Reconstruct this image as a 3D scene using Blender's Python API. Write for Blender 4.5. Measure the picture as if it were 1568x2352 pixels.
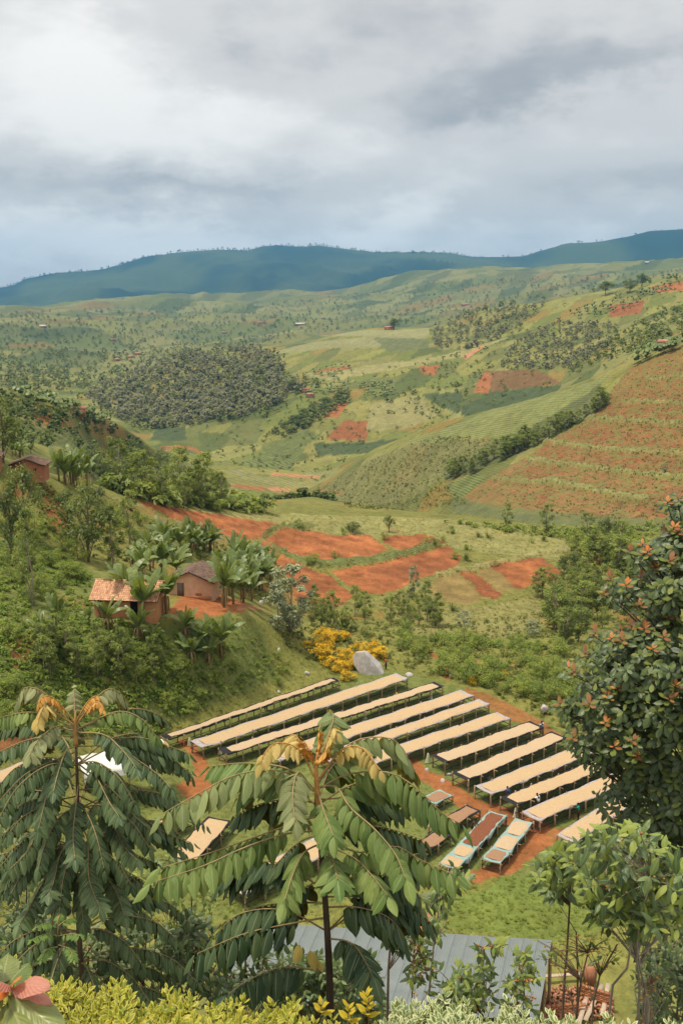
import bpy, bmesh, math, random
import numpy as np
from mathutils import Vector, Matrix, Euler

for _o in list(bpy.data.objects):
    bpy.data.objects.remove(_o)
SC = bpy.context.scene
COL = SC.collection
R = math.radians
rnd = random.Random(11)
rng = np.random.default_rng(11)

# ------------------------------------------------------------------ camera
# photo grid used for measuring: 1568 x 2352; 35 mm lens, camera tilted 12 degrees down
PW, PH, FL, PITCH = 1568.0, 2352.0, 35.0 / 36.0 * 2352.0, R(12.0)
cam_d = bpy.data.cameras.new('camera')
cam_d.sensor_fit = 'VERTICAL'; cam_d.sensor_height = 36.0; cam_d.lens = 35.0
cam_d.clip_start = 0.05; cam_d.clip_end = 60000
cam_d.dof.use_dof = False
cam = bpy.data.objects.new('camera', cam_d); COL.objects.link(cam)
cam.location = (0, 0, 0); cam.rotation_euler = (R(90) - PITCH, 0, 0)
SC.camera = cam
SP, CP = math.sin(PITCH), math.cos(PITCH)

def ray(px, py):
    u = (px - PW / 2) / FL; v = (PH / 2 - py) / FL
    return Vector((u, CP + v * SP, -SP + v * CP))
def at(px, py, d):
    r = ray(px, py); k = d / math.hypot(r.x, r.y)
    return r * k
def project_np(P):
    f = P[..., 1] * CP - P[..., 2] * SP
    up = P[..., 1] * SP + P[..., 2] * CP
    f = np.where(f < 1e-3, 1e-3, f)
    return PW / 2 + FL * P[..., 0] / f, PH / 2 - FL * up / f
def azel(px, py):
    r = ray(px, py); return math.atan2(r.x, r.y), math.atan2(r.z, math.hypot(r.x, r.y))

# ------------------------------------------------------------------ view
SC.view_settings.view_transform = 'Standard'
SC.view_settings.look = 'None'
SC.view_settings.gamma = 1.0
SC.view_settings.use_curve_mapping = False
SC.view_settings.exposure = 0.2
SC.cycles.use_denoising = True
try: SC.cycles.denoiser = 'OPENIMAGEDENOISE'
except Exception: pass
SC.cycles.max_bounces = 6; SC.cycles.diffuse_bounces = 3; SC.cycles.glossy_bounces = 2
SC.cycles.transmission_bounces = 4; SC.cycles.transparent_max_bounces = 6; SC.cycles.volume_bounces = 1
SC.cycles.sample_clamp_indirect = 4.0

# ------------------------------------------------------------------ world: cloudy sky
SUN_EL, SUN_AZ = R(72), R(-95)          # azimuth from +Y towards +X
W = bpy.data.worlds.new('World'); SC.world = W; W.use_nodes = True
def nd(nt, typ, **kw):
    n = nt.nodes.new(typ)
    for k, v in kw.items():
        if k.startswith('i_'):
            n.inputs[k[2:].replace('_', ' ')].default_value = v
        else:
            setattr(n, k, v)
    return n
def mth(nt, op, a, b=None, c=None, clamp=False):
    n = nt.nodes.new('ShaderNodeMath'); n.operation = op; n.use_clamp = clamp
    for i, v in enumerate((a, b, c)):
        if v is None: continue
        if isinstance(v, (int, float)): n.inputs[i].default_value = v
        else: nt.links.new(v, n.inputs[i])
    return n.outputs[0]
def build_world():
    nt = W.node_tree; nt.nodes.clear(); L = nt.links.new
    out = nd(nt, 'ShaderNodeOutputWorld')
    tc = nd(nt, 'ShaderNodeTexCoord')
    sx = nd(nt, 'ShaderNodeSeparateXYZ'); L(tc.outputs['Generated'], sx.inputs[0])
    X, Y, Z = sx.outputs
    az = mth(nt, 'ARCTAN2', X, Y); el = mth(nt, 'ARCSINE', Z)
    mp = nd(nt, 'ShaderNodeMapping'); L(tc.outputs['Generated'], mp.inputs[0]); mp.inputs['Scale'].default_value = (1, 1, 2.3)
    def noise(scale, det, rough, dist=0.0, off=0.0):
        m2 = nd(nt, 'ShaderNodeMapping'); L(mp.outputs[0], m2.inputs[0]); m2.inputs['Location'].default_value = (off, off * .7, off * .3)
        n = nd(nt, 'ShaderNodeTexNoise'); n.inputs['Scale'].default_value = scale; n.inputs['Detail'].default_value = det
        n.inputs['Roughness'].default_value = rough; n.inputs['Distortion'].default_value = dist
        L(m2.outputs[0], n.inputs['Vector']); return n.outputs['Fac']
    d1 = mth(nt, 'MULTIPLY', mth(nt, 'SUBTRACT', noise(9, 7, .6, 0, 3.1), .5), .17)
    d2 = mth(nt, 'MULTIPLY', mth(nt, 'SUBTRACT', noise(9, 7, .6, 0, 9.4), .5), .11)
    azd = mth(nt, 'ADD', az, d1); eld = mth(nt, 'ADD', el, d2)
    n1 = noise(5.5, 7, .52, .15, 1.7); n2 = noise(13, 6, .55, .1, 5.2)
    base = mth(nt, 'ADD', mth(nt, 'MULTIPLY', n1, .62), mth(nt, 'MULTIPLY', n2, .34))      # ~0.46 mean
    base = mth(nt, 'ADD', base, .07)
    # cloud masses of the view: (px, py, rx, ry, slope, gain)
    blobs = [(190, 170, 330, 150, .15, .22), (420, 300, 360, 110, .1, .26), (900, 320, 240, 70, .1, .18),
             (1050, 60, 560, 110, 0, -.18), (1080, 215, 400, 85, -.2, -.34), (1480, 140, 260, 45, -.15, -.14),
             (250, 425, 480, 50, .05, -.30), (620, 440, 220, 36, -.05, -.18), (1560, 440, 150, 120, 0, -.26),
             (1250, 380, 220, 60, .2, -.10), (380, 530, 300, 55, 0, .26), (100, 570, 320, 70, 0, .26), (950, 480, 170, 50, -.5, .24), (1400, 500, 150, 50, 0, .28), (1150, 560, 300, 40, 0, .16),
             (700, 520, 200, 30, 0, -.12), (1130, 510, 140, 60, 0, -.10), (1330, 320, 200, 70, 0, .08), (520, 30, 420, 60, 0, -.10)]
    val = base
    for (px, py, rx, ry, sl, g) in blobs:
        a0, e0 = azel(px, py)
        da = mth(nt, 'SUBTRACT', azd, a0); de = mth(nt, 'SUBTRACT', eld, e0)
        de = mth(nt, 'ADD', de, mth(nt, 'MULTIPLY', da, sl))
        q = mth(nt, 'ADD', mth(nt, 'POWER', mth(nt, 'ABSOLUTE', mth(nt, 'DIVIDE', da, rx / FL)), 2.0),
                mth(nt, 'POWER', mth(nt, 'ABSOLUTE', mth(nt, 'DIVIDE', de, ry / FL)), 2.0))
        e = mth(nt, 'EXPONENT', mth(nt, 'MULTIPLY', q, -1.0))
        val = mth(nt, 'ADD', val, mth(nt, 'MULTIPLY', e, g * .95))
    ramp = nd(nt, 'ShaderNodeValToRGB'); L(val, ramp.inputs[0])
    cr = ramp.color_ramp; cr.interpolation = 'EASE'
    cr.elements[0].position = .12; cr.elements[0].color = (.36, .36, .365, 1)
    cr.elements[1].position = .90; cr.elements[1].color = (.86, .83, .78, 1)
    e = cr.elements.new(.5); e.color = (.61, .59, .565, 1)
    sky = nd(nt, 'ShaderNodeTexSky'); sky.sky_type = 'NISHITA'; sky.sun_disc = False
    sky.sun_elevation = SUN_EL; sky.sun_rotation = SUN_AZ
    b1 = nd(nt, 'ShaderNodeBackground'); L(sky.outputs[0], b1.inputs[0]); b1.inputs[1].default_value = .08
    b2 = nd(nt, 'ShaderNodeBackground'); L(ramp.outputs[0], b2.inputs[0])
    # overcast sky: the cover brightens evenly from the horizon to the zenith
    st = mth(nt, 'ADD', mth(nt, 'MULTIPLY', mth(nt, 'MAXIMUM', Z, 0.0), .9), .92); L(st, b2.inputs[1])
    mx = nd(nt, 'ShaderNodeMixShader'); mx.inputs[0].default_value = .93
    L(b1.outputs[0], mx.inputs[1]); L(b2.outputs[0], mx.inputs[2]); L(mx.outputs[0], out.inputs[0])
build_world()
sl = bpy.data.lights.new('sun', 'SUN'); sl.energy = 3.3; sl.angle = R(10); sl.color = (1, .91, .75)
sun = bpy.data.objects.new('sun', sl); COL.objects.link(sun)
_sd = Vector((math.sin(SUN_AZ) * math.cos(SUN_EL), math.cos(SUN_AZ) * math.cos(SUN_EL), math.sin(SUN_EL)))
sun.rotation_euler = (-_sd).to_track_quat('-Z', 'Y').to_euler()
sun.location = _sd * 300

# ------------------------------------------------------------------ helpers
def tag(o, label=None, cat=None, group=None, kind=None):
    if label: o['label'] = label
    if cat: o['category'] = cat
    if group: o['group'] = group
    if kind: o['kind'] = kind
    return o
def link(name, mesh, parent=None, mat=None, loc=None, rot=None, scale=None):
    o = bpy.data.objects.new(name, mesh); COL.objects.link(o)
    if parent is not None: o.parent = parent
    if mat is not None and mesh is not None and not mesh.materials: mesh.materials.append(mat)
    if loc is not None: o.location = loc
    if rot is not None: o.rotation_euler = rot
    if scale is not None: o.scale = scale if hasattr(scale, '__len__') else (scale,) * 3
    return o
def empty(name, loc=(0, 0, 0), rz=0.0):
    o = bpy.data.objects.new(name, None); COL.objects.link(o)
    o.empty_display_size = .2; o.location = loc; o.rotation_euler = (0, 0, rz); return o
def copy_tree(o, parent=None):
    c = o.copy(); COL.objects.link(c); c.parent = parent
    for ch in o.children: copy_tree(ch, c)
    return c
def mesh_np(name, V, F, mat=None, smooth=False, attrs=None, cols=None, uv=None):
    """V (n,3); F (m,k) all of one size, or a list of such arrays"""
    V = np.asarray(V, dtype=np.float32)
    Fs = F if isinstance(F, list) else [F]
    Fs = [np.asarray(f, dtype=np.int32) for f in Fs if len(f)]
    me = bpy.data.meshes.new(name)
    me.vertices.add(len(V)); me.vertices.foreach_set('co', V.ravel())
    tot = np.concatenate([np.full(len(f), f.shape[1], np.int32) for f in Fs])
    idx = np.concatenate([f.ravel() for f in Fs])
    me.loops.add(len(idx)); me.loops.foreach_set('vertex_index', idx)
    me.polygons.add(len(tot))
    start = np.concatenate([[0], np.cumsum(tot)[:-1]]).astype(np.int32)
    me.polygons.foreach_set('loop_start', start); me.polygons.foreach_set('loop_total', tot)
    if smooth: me.polygons.foreach_set('use_smooth', np.ones(len(tot), dtype=bool))
    for k, a in (attrs or {}).items():
        at_ = me.attributes.new(k, 'FLOAT', 'POINT'); at_.data.foreach_set('value', np.asarray(a, np.float32).ravel())
    for k, a in (cols or {}).items():
        at_ = me.attributes.new(k, 'FLOAT_COLOR', 'POINT')
        a = np.asarray(a, np.float32)
        if a.shape[1] == 3: a = np.hstack([a, np.ones((len(a), 1), np.float32)])
        at_.data.foreach_set('color', a.ravel())
    if uv is not None:
        l = me.uv_layers.new(name='uv'); l.data.foreach_set('uv', np.asarray(uv, np.float32)[idx].ravel())
    me.update(calc_edges=True)
    if mat is not None: me.materials.append(mat)
    return me

class MB:
    """collects quads / tris of simple solids into one mesh"""
    def __init__(s): s.V = []; s.F3 = []; s.F4 = []; s.n = 0; s.A = []
    def add(s, V, F4=(), F3=(), a=0.5):
        s.V.append(np.asarray(V, float)); k = len(V)
        if len(F4): s.F4.append(np.asarray(F4, int) + s.n)
        if len(F3): s.F3.append(np.asarray(F3, int) + s.n)
        s.A.append(np.full(k, a) if np.isscalar(a) else np.asarray(a, float)); s.n += k
    def box(s, c, sz, M=None, a=.5):
        h = np.array(sz) / 2; v = np.array([[x, y, z] for x in (-1, 1) for y in (-1, 1) for z in (-1, 1)]) * h
        if M is not None: v = v @ np.array(M.to_3x3()).T
        s.add(v + np.array(c), [[0, 1, 3, 2], [4, 6, 7, 5], [0, 4, 5, 1], [2, 3, 7, 6], [0, 2, 6, 4], [1, 5, 7, 3]], a=a)
    def tube(s, pts, rad, n=6, cap=True, a=.5):
        pts = [np.array(p, float) for p in pts]; m = len(pts)
        rad = [rad] * m if np.isscalar(rad) else rad
        V = []; ref = None
        for i in range(m):
            t = pts[min(i + 1, m - 1)] - pts[max(i - 1, 0)]; t /= (np.linalg.norm(t) + 1e-9)
            if ref is None: ref = np.array([1., 0, 0]) if abs(t[0]) < .8 else np.array([0, 1., 0])
            u = np.cross(t, ref); u /= (np.linalg.norm(u) + 1e-9); w = np.cross(t, u); ref = np.cross(u, t)
            for k in range(n):
                an = 2 * math.pi * k / n
                V.append(pts[i] + rad[i] * (math.cos(an) * u + math.sin(an) * w))
        F = [[i * n + k, i * n + (k + 1) % n, (i + 1) * n + (k + 1) % n, (i + 1) * n + k] for i in range(m - 1) for k in range(n)]
        F3 = []
        if cap:
            V.append(pts[0]); V.append(pts[-1]); c0, c1 = m * n, m * n + 1
            F3 = [[c0, (k + 1) % n, k] for k in range(n)] + [[c1, (m - 1) * n + k, (m - 1) * n + (k + 1) % n] for k in range(n)]
        s.add(V, F, F3, a=a)
    def grid(s, P, a=.5):
        """P (r,c,3) sheet"""
        P = np.asarray(P, float); r, c = P.shape[:2]
        i, j = np.meshgrid(np.arange(r - 1), np.arange(c - 1), indexing='ij')
        k = (i * c + j).ravel()
        s.add(P.reshape(-1, 3), np.stack([k, k + 1, k + c + 1, k + c], 1), a=a)
    def mesh(s, name, mat=None, smooth=False):
        F = []
        if s.F4: F.append(np.concatenate(s.F4))
        if s.F3: F.append(np.concatenate(s.F3))
        return mesh_np(name, np.concatenate(s.V), F, mat, smooth, attrs={'v': np.concatenate(s.A)})
    def build(s, name, mat=None, parent=None, smooth=False, loc=None):
        return link(name, s.mesh(name, mat, smooth), parent, loc=loc)

# value noise
_perm = np.random.default_rng(5).random((256, 256)).astype(np.float32)
def vnoise(x, y):
    xi = np.floor(x).astype(int); yi = np.floor(y).astype(int); fx = x - xi; fy = y - yi
    fx = fx * fx * (3 - 2 * fx); fy = fy * fy * (3 - 2 * fy)
    a = _perm[xi & 255, yi & 255]; b = _perm[(xi + 1) & 255, yi & 255]; c = _perm[xi & 255, (yi + 1) & 255]; d = _perm[(xi + 1) & 255, (yi + 1) & 255]
    return (a * (1 - fx) + b * fx) * (1 - fy) + (c * (1 - fx) + d * fx) * fy
def fbm(x, y, o=4):
    v = 0; a = .5; t = 0
    for k in range(o):
        v = v + a * vnoise(x * 2 ** k + 17.3 * k, y * 2 ** k + 9.1 * k); t += a; a *= .5
    return v / t - .5
def in_poly(x, y, poly):
    poly = np.asarray(poly, float); inside = np.zeros(x.shape, bool); n = len(poly); j = n - 1
    for i in range(n):
        xi, yi = poly[i]; xj, yj = poly[j]
        c = ((yi > y) != (yj > y)) & (x < (xj - xi) * (y - yi) / (yj - yi + 1e-12) + xi)
        inside ^= c; j = i
    return inside
def sample_poly(poly, n, rs):
    p = np.asarray(poly, float); lo = p.min(0); hi = p.max(0); out = []
    while len(out) < n:
        q = lo + rs.random((n * 3, 2)) * (hi - lo); m = in_poly(q[:, 0], q[:, 1], p); out += q[m].tolist()
    return out[:n]
def spline(pts, n):
    """Catmull-Rom through pts -> n points"""
    P = np.array([list(p) for p in pts], float); m = len(P)
    if m == 2:
        t = np.linspace(0, 1, n)[:, None]; return P[0] * (1 - t) + P[1] * t
    E = np.vstack([2 * P[0] - P[1], P, 2 * P[-1] - P[-2]])
    seg = np.linalg.norm(np.diff(P, axis=0), axis=1); cum = np.concatenate([[0], np.cumsum(seg)]); L = cum[-1]
    out = []
    for s in np.linspace(0, L, n):
        k = min(max(int(np.searchsorted(cum, s, 'right')) - 1, 0), m - 2); t = (s - cum[k]) / (seg[k] + 1e-9)
        a, b, c, d = E[k], E[k + 1], E[k + 2], E[k + 3]
        out.append(.5 * (2 * b + (c - a) * t + (2 * a - 5 * b + 4 * c - d) * t * t + (3 * b - a - 3 * c + d) * t ** 3))
    return np.array(out)
# ------------------------------------------------------------------ terrain: one heightfield sheet on a polar grid
# break lines of the land, near to far: (px, py, distance) or (px, py, distance, height)
NEAR = [(0.35, -1.66), (1.4, -2.2), (2.6, -3.3), (5, -5.9), (7, -8.1), (10, -11.2), (20, -22.5), (32, -35.5), (40, -42.3), (47, -44.0)]
LINES = [
 [(-150, 1700, 70, -37.), (0, 1690, 72, -38.5), (200, 1700, 76, -42), (330, 1760, 80, -44), (700, 1700, 80, -44), (1290, 1700, 80, -44.2), (1720, 1700, 80, -44.6)],
 [(-150, 1620, 84, -35), (0, 1640, 86, -36.5), (200, 1680, 90, -40.5), (380, 1700, 95, -44), (700, 1600, 106, -44), (1000, 1560, 112, -44), (1290, 1660, 101, -44.4), (1720, 1690, 100, -45.5)],
 [(-150, 1430, 98), (0, 1440, 100), (200, 1440, 104), (420, 1405, 108), (560, 1412, 112), (700, 1465, 121), (900, 1475, 126), (1100, 1480, 129), (1300, 1510, 126), (1568, 1500, 130), (1720, 1500, 132)],
 [(-150, 1235, 122), (0, 1250, 125), (300, 1290, 135), (500, 1340, 143), (650, 1402, 150), (800, 1402, 154), (1000, 1425, 156), (1200, 1410, 162), (1400, 1405, 168), (1568, 1400, 175), (1720, 1400, 178)],
 [(-150, 1110, 138), (0, 1130, 140), (200, 1185, 150), (400, 1235, 165), (640, 1290, 180), (900, 1300, 185), (1200, 1310, 190), (1400, 1310, 200), (1568, 1300, 210), (1720, 1300, 212)],
 [(-150, 1030, 150), (0, 1055, 150), (120, 1100, 155), (250, 1140, 165), (350, 1160, 180), (480, 1175, 200), (640, 1185, 215), (850, 1190, 225), (1000, 1195, 228), (1150, 1205, 228), (1300, 1225, 230), (1400, 1245, 233), (1568, 1250, 240), (1720, 1250, 240)],
 [(-150, 1000, 215, -44), (0, 1000, 230, -52), (300, 1000, 330, -88), (480, 1000, 420, -112), (640, 1000, 520, -123), (720, 1000, 535, -121), (850, 1000, 430, -103), (1000, 1000, 345, -86), (1150, 1000, 285, -68.5), (1300, 1000, 262, -61.5), (1568, 1000, 255, -60), (1720, 1000, 252, -60)],
 [(-150, 1020, 280), (0, 1030, 290), (150, 1060, 360), (300, 1095, 480), (420, 1120, 600), (560, 1150, 612), (640, 1141, 630), (720, 1131, 628), (850, 1165, 500), (1000, 1185, 400), (1150, 1195, 320), (1300, 1195, 290), (1568, 1200, 270), (1720, 1200, 262)],
 [(-150, 955, 370), (0, 970, 380), (150, 1000, 440), (300, 1060, 560), (420, 1083, 700), (560, 1103, 690), (640, 1108, 688), (720, 1128, 636), (850, 1110, 545), (1000, 1085, 470), (1150, 1070, 420), (1300, 1045, 395), (1430, 1020, 380), (1568, 1000, 370), (1720, 980, 360)],
 [(-150, 885, 480), (0, 900, 480), (150, 925, 500), (280, 985, 560), (350, 1030, 640), (430, 1062, 780), (560, 1078, 740), (640, 1089, 720), (720, 1124, 642), (850, 1052, 590), (1000, 984, 540), (1150, 943, 520), (1300, 893, 500), (1430, 840, 480), (1568, 785, 470), (1720, 725, 460)],
 [(-150, 900, 640, -86), (0, 900, 650, -92), (150, 900, 700, -108), (280, 900, 790, -124), (350, 900, 840, -129), (430, 1043, 860), (560, 1054, 820), (640, 1066, 790), (720, 900, 800, -128), (850, 900, 800, -119), (1000, 900, 780, -106), (1150, 900, 760, -93), (1300, 900, 720, -76), (1430, 900, 690, -60), (1568, 900, 660, -45), (1720, 900, 640, -30)],
 [(-150, 900, 1000, -118), (0, 900, 1000, -122), (200, 940, 1050), (330, 990, 1000), (430, 985, 980), (560, 990, 930), (700, 970, 900), (850, 960, 900), (1000, 930, 900), (1150, 900, 880), (1300, 860, 860), (1430, 815, 830), (1568, 775, 800), (1720, 730, 780)],
 [(-150, 860, 1400), (0, 865, 1400), (200, 900, 1300), (300, 862, 1350), (420, 818, 1400), (560, 803, 1400), (700, 787, 1400), (790, 765, 1400), (860, 753, 1400), (980, 753, 1350), (1100, 790, 1150), (1250, 780, 1080), (1400, 757, 1020), (1568, 715, 960), (1720, 680, 930)],
 [(-150, 835, 1800), (0, 835, 1800), (200, 850, 1800), (420, 830, 1800, -112), (560, 830, 1800, -104), (700, 830, 1800, -95), (850, 830, 1750, -72), (1000, 748, 1500), (1100, 712, 1450), (1250, 690, 1350), (1400, 665, 1300), (1568, 632, 1300), (1720, 600, 1300)],
 [(-150, 800, 2350), (0, 800, 2350), (200, 802, 2350), (420, 795, 2350), (560, 790, 2350, -98), (700, 790, 2300, -96), (850, 790, 2250, -92), (1000, 790, 2150, -80), (1250, 790, 2000, -45), (1568, 790, 1900, -5), (1720, 790, 1900, 10)],
 [(-150, 733, 3300), (0, 733, 3300), (200, 737, 3300), (420, 737, 3300), (700, 746, 3300), (900, 738, 3300), (1000, 727, 3300), (1100, 712, 3300), (1250, 685, 3300), (1568, 645, 3300), (1720, 625, 3300)],
 [(-150, 718, 4600), (0, 715, 4600), (200, 702, 4700), (420, 687, 4800), (600, 679, 4800), (800, 666, 5000), (900, 640, 5000), (950, 631, 5000), (1100, 626, 5000), (1300, 621, 5000), (1568, 607, 5000), (1720, 595, 5000)],
 [(-150, 700, 5600, -70), (0, 700, 5600, -70), (200, 700, 5600, -50), (420, 700, 5600, -20), (600, 700, 5600, 0), (800, 700, 5700, 20), (950, 640, 5700, 100), (1100, 640, 5700, 110), (1300, 640, 5700, 130), (1568, 620, 5700, 170), (1720, 620, 5700, 190)],
 [(-150, 680, 7200), (0, 680, 7200), (200, 662, 7200), (330, 640, 7200), (500, 628, 7200), (640, 618, 7200), (800, 622, 7200), (950, 607, 7200), (1100, 610, 7200), (1200, 606, 7000), (1300, 595, 6800), (1440, 575, 6700), (1568, 562, 6700), (1720, 550, 6700)],
 [(-150, 690, 8600), (-60, 680, 8600), (0, 661, 8600), (35, 655, 8600), (60, 641, 8600), (130, 628, 8600), (230, 621, 8600), (330, 592, 8600), (420, 578, 8600), (500, 572, 8600), (570, 575, 8600), (600, 567, 8600), (640, 565, 8600), (700, 568, 8600), (730, 563, 8600), (770, 570, 8600), (860, 581, 8600), (940, 579, 8600), (1040, 582, 8600), (1080, 590, 8600), (1200, 590, 8400), (1240, 578, 8200), (1300, 561, 8000), (1380, 557, 8000), (1440, 546, 8000), (1490, 531, 8000), (1568, 527, 8000), (1720, 512, 8000)],
 [(-150, 690, 10600, 100), (1720, 690, 10600, 200)]]

AZ_IN = np.radians(np.linspace(-21.5, 21.5, 540))
AZ = np.concatenate([np.radians(np.linspace(-88, -21.9, 40)), AZ_IN, np.radians(np.linspace(21.9, 88, 40))])
DR = np.concatenate([np.geomspace(.35, 46, 60, endpoint=False), np.geomspace(46, 260, 350, endpoint=False), np.geomspace(260, 1500, 250, endpoint=False),
                     np.geomspace(1500, 9000, 200, endpoint=False), np.geomspace(9000, 10600, 6)])

def build_height():
    K = len(NEAR) + len(LINES); M = len(AZ)
    D = np.zeros((K, M)); Z = np.zeros((K, M))
    for i, (d, z) in enumerate(NEAR): D[i] = d; Z[i] = z
    ker = np.exp(-np.linspace(-2, 2, 19) ** 2); ker /= ker.sum()
    ker2 = np.exp(-np.linspace(-2, 2, 7) ** 2); ker2 /= ker2.sum()
    for i, ln in enumerate(LINES):
        a = []; dd = []; zz = []
        for e in ln:
            p = at(e[0], e[1], e[2]); a.append(math.atan2(p.x, p.y)); dd.append(e[2]); zz.append(p.z if len(e) == 3 else e[3])
        o = np.argsort(a); a = np.array(a)[o]; dd = np.array(dd)[o]; zz = np.array(zz)[o]
        d_ = np.interp(AZ, a, dd); z_ = np.interp(AZ, a, zz)
        k = ker2 if i == 19 else ker
        h = len(k) // 2
        d_ = np.convolve(np.pad(d_, h, 'edge'), k, 'valid'); z_ = np.convolve(np.pad(z_, h, 'edge'), k, 'valid')
        D[len(NEAR) + i] = d_; Z[len(NEAR) + i] = z_
    for i in range(1, K): D[i] = np.maximum(D[i], D[i - 1] * 1.012 + .2)
    H = np.zeros((len(DR), M))
    h = np.diff(D, axis=0); dl = np.diff(Z, axis=0) / h
    m = np.zeros_like(Z); m[0] = dl[0]; m[-1] = dl[-1]
    w1 = 2 * h[1:] + h[:-1]; w2 = h[1:] + 2 * h[:-1]
    same = dl[:-1] * dl[1:] > 0
    m[1:-1] = np.where(same, (w1 + w2) / (w1 / np.where(dl[:-1] == 0, 1e-9, dl[:-1]) + w2 / np.where(dl[1:] == 0, 1e-9, dl[1:])), 0)
    cols = np.arange(M)
    for r, d in enumerate(DR):
        k = np.clip((D <= d).sum(0) - 1, 0, K - 2)
        hh = h[k, cols]; t = np.clip((d - D[k, cols]) / hh, 0, 1)
        z0, z1, m0, m1 = Z[k, cols], Z[k + 1, cols], m[k, cols], m[k + 1, cols]
        H[r] = (2 * t ** 3 - 3 * t ** 2 + 1) * z0 + (t ** 3 - 2 * t ** 2 + t) * hh * m0 + (-2 * t ** 3 + 3 * t ** 2) * z1 + (t ** 3 - t ** 2) * hh * m1
    return H
H = build_height()
GA, GD = np.meshgrid(AZ, DR)
GX, GY = GD * np.sin(GA), GD * np.cos(GA)
# natural relief
H += np.clip((GD - 20) / 60, 0, 1) * (fbm(GX / 9, GY / 9, 3) * .5 + fbm(GX / 2.2, GY / 2.2, 2) * .12) * np.clip(1.6 - GD / 500, .15, 1)
_plat = np.exp(-((GD - 92) / 34) ** 4)
H += np.clip((GD - 120) / 200, 0, 1) * np.clip((1300 - GD) / 400, 0, 1) * fbm(GX / 60, GY / 60, 4) * 5.5
_far = np.clip((GD - 1500) / 900, 0, 1) * np.clip((5600 - GD) / 800, 0, 1)
H += _far * ((1 - 2.4 * np.abs(fbm(GX / 620, GY / 620, 4))) * 75 - 48 + fbm(GX / 170 + 5, GY / 170, 3) * 30)
_mt = np.clip((GD - 5600) / 900, 0, 1) * np.clip((7750 - GD) / 700, 0.06, 1)
_rg = 1 - 2 * np.abs(fbm(GX / 800 + .3 * GY / 800, GY / 1700, 4)) * 1.6
H += _mt * (_rg - .75) * 220
H += np.clip((GD - 7500) / 600, 0, 1) * fbm(GX / 60, GY / 900, 3) * 9

def ground_z(x, y):
    a = math.atan2(x, y); d = math.hypot(x, y)
    i = int(np.clip(np.searchsorted(AZ, a) - 1, 0, len(AZ) - 2)); j = int(np.clip(np.searchsorted(DR, d) - 1, 0, len(DR) - 2))
    s = min(max((a - AZ[i]) / (AZ[i + 1] - AZ[i]), 0), 1); t = min(max((d - DR[j]) / (DR[j + 1] - DR[j]), 0), 1)
    return float((H[j, i] * (1 - s) + H[j, i + 1] * s) * (1 - t) + (H[j + 1, i] * (1 - s) + H[j + 1, i + 1] * s) * t)
def hit(px, py, h=0.0, dmin=30.0):
    """where the ray through a photo point meets the land (raised by h)"""
    r = ray(px, py); a = math.atan2(r.x, r.y); sl = r.z / math.hypot(r.x, r.y)
    i = int(np.clip(np.searchsorted(AZ, a) - 1, 0, len(AZ) - 2)); s = (a - AZ[i]) / (AZ[i + 1] - AZ[i])
    col = H[:, i] * (1 - s) + H[:, i + 1] * s + h
    f = DR * sl - col
    j = np.nonzero((f <= 0) & (DR > dmin))[0]
    if len(j) == 0: return None
    j = j[0]
    if j > 0 and f[j - 1] > 0:
        t = f[j - 1] / (f[j - 1] - f[j]); d = DR[j - 1] + t * (DR[j] - DR[j - 1])
    else: d = DR[j]
    return Vector((d * math.sin(a), d * math.cos(a), d * sl - h))
PX, PY = project_np(np.stack([GX, GY, H], -1))
_run = np.minimum.accumulate(np.where(GD < 30, 9e9, PY), axis=0)
VIS = PY <= _run + 2.0

# ---- land cover, as colours of the ground itself
def lin(r, g, b):
    f = lambda c: ((c / 255 + .055) / 1.055) ** 2.4 if c > 10 else c / 255 / 12.92
    return np.array([f(r), f(g), f(b)])
SOIL = np.array([.31, .112, .040]); SOIL_D = np.array([.21, .075, .030]); SOIL_L = np.array([.42, .19, .095])
GRASS = np.array([.185, .18, .062]); GRASS_D = np.array([.10, .118, .038]); GRASS_Y = np.array([.26, .235, .09]); TEA = np.array([.13, .15, .046]); TEA_D = np.array([.075, .10, .038])
BRUSH = np.array([.105, .115, .046]); PALE = np.array([.22, .21, .09]); WOOD = np.array([.038, .056, .036])
C = np.zeros(H.shape + (3,)); ROWS = np.zeros(H.shape); TERR = np.zeros(H.shape)
n1 = fbm(GX / 14, GY / 14, 4)[..., None]; n2 = fbm(GX / 3.1 + 40, GY / 3.1, 3)[..., None]; n3 = fbm(GX / 90, GY / 90, 3)[..., None]
C[:] = GRASS * (1 + .5 * n3) + (GRASS_Y - GRASS) * np.clip(n1 * 2.2 + .15, 0, 1) * .5
C += (GRASS_D - C) * np.clip(n2 * 2.5 + .3, 0, 1) * .5
_bare = np.clip((fbm(GX / 6 + 9, GY / 6, 4)[..., None] - .17) * 9, 0, 1) * np.clip((GD - 84) / 10, 0, 1)[..., None]
C += (SOIL - C) * _bare * .6
def cells(x, y, sx, sy, seed):
    """small-holding patchwork: jittered cell id per point -> random number, and distance to the border"""
    u, v = x / sx, y / sy; iu, iv = np.floor(u).astype(int), np.floor(v).astype(int)
    b1 = np.full(x.shape, 9.); b2 = np.full(x.shape, 9.); idv = np.zeros(x.shape)
    for a in (-1, 0, 1):
        for b in (-1, 0, 1):
            ci, cj = iu + a, iv + b
            jx = _perm[(ci * 7 + seed) & 255, (cj * 3) & 255]; jy = _perm[(ci * 5) & 255, (cj * 11 + seed) & 255]
            dd = np.maximum(np.abs(ci + .2 + .6 * jx - u), np.abs(cj + .2 + .6 * jy - v))
            m = dd < b1
            b2 = np.where(m, b1, np.minimum(b2, dd)); idv = np.where(m, _perm[(ci + seed) & 255, (cj * 13) & 255], idv); b1 = np.where(m, dd, b1)
    return idv, b2 - b1
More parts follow.
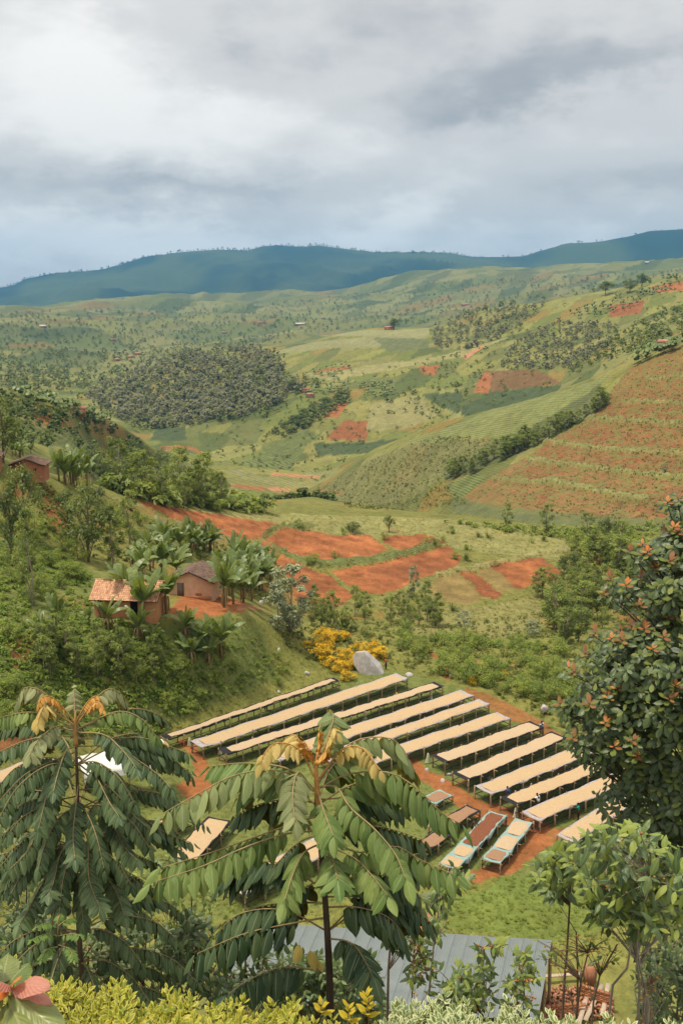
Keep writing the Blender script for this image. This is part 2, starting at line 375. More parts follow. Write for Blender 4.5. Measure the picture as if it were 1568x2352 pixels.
# patchwork on all the farther slopes
wx = GX + fbm(GX / 120, GY / 120, 2) * 60; wy = GY + fbm(GX / 120 + 50, GY / 120, 2) * 60
for (d0, d1, sx, sy, sd) in ((270, 1600, 24, 42, 3), (1500, 5300, 85, 190, 9)):
    ang = .5; idv, brd = cells(wx * math.cos(ang) - wy * math.sin(ang), wx * math.sin(ang) + wy * math.cos(ang), sx, sy, sd)
    pal = np.array([GRASS, GRASS * 1.15, TEA, BRUSH, PALE, GRASS_Y * .9, TEA_D, GRASS, BRUSH * 1.2, PALE * .9, SOIL * .35 + GRASS * .6, TEA])
    pc = pal[(idv * 11.99).astype(int)]
    k = (np.clip((GD - d0) / 40, 0, 1) * np.clip((d1 + 150 - GD) / 150, 0, 1))[..., None] * .8
    C += (pc * (1 + .35 * n1 + .3 * n2) - C) * k
    C += (BRUSH - C) * k * (brd < .06)[..., None] * .7
    ROWS = np.maximum(ROWS, np.where((idv > .45) & (idv < .8), .5, .15) * k[..., 0])
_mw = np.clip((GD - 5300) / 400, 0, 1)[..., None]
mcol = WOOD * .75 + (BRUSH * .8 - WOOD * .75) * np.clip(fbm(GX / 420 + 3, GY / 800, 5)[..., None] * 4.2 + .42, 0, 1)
C += (mcol * np.array([.8, .95, 1.2]) - C) * _mw  # blue of the distance haze tinted into the mountain colour
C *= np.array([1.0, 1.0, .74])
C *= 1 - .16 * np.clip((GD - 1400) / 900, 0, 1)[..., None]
# foreground slope below the camera: leaf litter and weeds, shade put into the dark colour
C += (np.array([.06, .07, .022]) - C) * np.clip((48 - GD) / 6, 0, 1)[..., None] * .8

EDX = fbm(GX / 2.5, GY / 2.5 + 7, 3); EDY = fbm(GX / 2.5 + 31, GY / 2.5, 3)
def paint(poly, col, k=1.0, rows=None, terr=None, dmin=48, dmax=9000, edge=1.0, var=.25, lift=0.0, rough=0.0):
    p = np.asarray(poly, float); lo = p.min(0) - 12; hi = p.max(0) + 12
    sel = VIS & (GD > dmin) & (GD < dmax) & (PX > lo[0]) & (PX < hi[0]) & (PY > lo[1]) & (PY < hi[1])
    if not sel.any(): return
    ii = np.nonzero(sel); amp = edge * np.clip(3000 / GD[ii], 4, 38)
    m = in_poly(PX[ii] + EDX[ii] * amp, PY[ii] + EDY[ii] * amp * .5, p)
    ii = (ii[0][m], ii[1][m])
    C[ii] += (np.asarray(col) * (1 + var * 2 * n2[ii] + var * n1[ii]) - C[ii]) * k
    if lift: H[ii] += lift * (1 + 2 * EDX[ii])
    if rough: H[ii] += rough * (fbm(GX[ii] / .9, GY[ii] / 2.6, 2) * 2 + np.sin((GX[ii] * .55 + GY[ii]) * 2.2) * .35)
    if rows is not None: ROWS[ii] = rows
    if terr is not None: TERR[ii] = terr
def stroke(pts, w, col, k=1.0, dmin=48, dmax=9000, edge=.7, rows=None, lift=0.0):
    P = spline([(a, b, 0) for a, b in pts], max(8, len(pts) * 6))[:, :2]
    w = [w, w] if np.isscalar(w) else w
    ws = np.interp(np.linspace(0, 1, len(P)), np.linspace(0, 1, len(w)), w)
    T = np.gradient(P, axis=0); T /= np.linalg.norm(T, axis=1)[:, None] + 1e-9; N = np.stack([-T[:, 1], T[:, 0]], 1)
    paint(np.vstack([P + N * ws[:, None] / 2, (P - N * ws[:, None] / 2)[::-1]]), col, k, rows=rows, dmin=dmin, dmax=dmax, edge=edge, lift=lift)

# knoll and table terrace
paint([(365, 1700), (760, 1560), (900, 1540), (1080, 1580), (1300, 1680), (1450, 1760), (1560, 1800), (1560, 2050), (1130, 2060), (950, 2030), (600, 2120), (300, 2080), (200, 1800)], np.array([.125, .16, .045]), .6, dmin=46, dmax=135, var=.3)
paint([(-40, 1180), (100, 1240), (230, 1320), (220, 1430), (420, 1440), (600, 1440), (640, 1550), (420, 1650), (380, 1690), (-40, 1690)], np.array([.115, .15, .042]), .55, dmin=60, dmax=150, var=.4)
paint([(380, 1240), (640, 1180), (1000, 1190), (1300, 1222), (1300, 1290), (1050, 1260), (900, 1240), (600, 1215)], np.array([.25, .235, .085]), .75)
paint([(250, 1140), (380, 1165), (620, 1185), (640, 1196), (480, 1190), (340, 1168)], GRASS_Y, .8)
for pl in ([(330, 1150), (400, 1166), (490, 1180), (640, 1203), (612, 1236), (560, 1240), (505, 1226), (450, 1212), (395, 1192)],
           [(596, 1250), (650, 1212), (783, 1228), (850, 1228), (890, 1262), (840, 1288), (784, 1286), (720, 1290), (640, 1266)],
           [(870, 1232), (974, 1226), (1024, 1247), (960, 1262), (900, 1260)],
           [(756, 1312), (874, 1293), (1030, 1254), (1060, 1280), (1048, 1310), (984, 1324), (884, 1366), (828, 1362)],
           [(1124, 1302), (1240, 1280), (1290, 1314), (1270, 1334), (1184, 1354)],
           [(1059, 1316), (1089, 1313), (1151, 1364), (1144, 1380), (1109, 1371)],
           [(1341, 1258), (1384, 1266), (1374, 1301), (1354, 1296)],
           [(620, 1270), (700, 1300), (760, 1325), (815, 1370), (770, 1400), (690, 1400), (670, 1340), (640, 1305)],
           [(300, 1142), (380, 1166), (385, 1184), (330, 1165)]):
    paint(pl, SOIL, 1, rows=.35, dmin=110, dmax=250, var=.55, rough=.22)
paint([(1060, 1318), (1088, 1316), (1150, 1366), (1144, 1380), (1110, 1371)], SOIL_D, .8, dmin=110, dmax=250)
paint([(838, 1310), (1000, 1275), (1044, 1285), (1030, 1312), (880, 1350)], SOIL_D * 1.15, .6, dmin=110, dmax=250)
for pl in ([(989, 1331), (1056, 1316), (1109, 1376), (1064, 1391), (994, 1371)], [(1092, 1312), (1129, 1304), (1184, 1350), (1154, 1364)]):
    paint(pl, (SOIL * .8 + GRASS * 1.8) / 2.4, 1, rows=.3, dmin=110, dmax=250)
paint([(850, 1385), (1100, 1395), (1230, 1370), (1260, 1420), (1150, 1470), (950, 1450)], GRASS_Y * .9, .6, dmin=110, dmax=250)
stroke([(600, 1236), (640, 1212), (720, 1212)], 10, GRASS_D, .8, dmin=110, dmax=250, lift=.5)
stroke([(620, 1262), (720, 1294), (860, 1288), (1010, 1250)], 12, GRASS_D * 1.1, .85, dmin=110, dmax=250, lift=.7)
stroke([(1000, 1322), (1120, 1300), (1240, 1272), (1330, 1258)], 10, GRASS_Y, .9, dmin=110, dmax=250, lift=.5)
stroke([(690, 1400), (800, 1392), (900, 1375), (1000, 1330)], 10, GRASS, .8, dmin=110, dmax=250)
# yard and bare ground by the houses
paint([(375, 1405), (420, 1374), (505, 1362), (565, 1388), (560, 1408), (480, 1416), (395, 1424)], SOIL * 1.05, 1, dmin=90, dmax=140)
stroke([(540, 1400), (600, 1396), (650, 1402)], 9, SOIL_L, .8, dmin=90, dmax=140)
paint([(95, 1108), (140, 1135), (160, 1200), (150, 1250), (125, 1225), (108, 1170)], SOIL, .9, dmin=90, dmax=180)
paint([(0, 1118), (40, 1105), (90, 1110), (60, 1140), (0, 1150)], SOIL, .7, dmin=90, dmax=180)
paint([(20, 1465), (70, 1455), (110, 1500), (90, 1560), (30, 1545)], SOIL_D, .7, dmin=80, dmax=140)
paint([(0, 1690), (110, 1680), (130, 1712), (0, 1730)], SOIL_D, .8)
paint([(250, 1150), (330, 1165), (420, 1215), (560, 1240), (640, 1270), (600, 1290), (450, 1240), (300, 1190)], (SOIL + GRASS) / 2, .55, dmin=110, dmax=230)
# paths
stroke([(415, 1700), (450, 1728), (470, 1790), (430, 1830)], [16, 30, 46, 60], SOIL, .95)
stroke([(880, 1690), (960, 1770), (1030, 1815), (1100, 1860), (1190, 1880), (1245, 1920)], [10, 26, 40, 46, 40, 50], SOIL * .95, .95)
stroke([(1245, 1915), (1200, 1965), (1130, 2008), (1060, 2030), (1020, 2060)], [52, 40, 42, 48, 26], SOIL * .95, .95)
paint([(1220, 1905), (1290, 1900), (1300, 1925), (1250, 1945)], SOIL, .8)
stroke([(940, 1470), (975, 1490), (1010, 1520), (1030, 1560)], [8, 12, 14, 12], SOIL * 1.05, .9)
stroke([(1070, 1585), (1150, 1625), (1215, 1655), (1290, 1700)], [16, 34, 26, 20], SOIL, .75)
stroke([(1040, 1525), (1120, 1520), (1200, 1530)], 7, SOIL_L, .5)
stroke([(1010, 2040), (990, 2110), (960, 2140)], [30, 22, 18], SOIL_L, .8)
for k in range(26):
    x = 1000 + rnd.random() * 330; y = 1680 + rnd.random() * 230
    paint([(x - 14, y + 3), (x, y - 4), (x + 15, y - 3), (x + 8, y + 5)], SOIL, .55)
paint([(1040, 2030), (1200, 2010), (1330, 2050), (1400, 2130), (1250, 2160), (1000, 2130)], np.array([.13, .17, .035]), .8, dmin=40)
# terraced hill on the right
paint([(1568, 790), (1440, 850), (1400, 905), (1330, 975), (1220, 1040), (1060, 1140), (1130, 1172), (1300, 1190), (1600, 1205), (1620, 780)], SOIL_D * .85 + GRASS * .3, .9, rows=.25, terr=1, dmin=240, dmax=620, var=.3)
for pl, k in (([(1450, 905), (1568, 880), (1600, 910), (1568, 960), (1440, 945)], .5), ([(1250, 1020), (1568, 1050), (1568, 1090), (1300, 1062), (1230, 1046)], .75),
              ([(1380, 970), (1568, 985), (1568, 1032), (1400, 1025), (1300, 1005)], .7), ([(1215, 1068), (1300, 1080), (1290, 1110), (1200, 1100)], .7), ([(1440, 1140), (1568, 1110), (1568, 1190), (1470, 1185)], .75),
              ([(1250, 1118), (1272, 1112), (1255, 1150), (1235, 1165)], 1), ([(1400, 925), (1500, 935), (1480, 960), (1380, 958)], .6)):
    paint(pl, SOIL_D * 1.05, k * .8, rows=.3, terr=1, dmin=240, dmax=620)
for pts, w in (([(1224, 1012), (1290, 1020), (1400, 1034), (1568, 1042)], 9), ([(1205, 1054), (1334, 1073), (1450, 1088), (1600, 1104)], 9), ([(1265, 1107), (1384, 1131), (1490, 1150)], 11),
               ([(1345, 962), (1450, 968), (1600, 980)], 9), ([(1425, 922), (1500, 925), (1600, 930)], 8), ([(1480, 872), (1540, 868), (1600, 862)], 7), ([(1130, 1100), (1220, 1110), (1280, 1100)], 8)):
    stroke(pts, w, GRASS * 1.15, .95, dmin=240, dmax=620, rows=.1, lift=1.1)
stroke([(1040, 1160), (1200, 1184), (1400, 1200), (1640, 1214)], 30, BRUSH * 1.1, .9, dmin=240, dmax=620, rows=0)
# tea hill and grass slope
paint([(930, 1012), (1024, 983), (1104, 951), (1234, 912), (1324, 888), (1400, 860), (1345, 925), (1290, 950), (1200, 1002), (1060, 1006), (980, 1022)], np.array([.20, .215, .07]), .95, rows=.8, dmin=300, dmax=640)
paint([(720, 1128), (850, 1058), (940, 1015), (1060, 1012), (1180, 1010), (1020, 1100), (900, 1160), (800, 1160)], BRUSH * 1.35 + SOIL * .1, .7, rows=.2, dmin=300, dmax=660)
stroke([(1390, 905), (1300, 960), (1220, 1005), (1120, 1050), (1020, 1095)], [50, 46, 40, 36, 30], BRUSH, .8, dmin=300, dmax=640)
paint([(1020, 1115), (1090, 1085), (1115, 1100), (1060, 1143), (1035, 1140)], TEA * 1.2, 1, rows=1, dmin=240, dmax=640)
# second ridge
for pl, c, rw in (([(745, 1010), (790, 966), (850, 966), (840, 1012)], SOIL * .8, .5), ([(720, 1018), (840, 1016), (945, 1005), (860, 1040), (730, 1048)], TEA_D, .9),
                  ([(560, 1062), (640, 1028), (700, 1032), (668, 1078), (580, 1076)], TEA * 1.1, .9), ([(345, 1012), (360, 982), (425, 980), (430, 1012)], TEA_D, .8),
                  ([(640, 1060), (740, 1000), (700, 985), (600, 1030)], TEA, .7), ([(690, 1090), (830, 1070), (860, 1080), (720, 1112)], GRASS * 1.2, .3),
                  ([(1110, 852), (1230, 848), (1290, 880), (1130, 900)], SOIL_D * .7 + TEA_D * .5, .8), ([(1130, 900), (1290, 884), (1260, 925), (1060, 955), (1060, 935)], TEA_D, .9),
                  ([(1085, 900), (1110, 855), (1130, 860), (1120, 905)], SOIL, .2), ([(965, 905), (1060, 900), (1055, 950), (1010, 935)], TEA_D, .8),
                  ([(850, 930), (960, 905), (1010, 955), (930, 985), (840, 990)], GRASS_Y * .9, .2), ([(600, 815), (720, 785), (880, 770), (985, 765), (960, 795), (760, 800), (650, 812)], PALE, .2),
                  ([(730, 772), (840, 758), (985, 754), (985, 772)], PALE * 1.1, .2), ([(855, 775), (985, 778), (985, 800), (890, 808)], BRUSH * 1.2, .3), ([(720, 850), (800, 840), (805, 850), (730, 858)], SOIL, .2),
                  ([(690, 860), (1000, 820), (1180, 770), (1060, 820), (760, 875)], GRASS_Y, .2), ([(960, 842), (1010, 838), (1000, 860), (970, 858)], SOIL, .2), ([(740, 960), (770, 925), (800, 925), (775, 960)], SOIL, .2),
                  ([(1400, 700), (1480, 690), (1470, 720), (1400, 730)], SOIL * .8, .2), ([(1490, 660), (1568, 645), (1568, 668), (1510, 672)], SOIL, .1), ([(1060, 820), (1110, 790), (1105, 800), (1070, 825)], SOIL_L, .1)):
    paint(pl, c, .95, rows=rw, dmin=640, dmax=1650, edge=.5)
# valley floor strips
for k in range(26):
    x = 500 + rnd.random() * 200; y = 1075 + rnd.random() * 100; L = 40 + rnd.random() * 70
    c = [SOIL, SOIL_L, PALE, GRASS * 1.2, TEA, PALE][k % 6]
    paint([(x, y), (x + L, y + 6 + rnd.random() * 8), (x + L - 8, y + 13 + rnd.random() * 9), (x - 8, y + 6)], c, .8, rows=.5, dmin=400, dmax=880, edge=.5)
stroke([(370, 1030), (430, 1028), (470, 1045)], 9, SOIL, .7, dmin=500, dmax=1000)
# left spur fields
for pl, c in (([(70, 950), (110, 945), (130, 965), (90, 975)], SOIL), ([(100, 965), (150, 965), (140, 980), (105, 978)], SOIL), ([(150, 945), (230, 960), (300, 1010), (280, 1015), (200, 975)], SOIL * .5 + GRASS * .6),
              ([(30, 985), (150, 985), (260, 1020), (200, 1035), (60, 1015)], TEA)):
    paint(pl, c, .8, rows=.4, dmin=270, dmax=700, edge=.5)

def ground_material():
    m = bpy.data.materials.new('land_cover'); m.use_nodes = True; nt = m.node_tree; L = nt.links.new
    bs = nt.nodes['Principled BSDF']; bs.inputs['Roughness'].default_value = .95; bs.inputs['Specular IOR Level'].default_value = .15
    a = nd(nt, 'ShaderNodeAttribute', attribute_name='cover'); r = nd(nt, 'ShaderNodeAttribute', attribute_name='rows'); te = nd(nt, 'ShaderNodeAttribute', attribute_name='terr')
    g = nd(nt, 'ShaderNodeNewGeometry'); sx = nd(nt, 'ShaderNodeSeparateXYZ'); L(g.outputs['Position'], sx.inputs[0])
    def noise(sc, det=3, rough=.6):
        n = nd(nt, 'ShaderNodeTexNoise'); n.inputs['Scale'].default_value = sc; n.inputs['Detail'].default_value = det; n.inputs['Roughness'].default_value = rough
        L(g.outputs['Position'], n.inputs['Vector']); return n.outputs['Fac']
    nf = noise(2.2, 4, .7); nm = noise(.25, 4, .65); nl = noise(.03, 3)
    # crop rows and terraces follow the contour lines
    wob = mth(nt, 'ADD', mth(nt, 'MULTIPLY', nm, 1.6), mth(nt, 'MULTIPLY', nl, 5.0))
    ph = mth(nt, 'ADD', mth(nt, 'MULTIPLY', sx.outputs[2], 1.0), mth(nt, 'ADD', mth(nt, 'MULTIPLY', sx.outputs[0], .22), mth(nt, 'MULTIPLY', sx.outputs[1], .12)))
    st = mth(nt, 'SINE', mth(nt, 'ADD', mth(nt, 'MULTIPLY', ph, 6.0), wob))
    stf = mth(nt, 'MULTIPLY', mth(nt, 'MULTIPLY', mth(nt, 'ADD', mth(nt, 'MULTIPLY', st, .5), .5), r.outputs['Fac']), mth(nt, 'MULTIPLY', noise(.12, 3), .9))
    nh = noise(.75, 5, .75)
    v = mth(nt, 'ADD', mth(nt, 'ADD', mth(nt, 'MULTIPLY', nf, .9), mth(nt, 'MULTIPLY', nm, .7)), mth(nt, 'ADD', mth(nt, 'MULTIPLY', nh, 1.3), -.45))
    v = mth(nt, 'MAXIMUM', v, .3)
    v = mth(nt, 'MULTIPLY', v, mth(nt, 'SUBTRACT', 1.0, stf))
    mul = nd(nt, 'ShaderNodeVectorMath', operation='SCALE'); L(a.outputs['Color'], mul.inputs[0]); L(v, mul.inputs['Scale'])
    # hummocky terraces: grass between strips of bare soil
    hn = nd(nt, 'ShaderNodeTexNoise'); hm = nd(nt, 'ShaderNodeMapping'); hm.inputs['Scale'].default_value = (.22, .22, .9)
    L(g.outputs['Position'], hm.inputs[0]); L(hm.outputs[0], hn.inputs['Vector']); hn.inputs['Scale'].default_value = 1.0; hn.inputs['Detail'].default_value = 5; hn.inputs['Roughness'].default_value = .65
    rp = nd(nt, 'ShaderNodeValToRGB'); L(hn.outputs['Fac'], rp.inputs[0]); rp.color_ramp.elements[0].position = .44; rp.color_ramp.elements[1].position = .6
    hf = mth(nt, 'MULTIPLY', mth(nt, 'MULTIPLY', rp.outputs['Color'], te.outputs['Fac']), .75)
    mx = nd(nt, 'ShaderNodeMix', data_type='RGBA'); L(hf, mx.inputs['Factor']); L(mul.outputs[0], mx.inputs['A']); mx.inputs['B'].default_value = (.15, .165, .045, 1)
    L(mx.outputs['Result'], bs.inputs['Base Color'])
    bp = nd(nt, 'ShaderNodeBump'); bp.inputs['Strength'].default_value = .8; bp.inputs['Distance'].default_value = .35
    L(mth(nt, 'ADD', mth(nt, 'ADD', nf, nm), mth(nt, 'MULTIPLY', stf, 1.2)), bp.inputs['Height']); L(bp.outputs[0], bs.inputs['Normal'])
    return m
def build_ground():
    r, c = H.shape
    V = np.stack([GX, GY, H], -1).reshape(-1, 3)
    i, j = np.meshgrid(np.arange(r - 1), np.arange(c - 1), indexing='ij'); k = (i * c + j).ravel()
    F = np.stack([k, k + 1, k + c + 1, k + c], 1)
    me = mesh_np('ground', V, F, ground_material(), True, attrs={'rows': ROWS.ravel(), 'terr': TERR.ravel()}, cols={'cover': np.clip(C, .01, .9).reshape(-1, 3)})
    tag(link('ground', me), 'hilly farmland ground of red soil, grass and terraced fields', None, kind='structure')
build_ground()
# ------------------------------------------------------------------ materials
MATS = {}
def mat_plain(name, col, rough=.8, spec=.3, var=.25, scale=6.0, col2=None, bump=0.0, bdist=.01, detail=4, coord='Object', stretch=(1, 1, 1), metal=0.0, obj_var=0.0):
    if name in MATS: return MATS[name]
    m = bpy.data.materials.new(name); m.use_nodes = True; nt = m.node_tree; L = nt.links.new
    bs = nt.nodes['Principled BSDF']; bs.inputs['Roughness'].default_value = rough; bs.inputs['Specular IOR Level'].default_value = spec; bs.inputs['Metallic'].default_value = metal
    tc = nd(nt, 'ShaderNodeTexCoord'); mp = nd(nt, 'ShaderNodeMapping'); mp.inputs['Scale'].default_value = stretch; L(tc.outputs[coord], mp.inputs[0])
    n = nd(nt, 'ShaderNodeTexNoise'); n.inputs['Scale'].default_value = scale; n.inputs['Detail'].default_value = detail; n.inputs['Roughness'].default_value = .65; L(mp.outputs[0], n.inputs['Vector'])
    rp = nd(nt, 'ShaderNodeValToRGB'); rp.color_ramp.elements[0].position = .3; rp.color_ramp.elements[1].position = .7
    c2 = col2 or tuple(c * (1 - var) for c in col); c1 = col if col2 else tuple(min(1, c * (1 + var)) for c in col)
    rp.color_ramp.elements[0].color = (*c2, 1); rp.color_ramp.elements[1].color = (*c1, 1)
    L(n.outputs['Fac'], rp.inputs[0]); src = rp.outputs['Color']
    if obj_var:
        oi = nd(nt, 'ShaderNodeObjectInfo'); s = mth(nt, 'ADD', mth(nt, 'MULTIPLY', oi.outputs['Random'], obj_var), 1 - obj_var / 2)
        ml = nd(nt, 'ShaderNodeVectorMath', operation='SCALE'); L(src, ml.inputs[0]); L(s, ml.inputs['Scale']); src = ml.outputs[0]
    L(src, bs.inputs['Base Color'])
    if bump:
        b = nd(nt, 'ShaderNodeBump'); b.inputs['Strength'].default_value = bump; b.inputs['Distance'].default_value = bdist
        L(n.outputs['Fac'], b.inputs['Height']); L(b.outputs[0], bs.inputs['Normal'])
    MATS[name] = m; return m
def mat_leaf(name, dark, light, rough=.5, spec=.35, trans=.3, tcol=None, obj_var=.5, vein=None, third=None, up=.0, warm=True):
    """foliage: colour runs dark -> light with the leaf's own number, and varies from plant to plant"""
    if name in MATS: return MATS[name]
    if warm and dark[1] > dark[0] and light[1] > light[0] and light[2] < light[0]:
        dark = (dark[0] * 1.0, dark[1], dark[2] * .66); light = (light[0] * 1.0, light[1], light[2] * .66)
    m = bpy.data.materials.new(name); m.use_nodes = True; nt = m.node_tree; L = nt.links.new
    bs = nt.nodes['Principled BSDF']; bs.inputs['Roughness'].default_value = rough; bs.inputs['Specular IOR Level'].default_value = spec
    out = nt.nodes['Material Output']
    a = nd(nt, 'ShaderNodeAttribute', attribute_name='v'); oi = nd(nt, 'ShaderNodeObjectInfo')
    rp = nd(nt, 'ShaderNodeValToRGB'); rp.color_ramp.elements[0].color = (*dark, 1); rp.color_ramp.elements[1].color = (*light, 1)
    if third:
        e = rp.color_ramp.elements.new(.85); e.color = (*light, 1); rp.color_ramp.elements[-1].color = (*third, 1)
    f = mth(nt, 'ADD', a.outputs['Fac'], mth(nt, 'MULTIPLY', mth(nt, 'SUBTRACT', oi.outputs['Random'], .5), obj_var * .6)); L(f, rp.inputs[0])
    src = rp.outputs['Color']
    if vein is not None:
        uvn = nd(nt, 'ShaderNodeUVMap', uv_map='uv'); sx = nd(nt, 'ShaderNodeSeparateXYZ'); L(uvn.outputs[0], sx.inputs[0])
        au = mth(nt, 'ABSOLUTE', mth(nt, 'SUBTRACT', sx.outputs[0], .5))
        mid = mth(nt, 'LESS_THAN', au, .035)
        sv = mth(nt, 'SINE', mth(nt, 'MULTIPLY', mth(nt, 'SUBTRACT', sx.outputs[1], mth(nt, 'MULTIPLY', au, .55)), 60.0))
        side = mth(nt, 'MULTIPLY', mth(nt, 'GREATER_THAN', sv, .95), .2)
        vf = mth(nt, 'MAXIMUM', mth(nt, 'MULTIPLY', mid, .75), side)
        n = nd(nt, 'ShaderNodeTexNoise'); n.inputs['Scale'].default_value = 5.0; n.inputs['Detail'].default_value = 3; L(uvn.outputs[0], n.inputs['Vector'])
        sc = mth(nt, 'ADD', mth(nt, 'MULTIPLY', n.outputs['Fac'], .5), .75)
        ml = nd(nt, 'ShaderNodeVectorMath', operation='SCALE'); L(src, ml.inputs[0]); L(sc, ml.inputs['Scale'])
        mx = nd(nt, 'ShaderNodeMix', data_type='RGBA'); L(vf, mx.inputs['Factor']); L(ml.outputs[0], mx.inputs['A']); mx.inputs['B'].default_value = (*vein, 1)
        src = mx.outputs['Result']
        bp = nd(nt, 'ShaderNodeBump'); bp.inputs['Strength'].default_value = .25; bp.inputs['Distance'].default_value = .002
        L(mth(nt, 'MULTIPLY', mth(nt, 'ADD', sv, mth(nt, 'MULTIPLY', mid, -2.0)), 1.0), bp.inputs['Height']); L(bp.outputs[0], bs.inputs['Normal'])
    if up:
        ge = nd(nt, 'ShaderNodeNewGeometry'); vm = nd(nt, 'ShaderNodeVectorMath', operation='SCALE'); L(ge.outputs['Normal'], vm.inputs[0]); vm.inputs['Scale'].default_value = 1 - up
        va = nd(nt, 'ShaderNodeVectorMath', operation='ADD'); L(vm.outputs[0], va.inputs[0]); va.inputs[1].default_value = (0, 0, up); vn = nd(nt, 'ShaderNodeVectorMath', operation='NORMALIZE'); L(va.outputs[0], vn.inputs[0]); L(vn.outputs[0], bs.inputs['Normal'])
    L(src, bs.inputs['Base Color'])
    tr = nd(nt, 'ShaderNodeBsdfTranslucent')
    ts = nd(nt, 'ShaderNodeVectorMath', operation='MULTIPLY'); L(src, ts.inputs[0]); ts.inputs[1].default_value = tcol or (1.25, 1.2, .45); L(ts.outputs[0], tr.inputs[0])
    mx = nd(nt, 'ShaderNodeMixShader'); mx.inputs[0].default_value = trans; L(bs.outputs[0], mx.inputs[1]); L(tr.outputs[0], mx.inputs[2]); L(mx.outputs[0], out.inputs[0])
    MATS[name] = m; return m

M_BARK = mat_plain('bark', (.16, .115, .075), .9, .15, .4, 14, bump=.6, bdist=.01, stretch=(1, 1, .25))
M_BARK_D = mat_plain('dark_bark', (.085, .06, .042), .9, .15, .5, 20, bump=.6, bdist=.004, stretch=(1, 1, .25))
M_BARK_L = mat_plain('pale_bark', (.30, .25, .19), .9, .15, .3, 14, bump=.4, bdist=.01, stretch=(1, 1, .25))
M_WOODP = mat_plain('weathered_pole', (.33, .225, .135), .9, .15, .35, 9, bump=.4, bdist=.01, obj_var=.7)
M_BEAN = mat_plain('parchment_coffee', (.52, .375, .22), .95, .1, .22, 11, col2=(.39, .27, .145), bump=.8, bdist=.04, detail=8, stretch=(.3, 1.5, 1))
M_BEAN_P = mat_plain('pale_coffee', (.50, .37, .235), .95, .1, .2, 9, col2=(.40, .29, .175), bump=.7, bdist=.03, detail=8)
M_BEAN_B = mat_plain('brown_coffee_cherry', (.26, .095, .045), .9, .15, .3, 9, col2=(.13, .05, .028), bump=1, bdist=.06, detail=8)
M_BEAN_G = mat_plain('brown_coffee', (.34, .20, .115), .95, .1, .2, 9, col2=(.25, .145, .085), bump=.7, bdist=.03, detail=8)
M_NETB = mat_plain('black_net', (.028, .027, .03), .95, .1, .5, 5)
M_NETL = mat_plain('lilac_grey_net', (.36, .315, .31), .9, .1, .3, 5, bump=.5, bdist=.03)
M_NETT = mat_plain('teal_net', (.30, .40, .36), .9, .1, .35, 4, col2=(.19, .29, .27), bump=.6, bdist=.05)
M_SACK = mat_plain('pale_green_sack', (.52, .55, .36), .8, .2, .2, 5, bump=.4, bdist=.03)
M_BLUEG = mat_leaf('blue_gum_leaf', (.19, .225, .165), (.36, .385, .31), obj_var=.3, trans=.2, tcol=(1, 1, .9), up=.45)
M_GUM = mat_leaf('gum_leaf', (.12, .165, .06), (.32, .37, .13), obj_var=.8, up=.45, trans=.42)
M_TREE = mat_leaf('tree_leaf', (.06, .095, .034), (.20, .24, .085), obj_var=.6, up=.4, trans=.38)
M_BUSH = mat_leaf('bush_leaf', (.13, .20, .055), (.38, .44, .13), obj_var=.9, up=.5, trans=.42)
M_FAR = mat_leaf('far_leaf', (.12, .145, .065), (.26, .29, .12), obj_var=.2, up=.65, trans=.5)
M_WOOD = mat_leaf('forest_leaf', (.16, .16, .095), (.36, .35, .20), obj_var=.2, up=.65, trans=.5, tcol=(1.1, 1.1, .6))
M_GRASS = mat_leaf('grass_blade', (.115, .16, .04), (.235, .26, .07), obj_var=0, rough=.7, spec=.15, up=.75)
M_BAN = mat_leaf('banana_leaf', (.11, .165, .075), (.25, .30, .14), obj_var=1.0, rough=.42, spec=.45, trans=.32)
M_BANDRY = mat_leaf('dry_banana_leaf', (.22, .14, .07), (.36, .25, .13), obj_var=.6)
M_BSTEM = mat_plain('banana_stem', (.17, .16, .055), .7, .3, .4, 6, col2=(.13, .07, .03), stretch=(3, 3, .6))
M_YEL = mat_leaf('yellow_flower', (.74, .42, .015), (.9, .60, .02), obj_var=.3, trans=.4, tcol=(1, .9, .3), up=.6)
M_YUC = mat_leaf('sword_leaf', (.06, .09, .025), (.16, .2, .06), obj_var=.4)
# ------------------------------------------------------------------ plant meshes for the middle distance
def leaf_quads(cent, nrm, size, asp, rs):
    """rhombic leaves: centres (n,3), normals (n,3) -> verts (4n,3)"""
    n = len(cent); r = rs.normal(size=(n, 3)); u = np.cross(nrm, r); u /= np.linalg.norm(u, axis=1)[:, None] + 1e-9
    w = np.cross(nrm, u); w /= np.linalg.norm(w, axis=1)[:, None] + 1e-9
    s = size[:, None]; bend = nrm * s * .18
    V = np.stack([cent - u * s, cent + w * s * asp - bend * .0 + bend, cent + u * s - bend, cent - w * s * asp + bend], 1)
    return V.reshape(-1, 3)
def crown_arrays(seed, clumps, per, spread, leaf, asp=.5, up=.6):
    """clumps: list of (x,y,z,r)"""
    rs = np.random.default_rng(seed); Vs = []; A = []
    for (x, y, z, r) in clumps:
        d = rs.normal(size=(per, 3)); d /= np.linalg.norm(d, axis=1)[:, None]
        rad = r * rs.random(per) ** .45
        c = np.array([x, y, z]) + d * rad[:, None] * np.array([1, 1, .8])
        nm = d * .8 + np.array([0, 0, up]) + rs.normal(size=(per, 3)) * .45; nm /= np.linalg.norm(nm, axis=1)[:, None]
        Vs.append(leaf_quads(c, nm, leaf * (.6 + .8 * rs.random(per)), asp, rs))
        A.append(np.repeat(np.clip(.5 + .22 * rs.normal() + .18 * rs.normal(size=per), 0, 1), 4))
    V = np.concatenate(Vs); F = np.arange(len(V)).reshape(-1, 4)
    return V, F, np.concatenate(A)
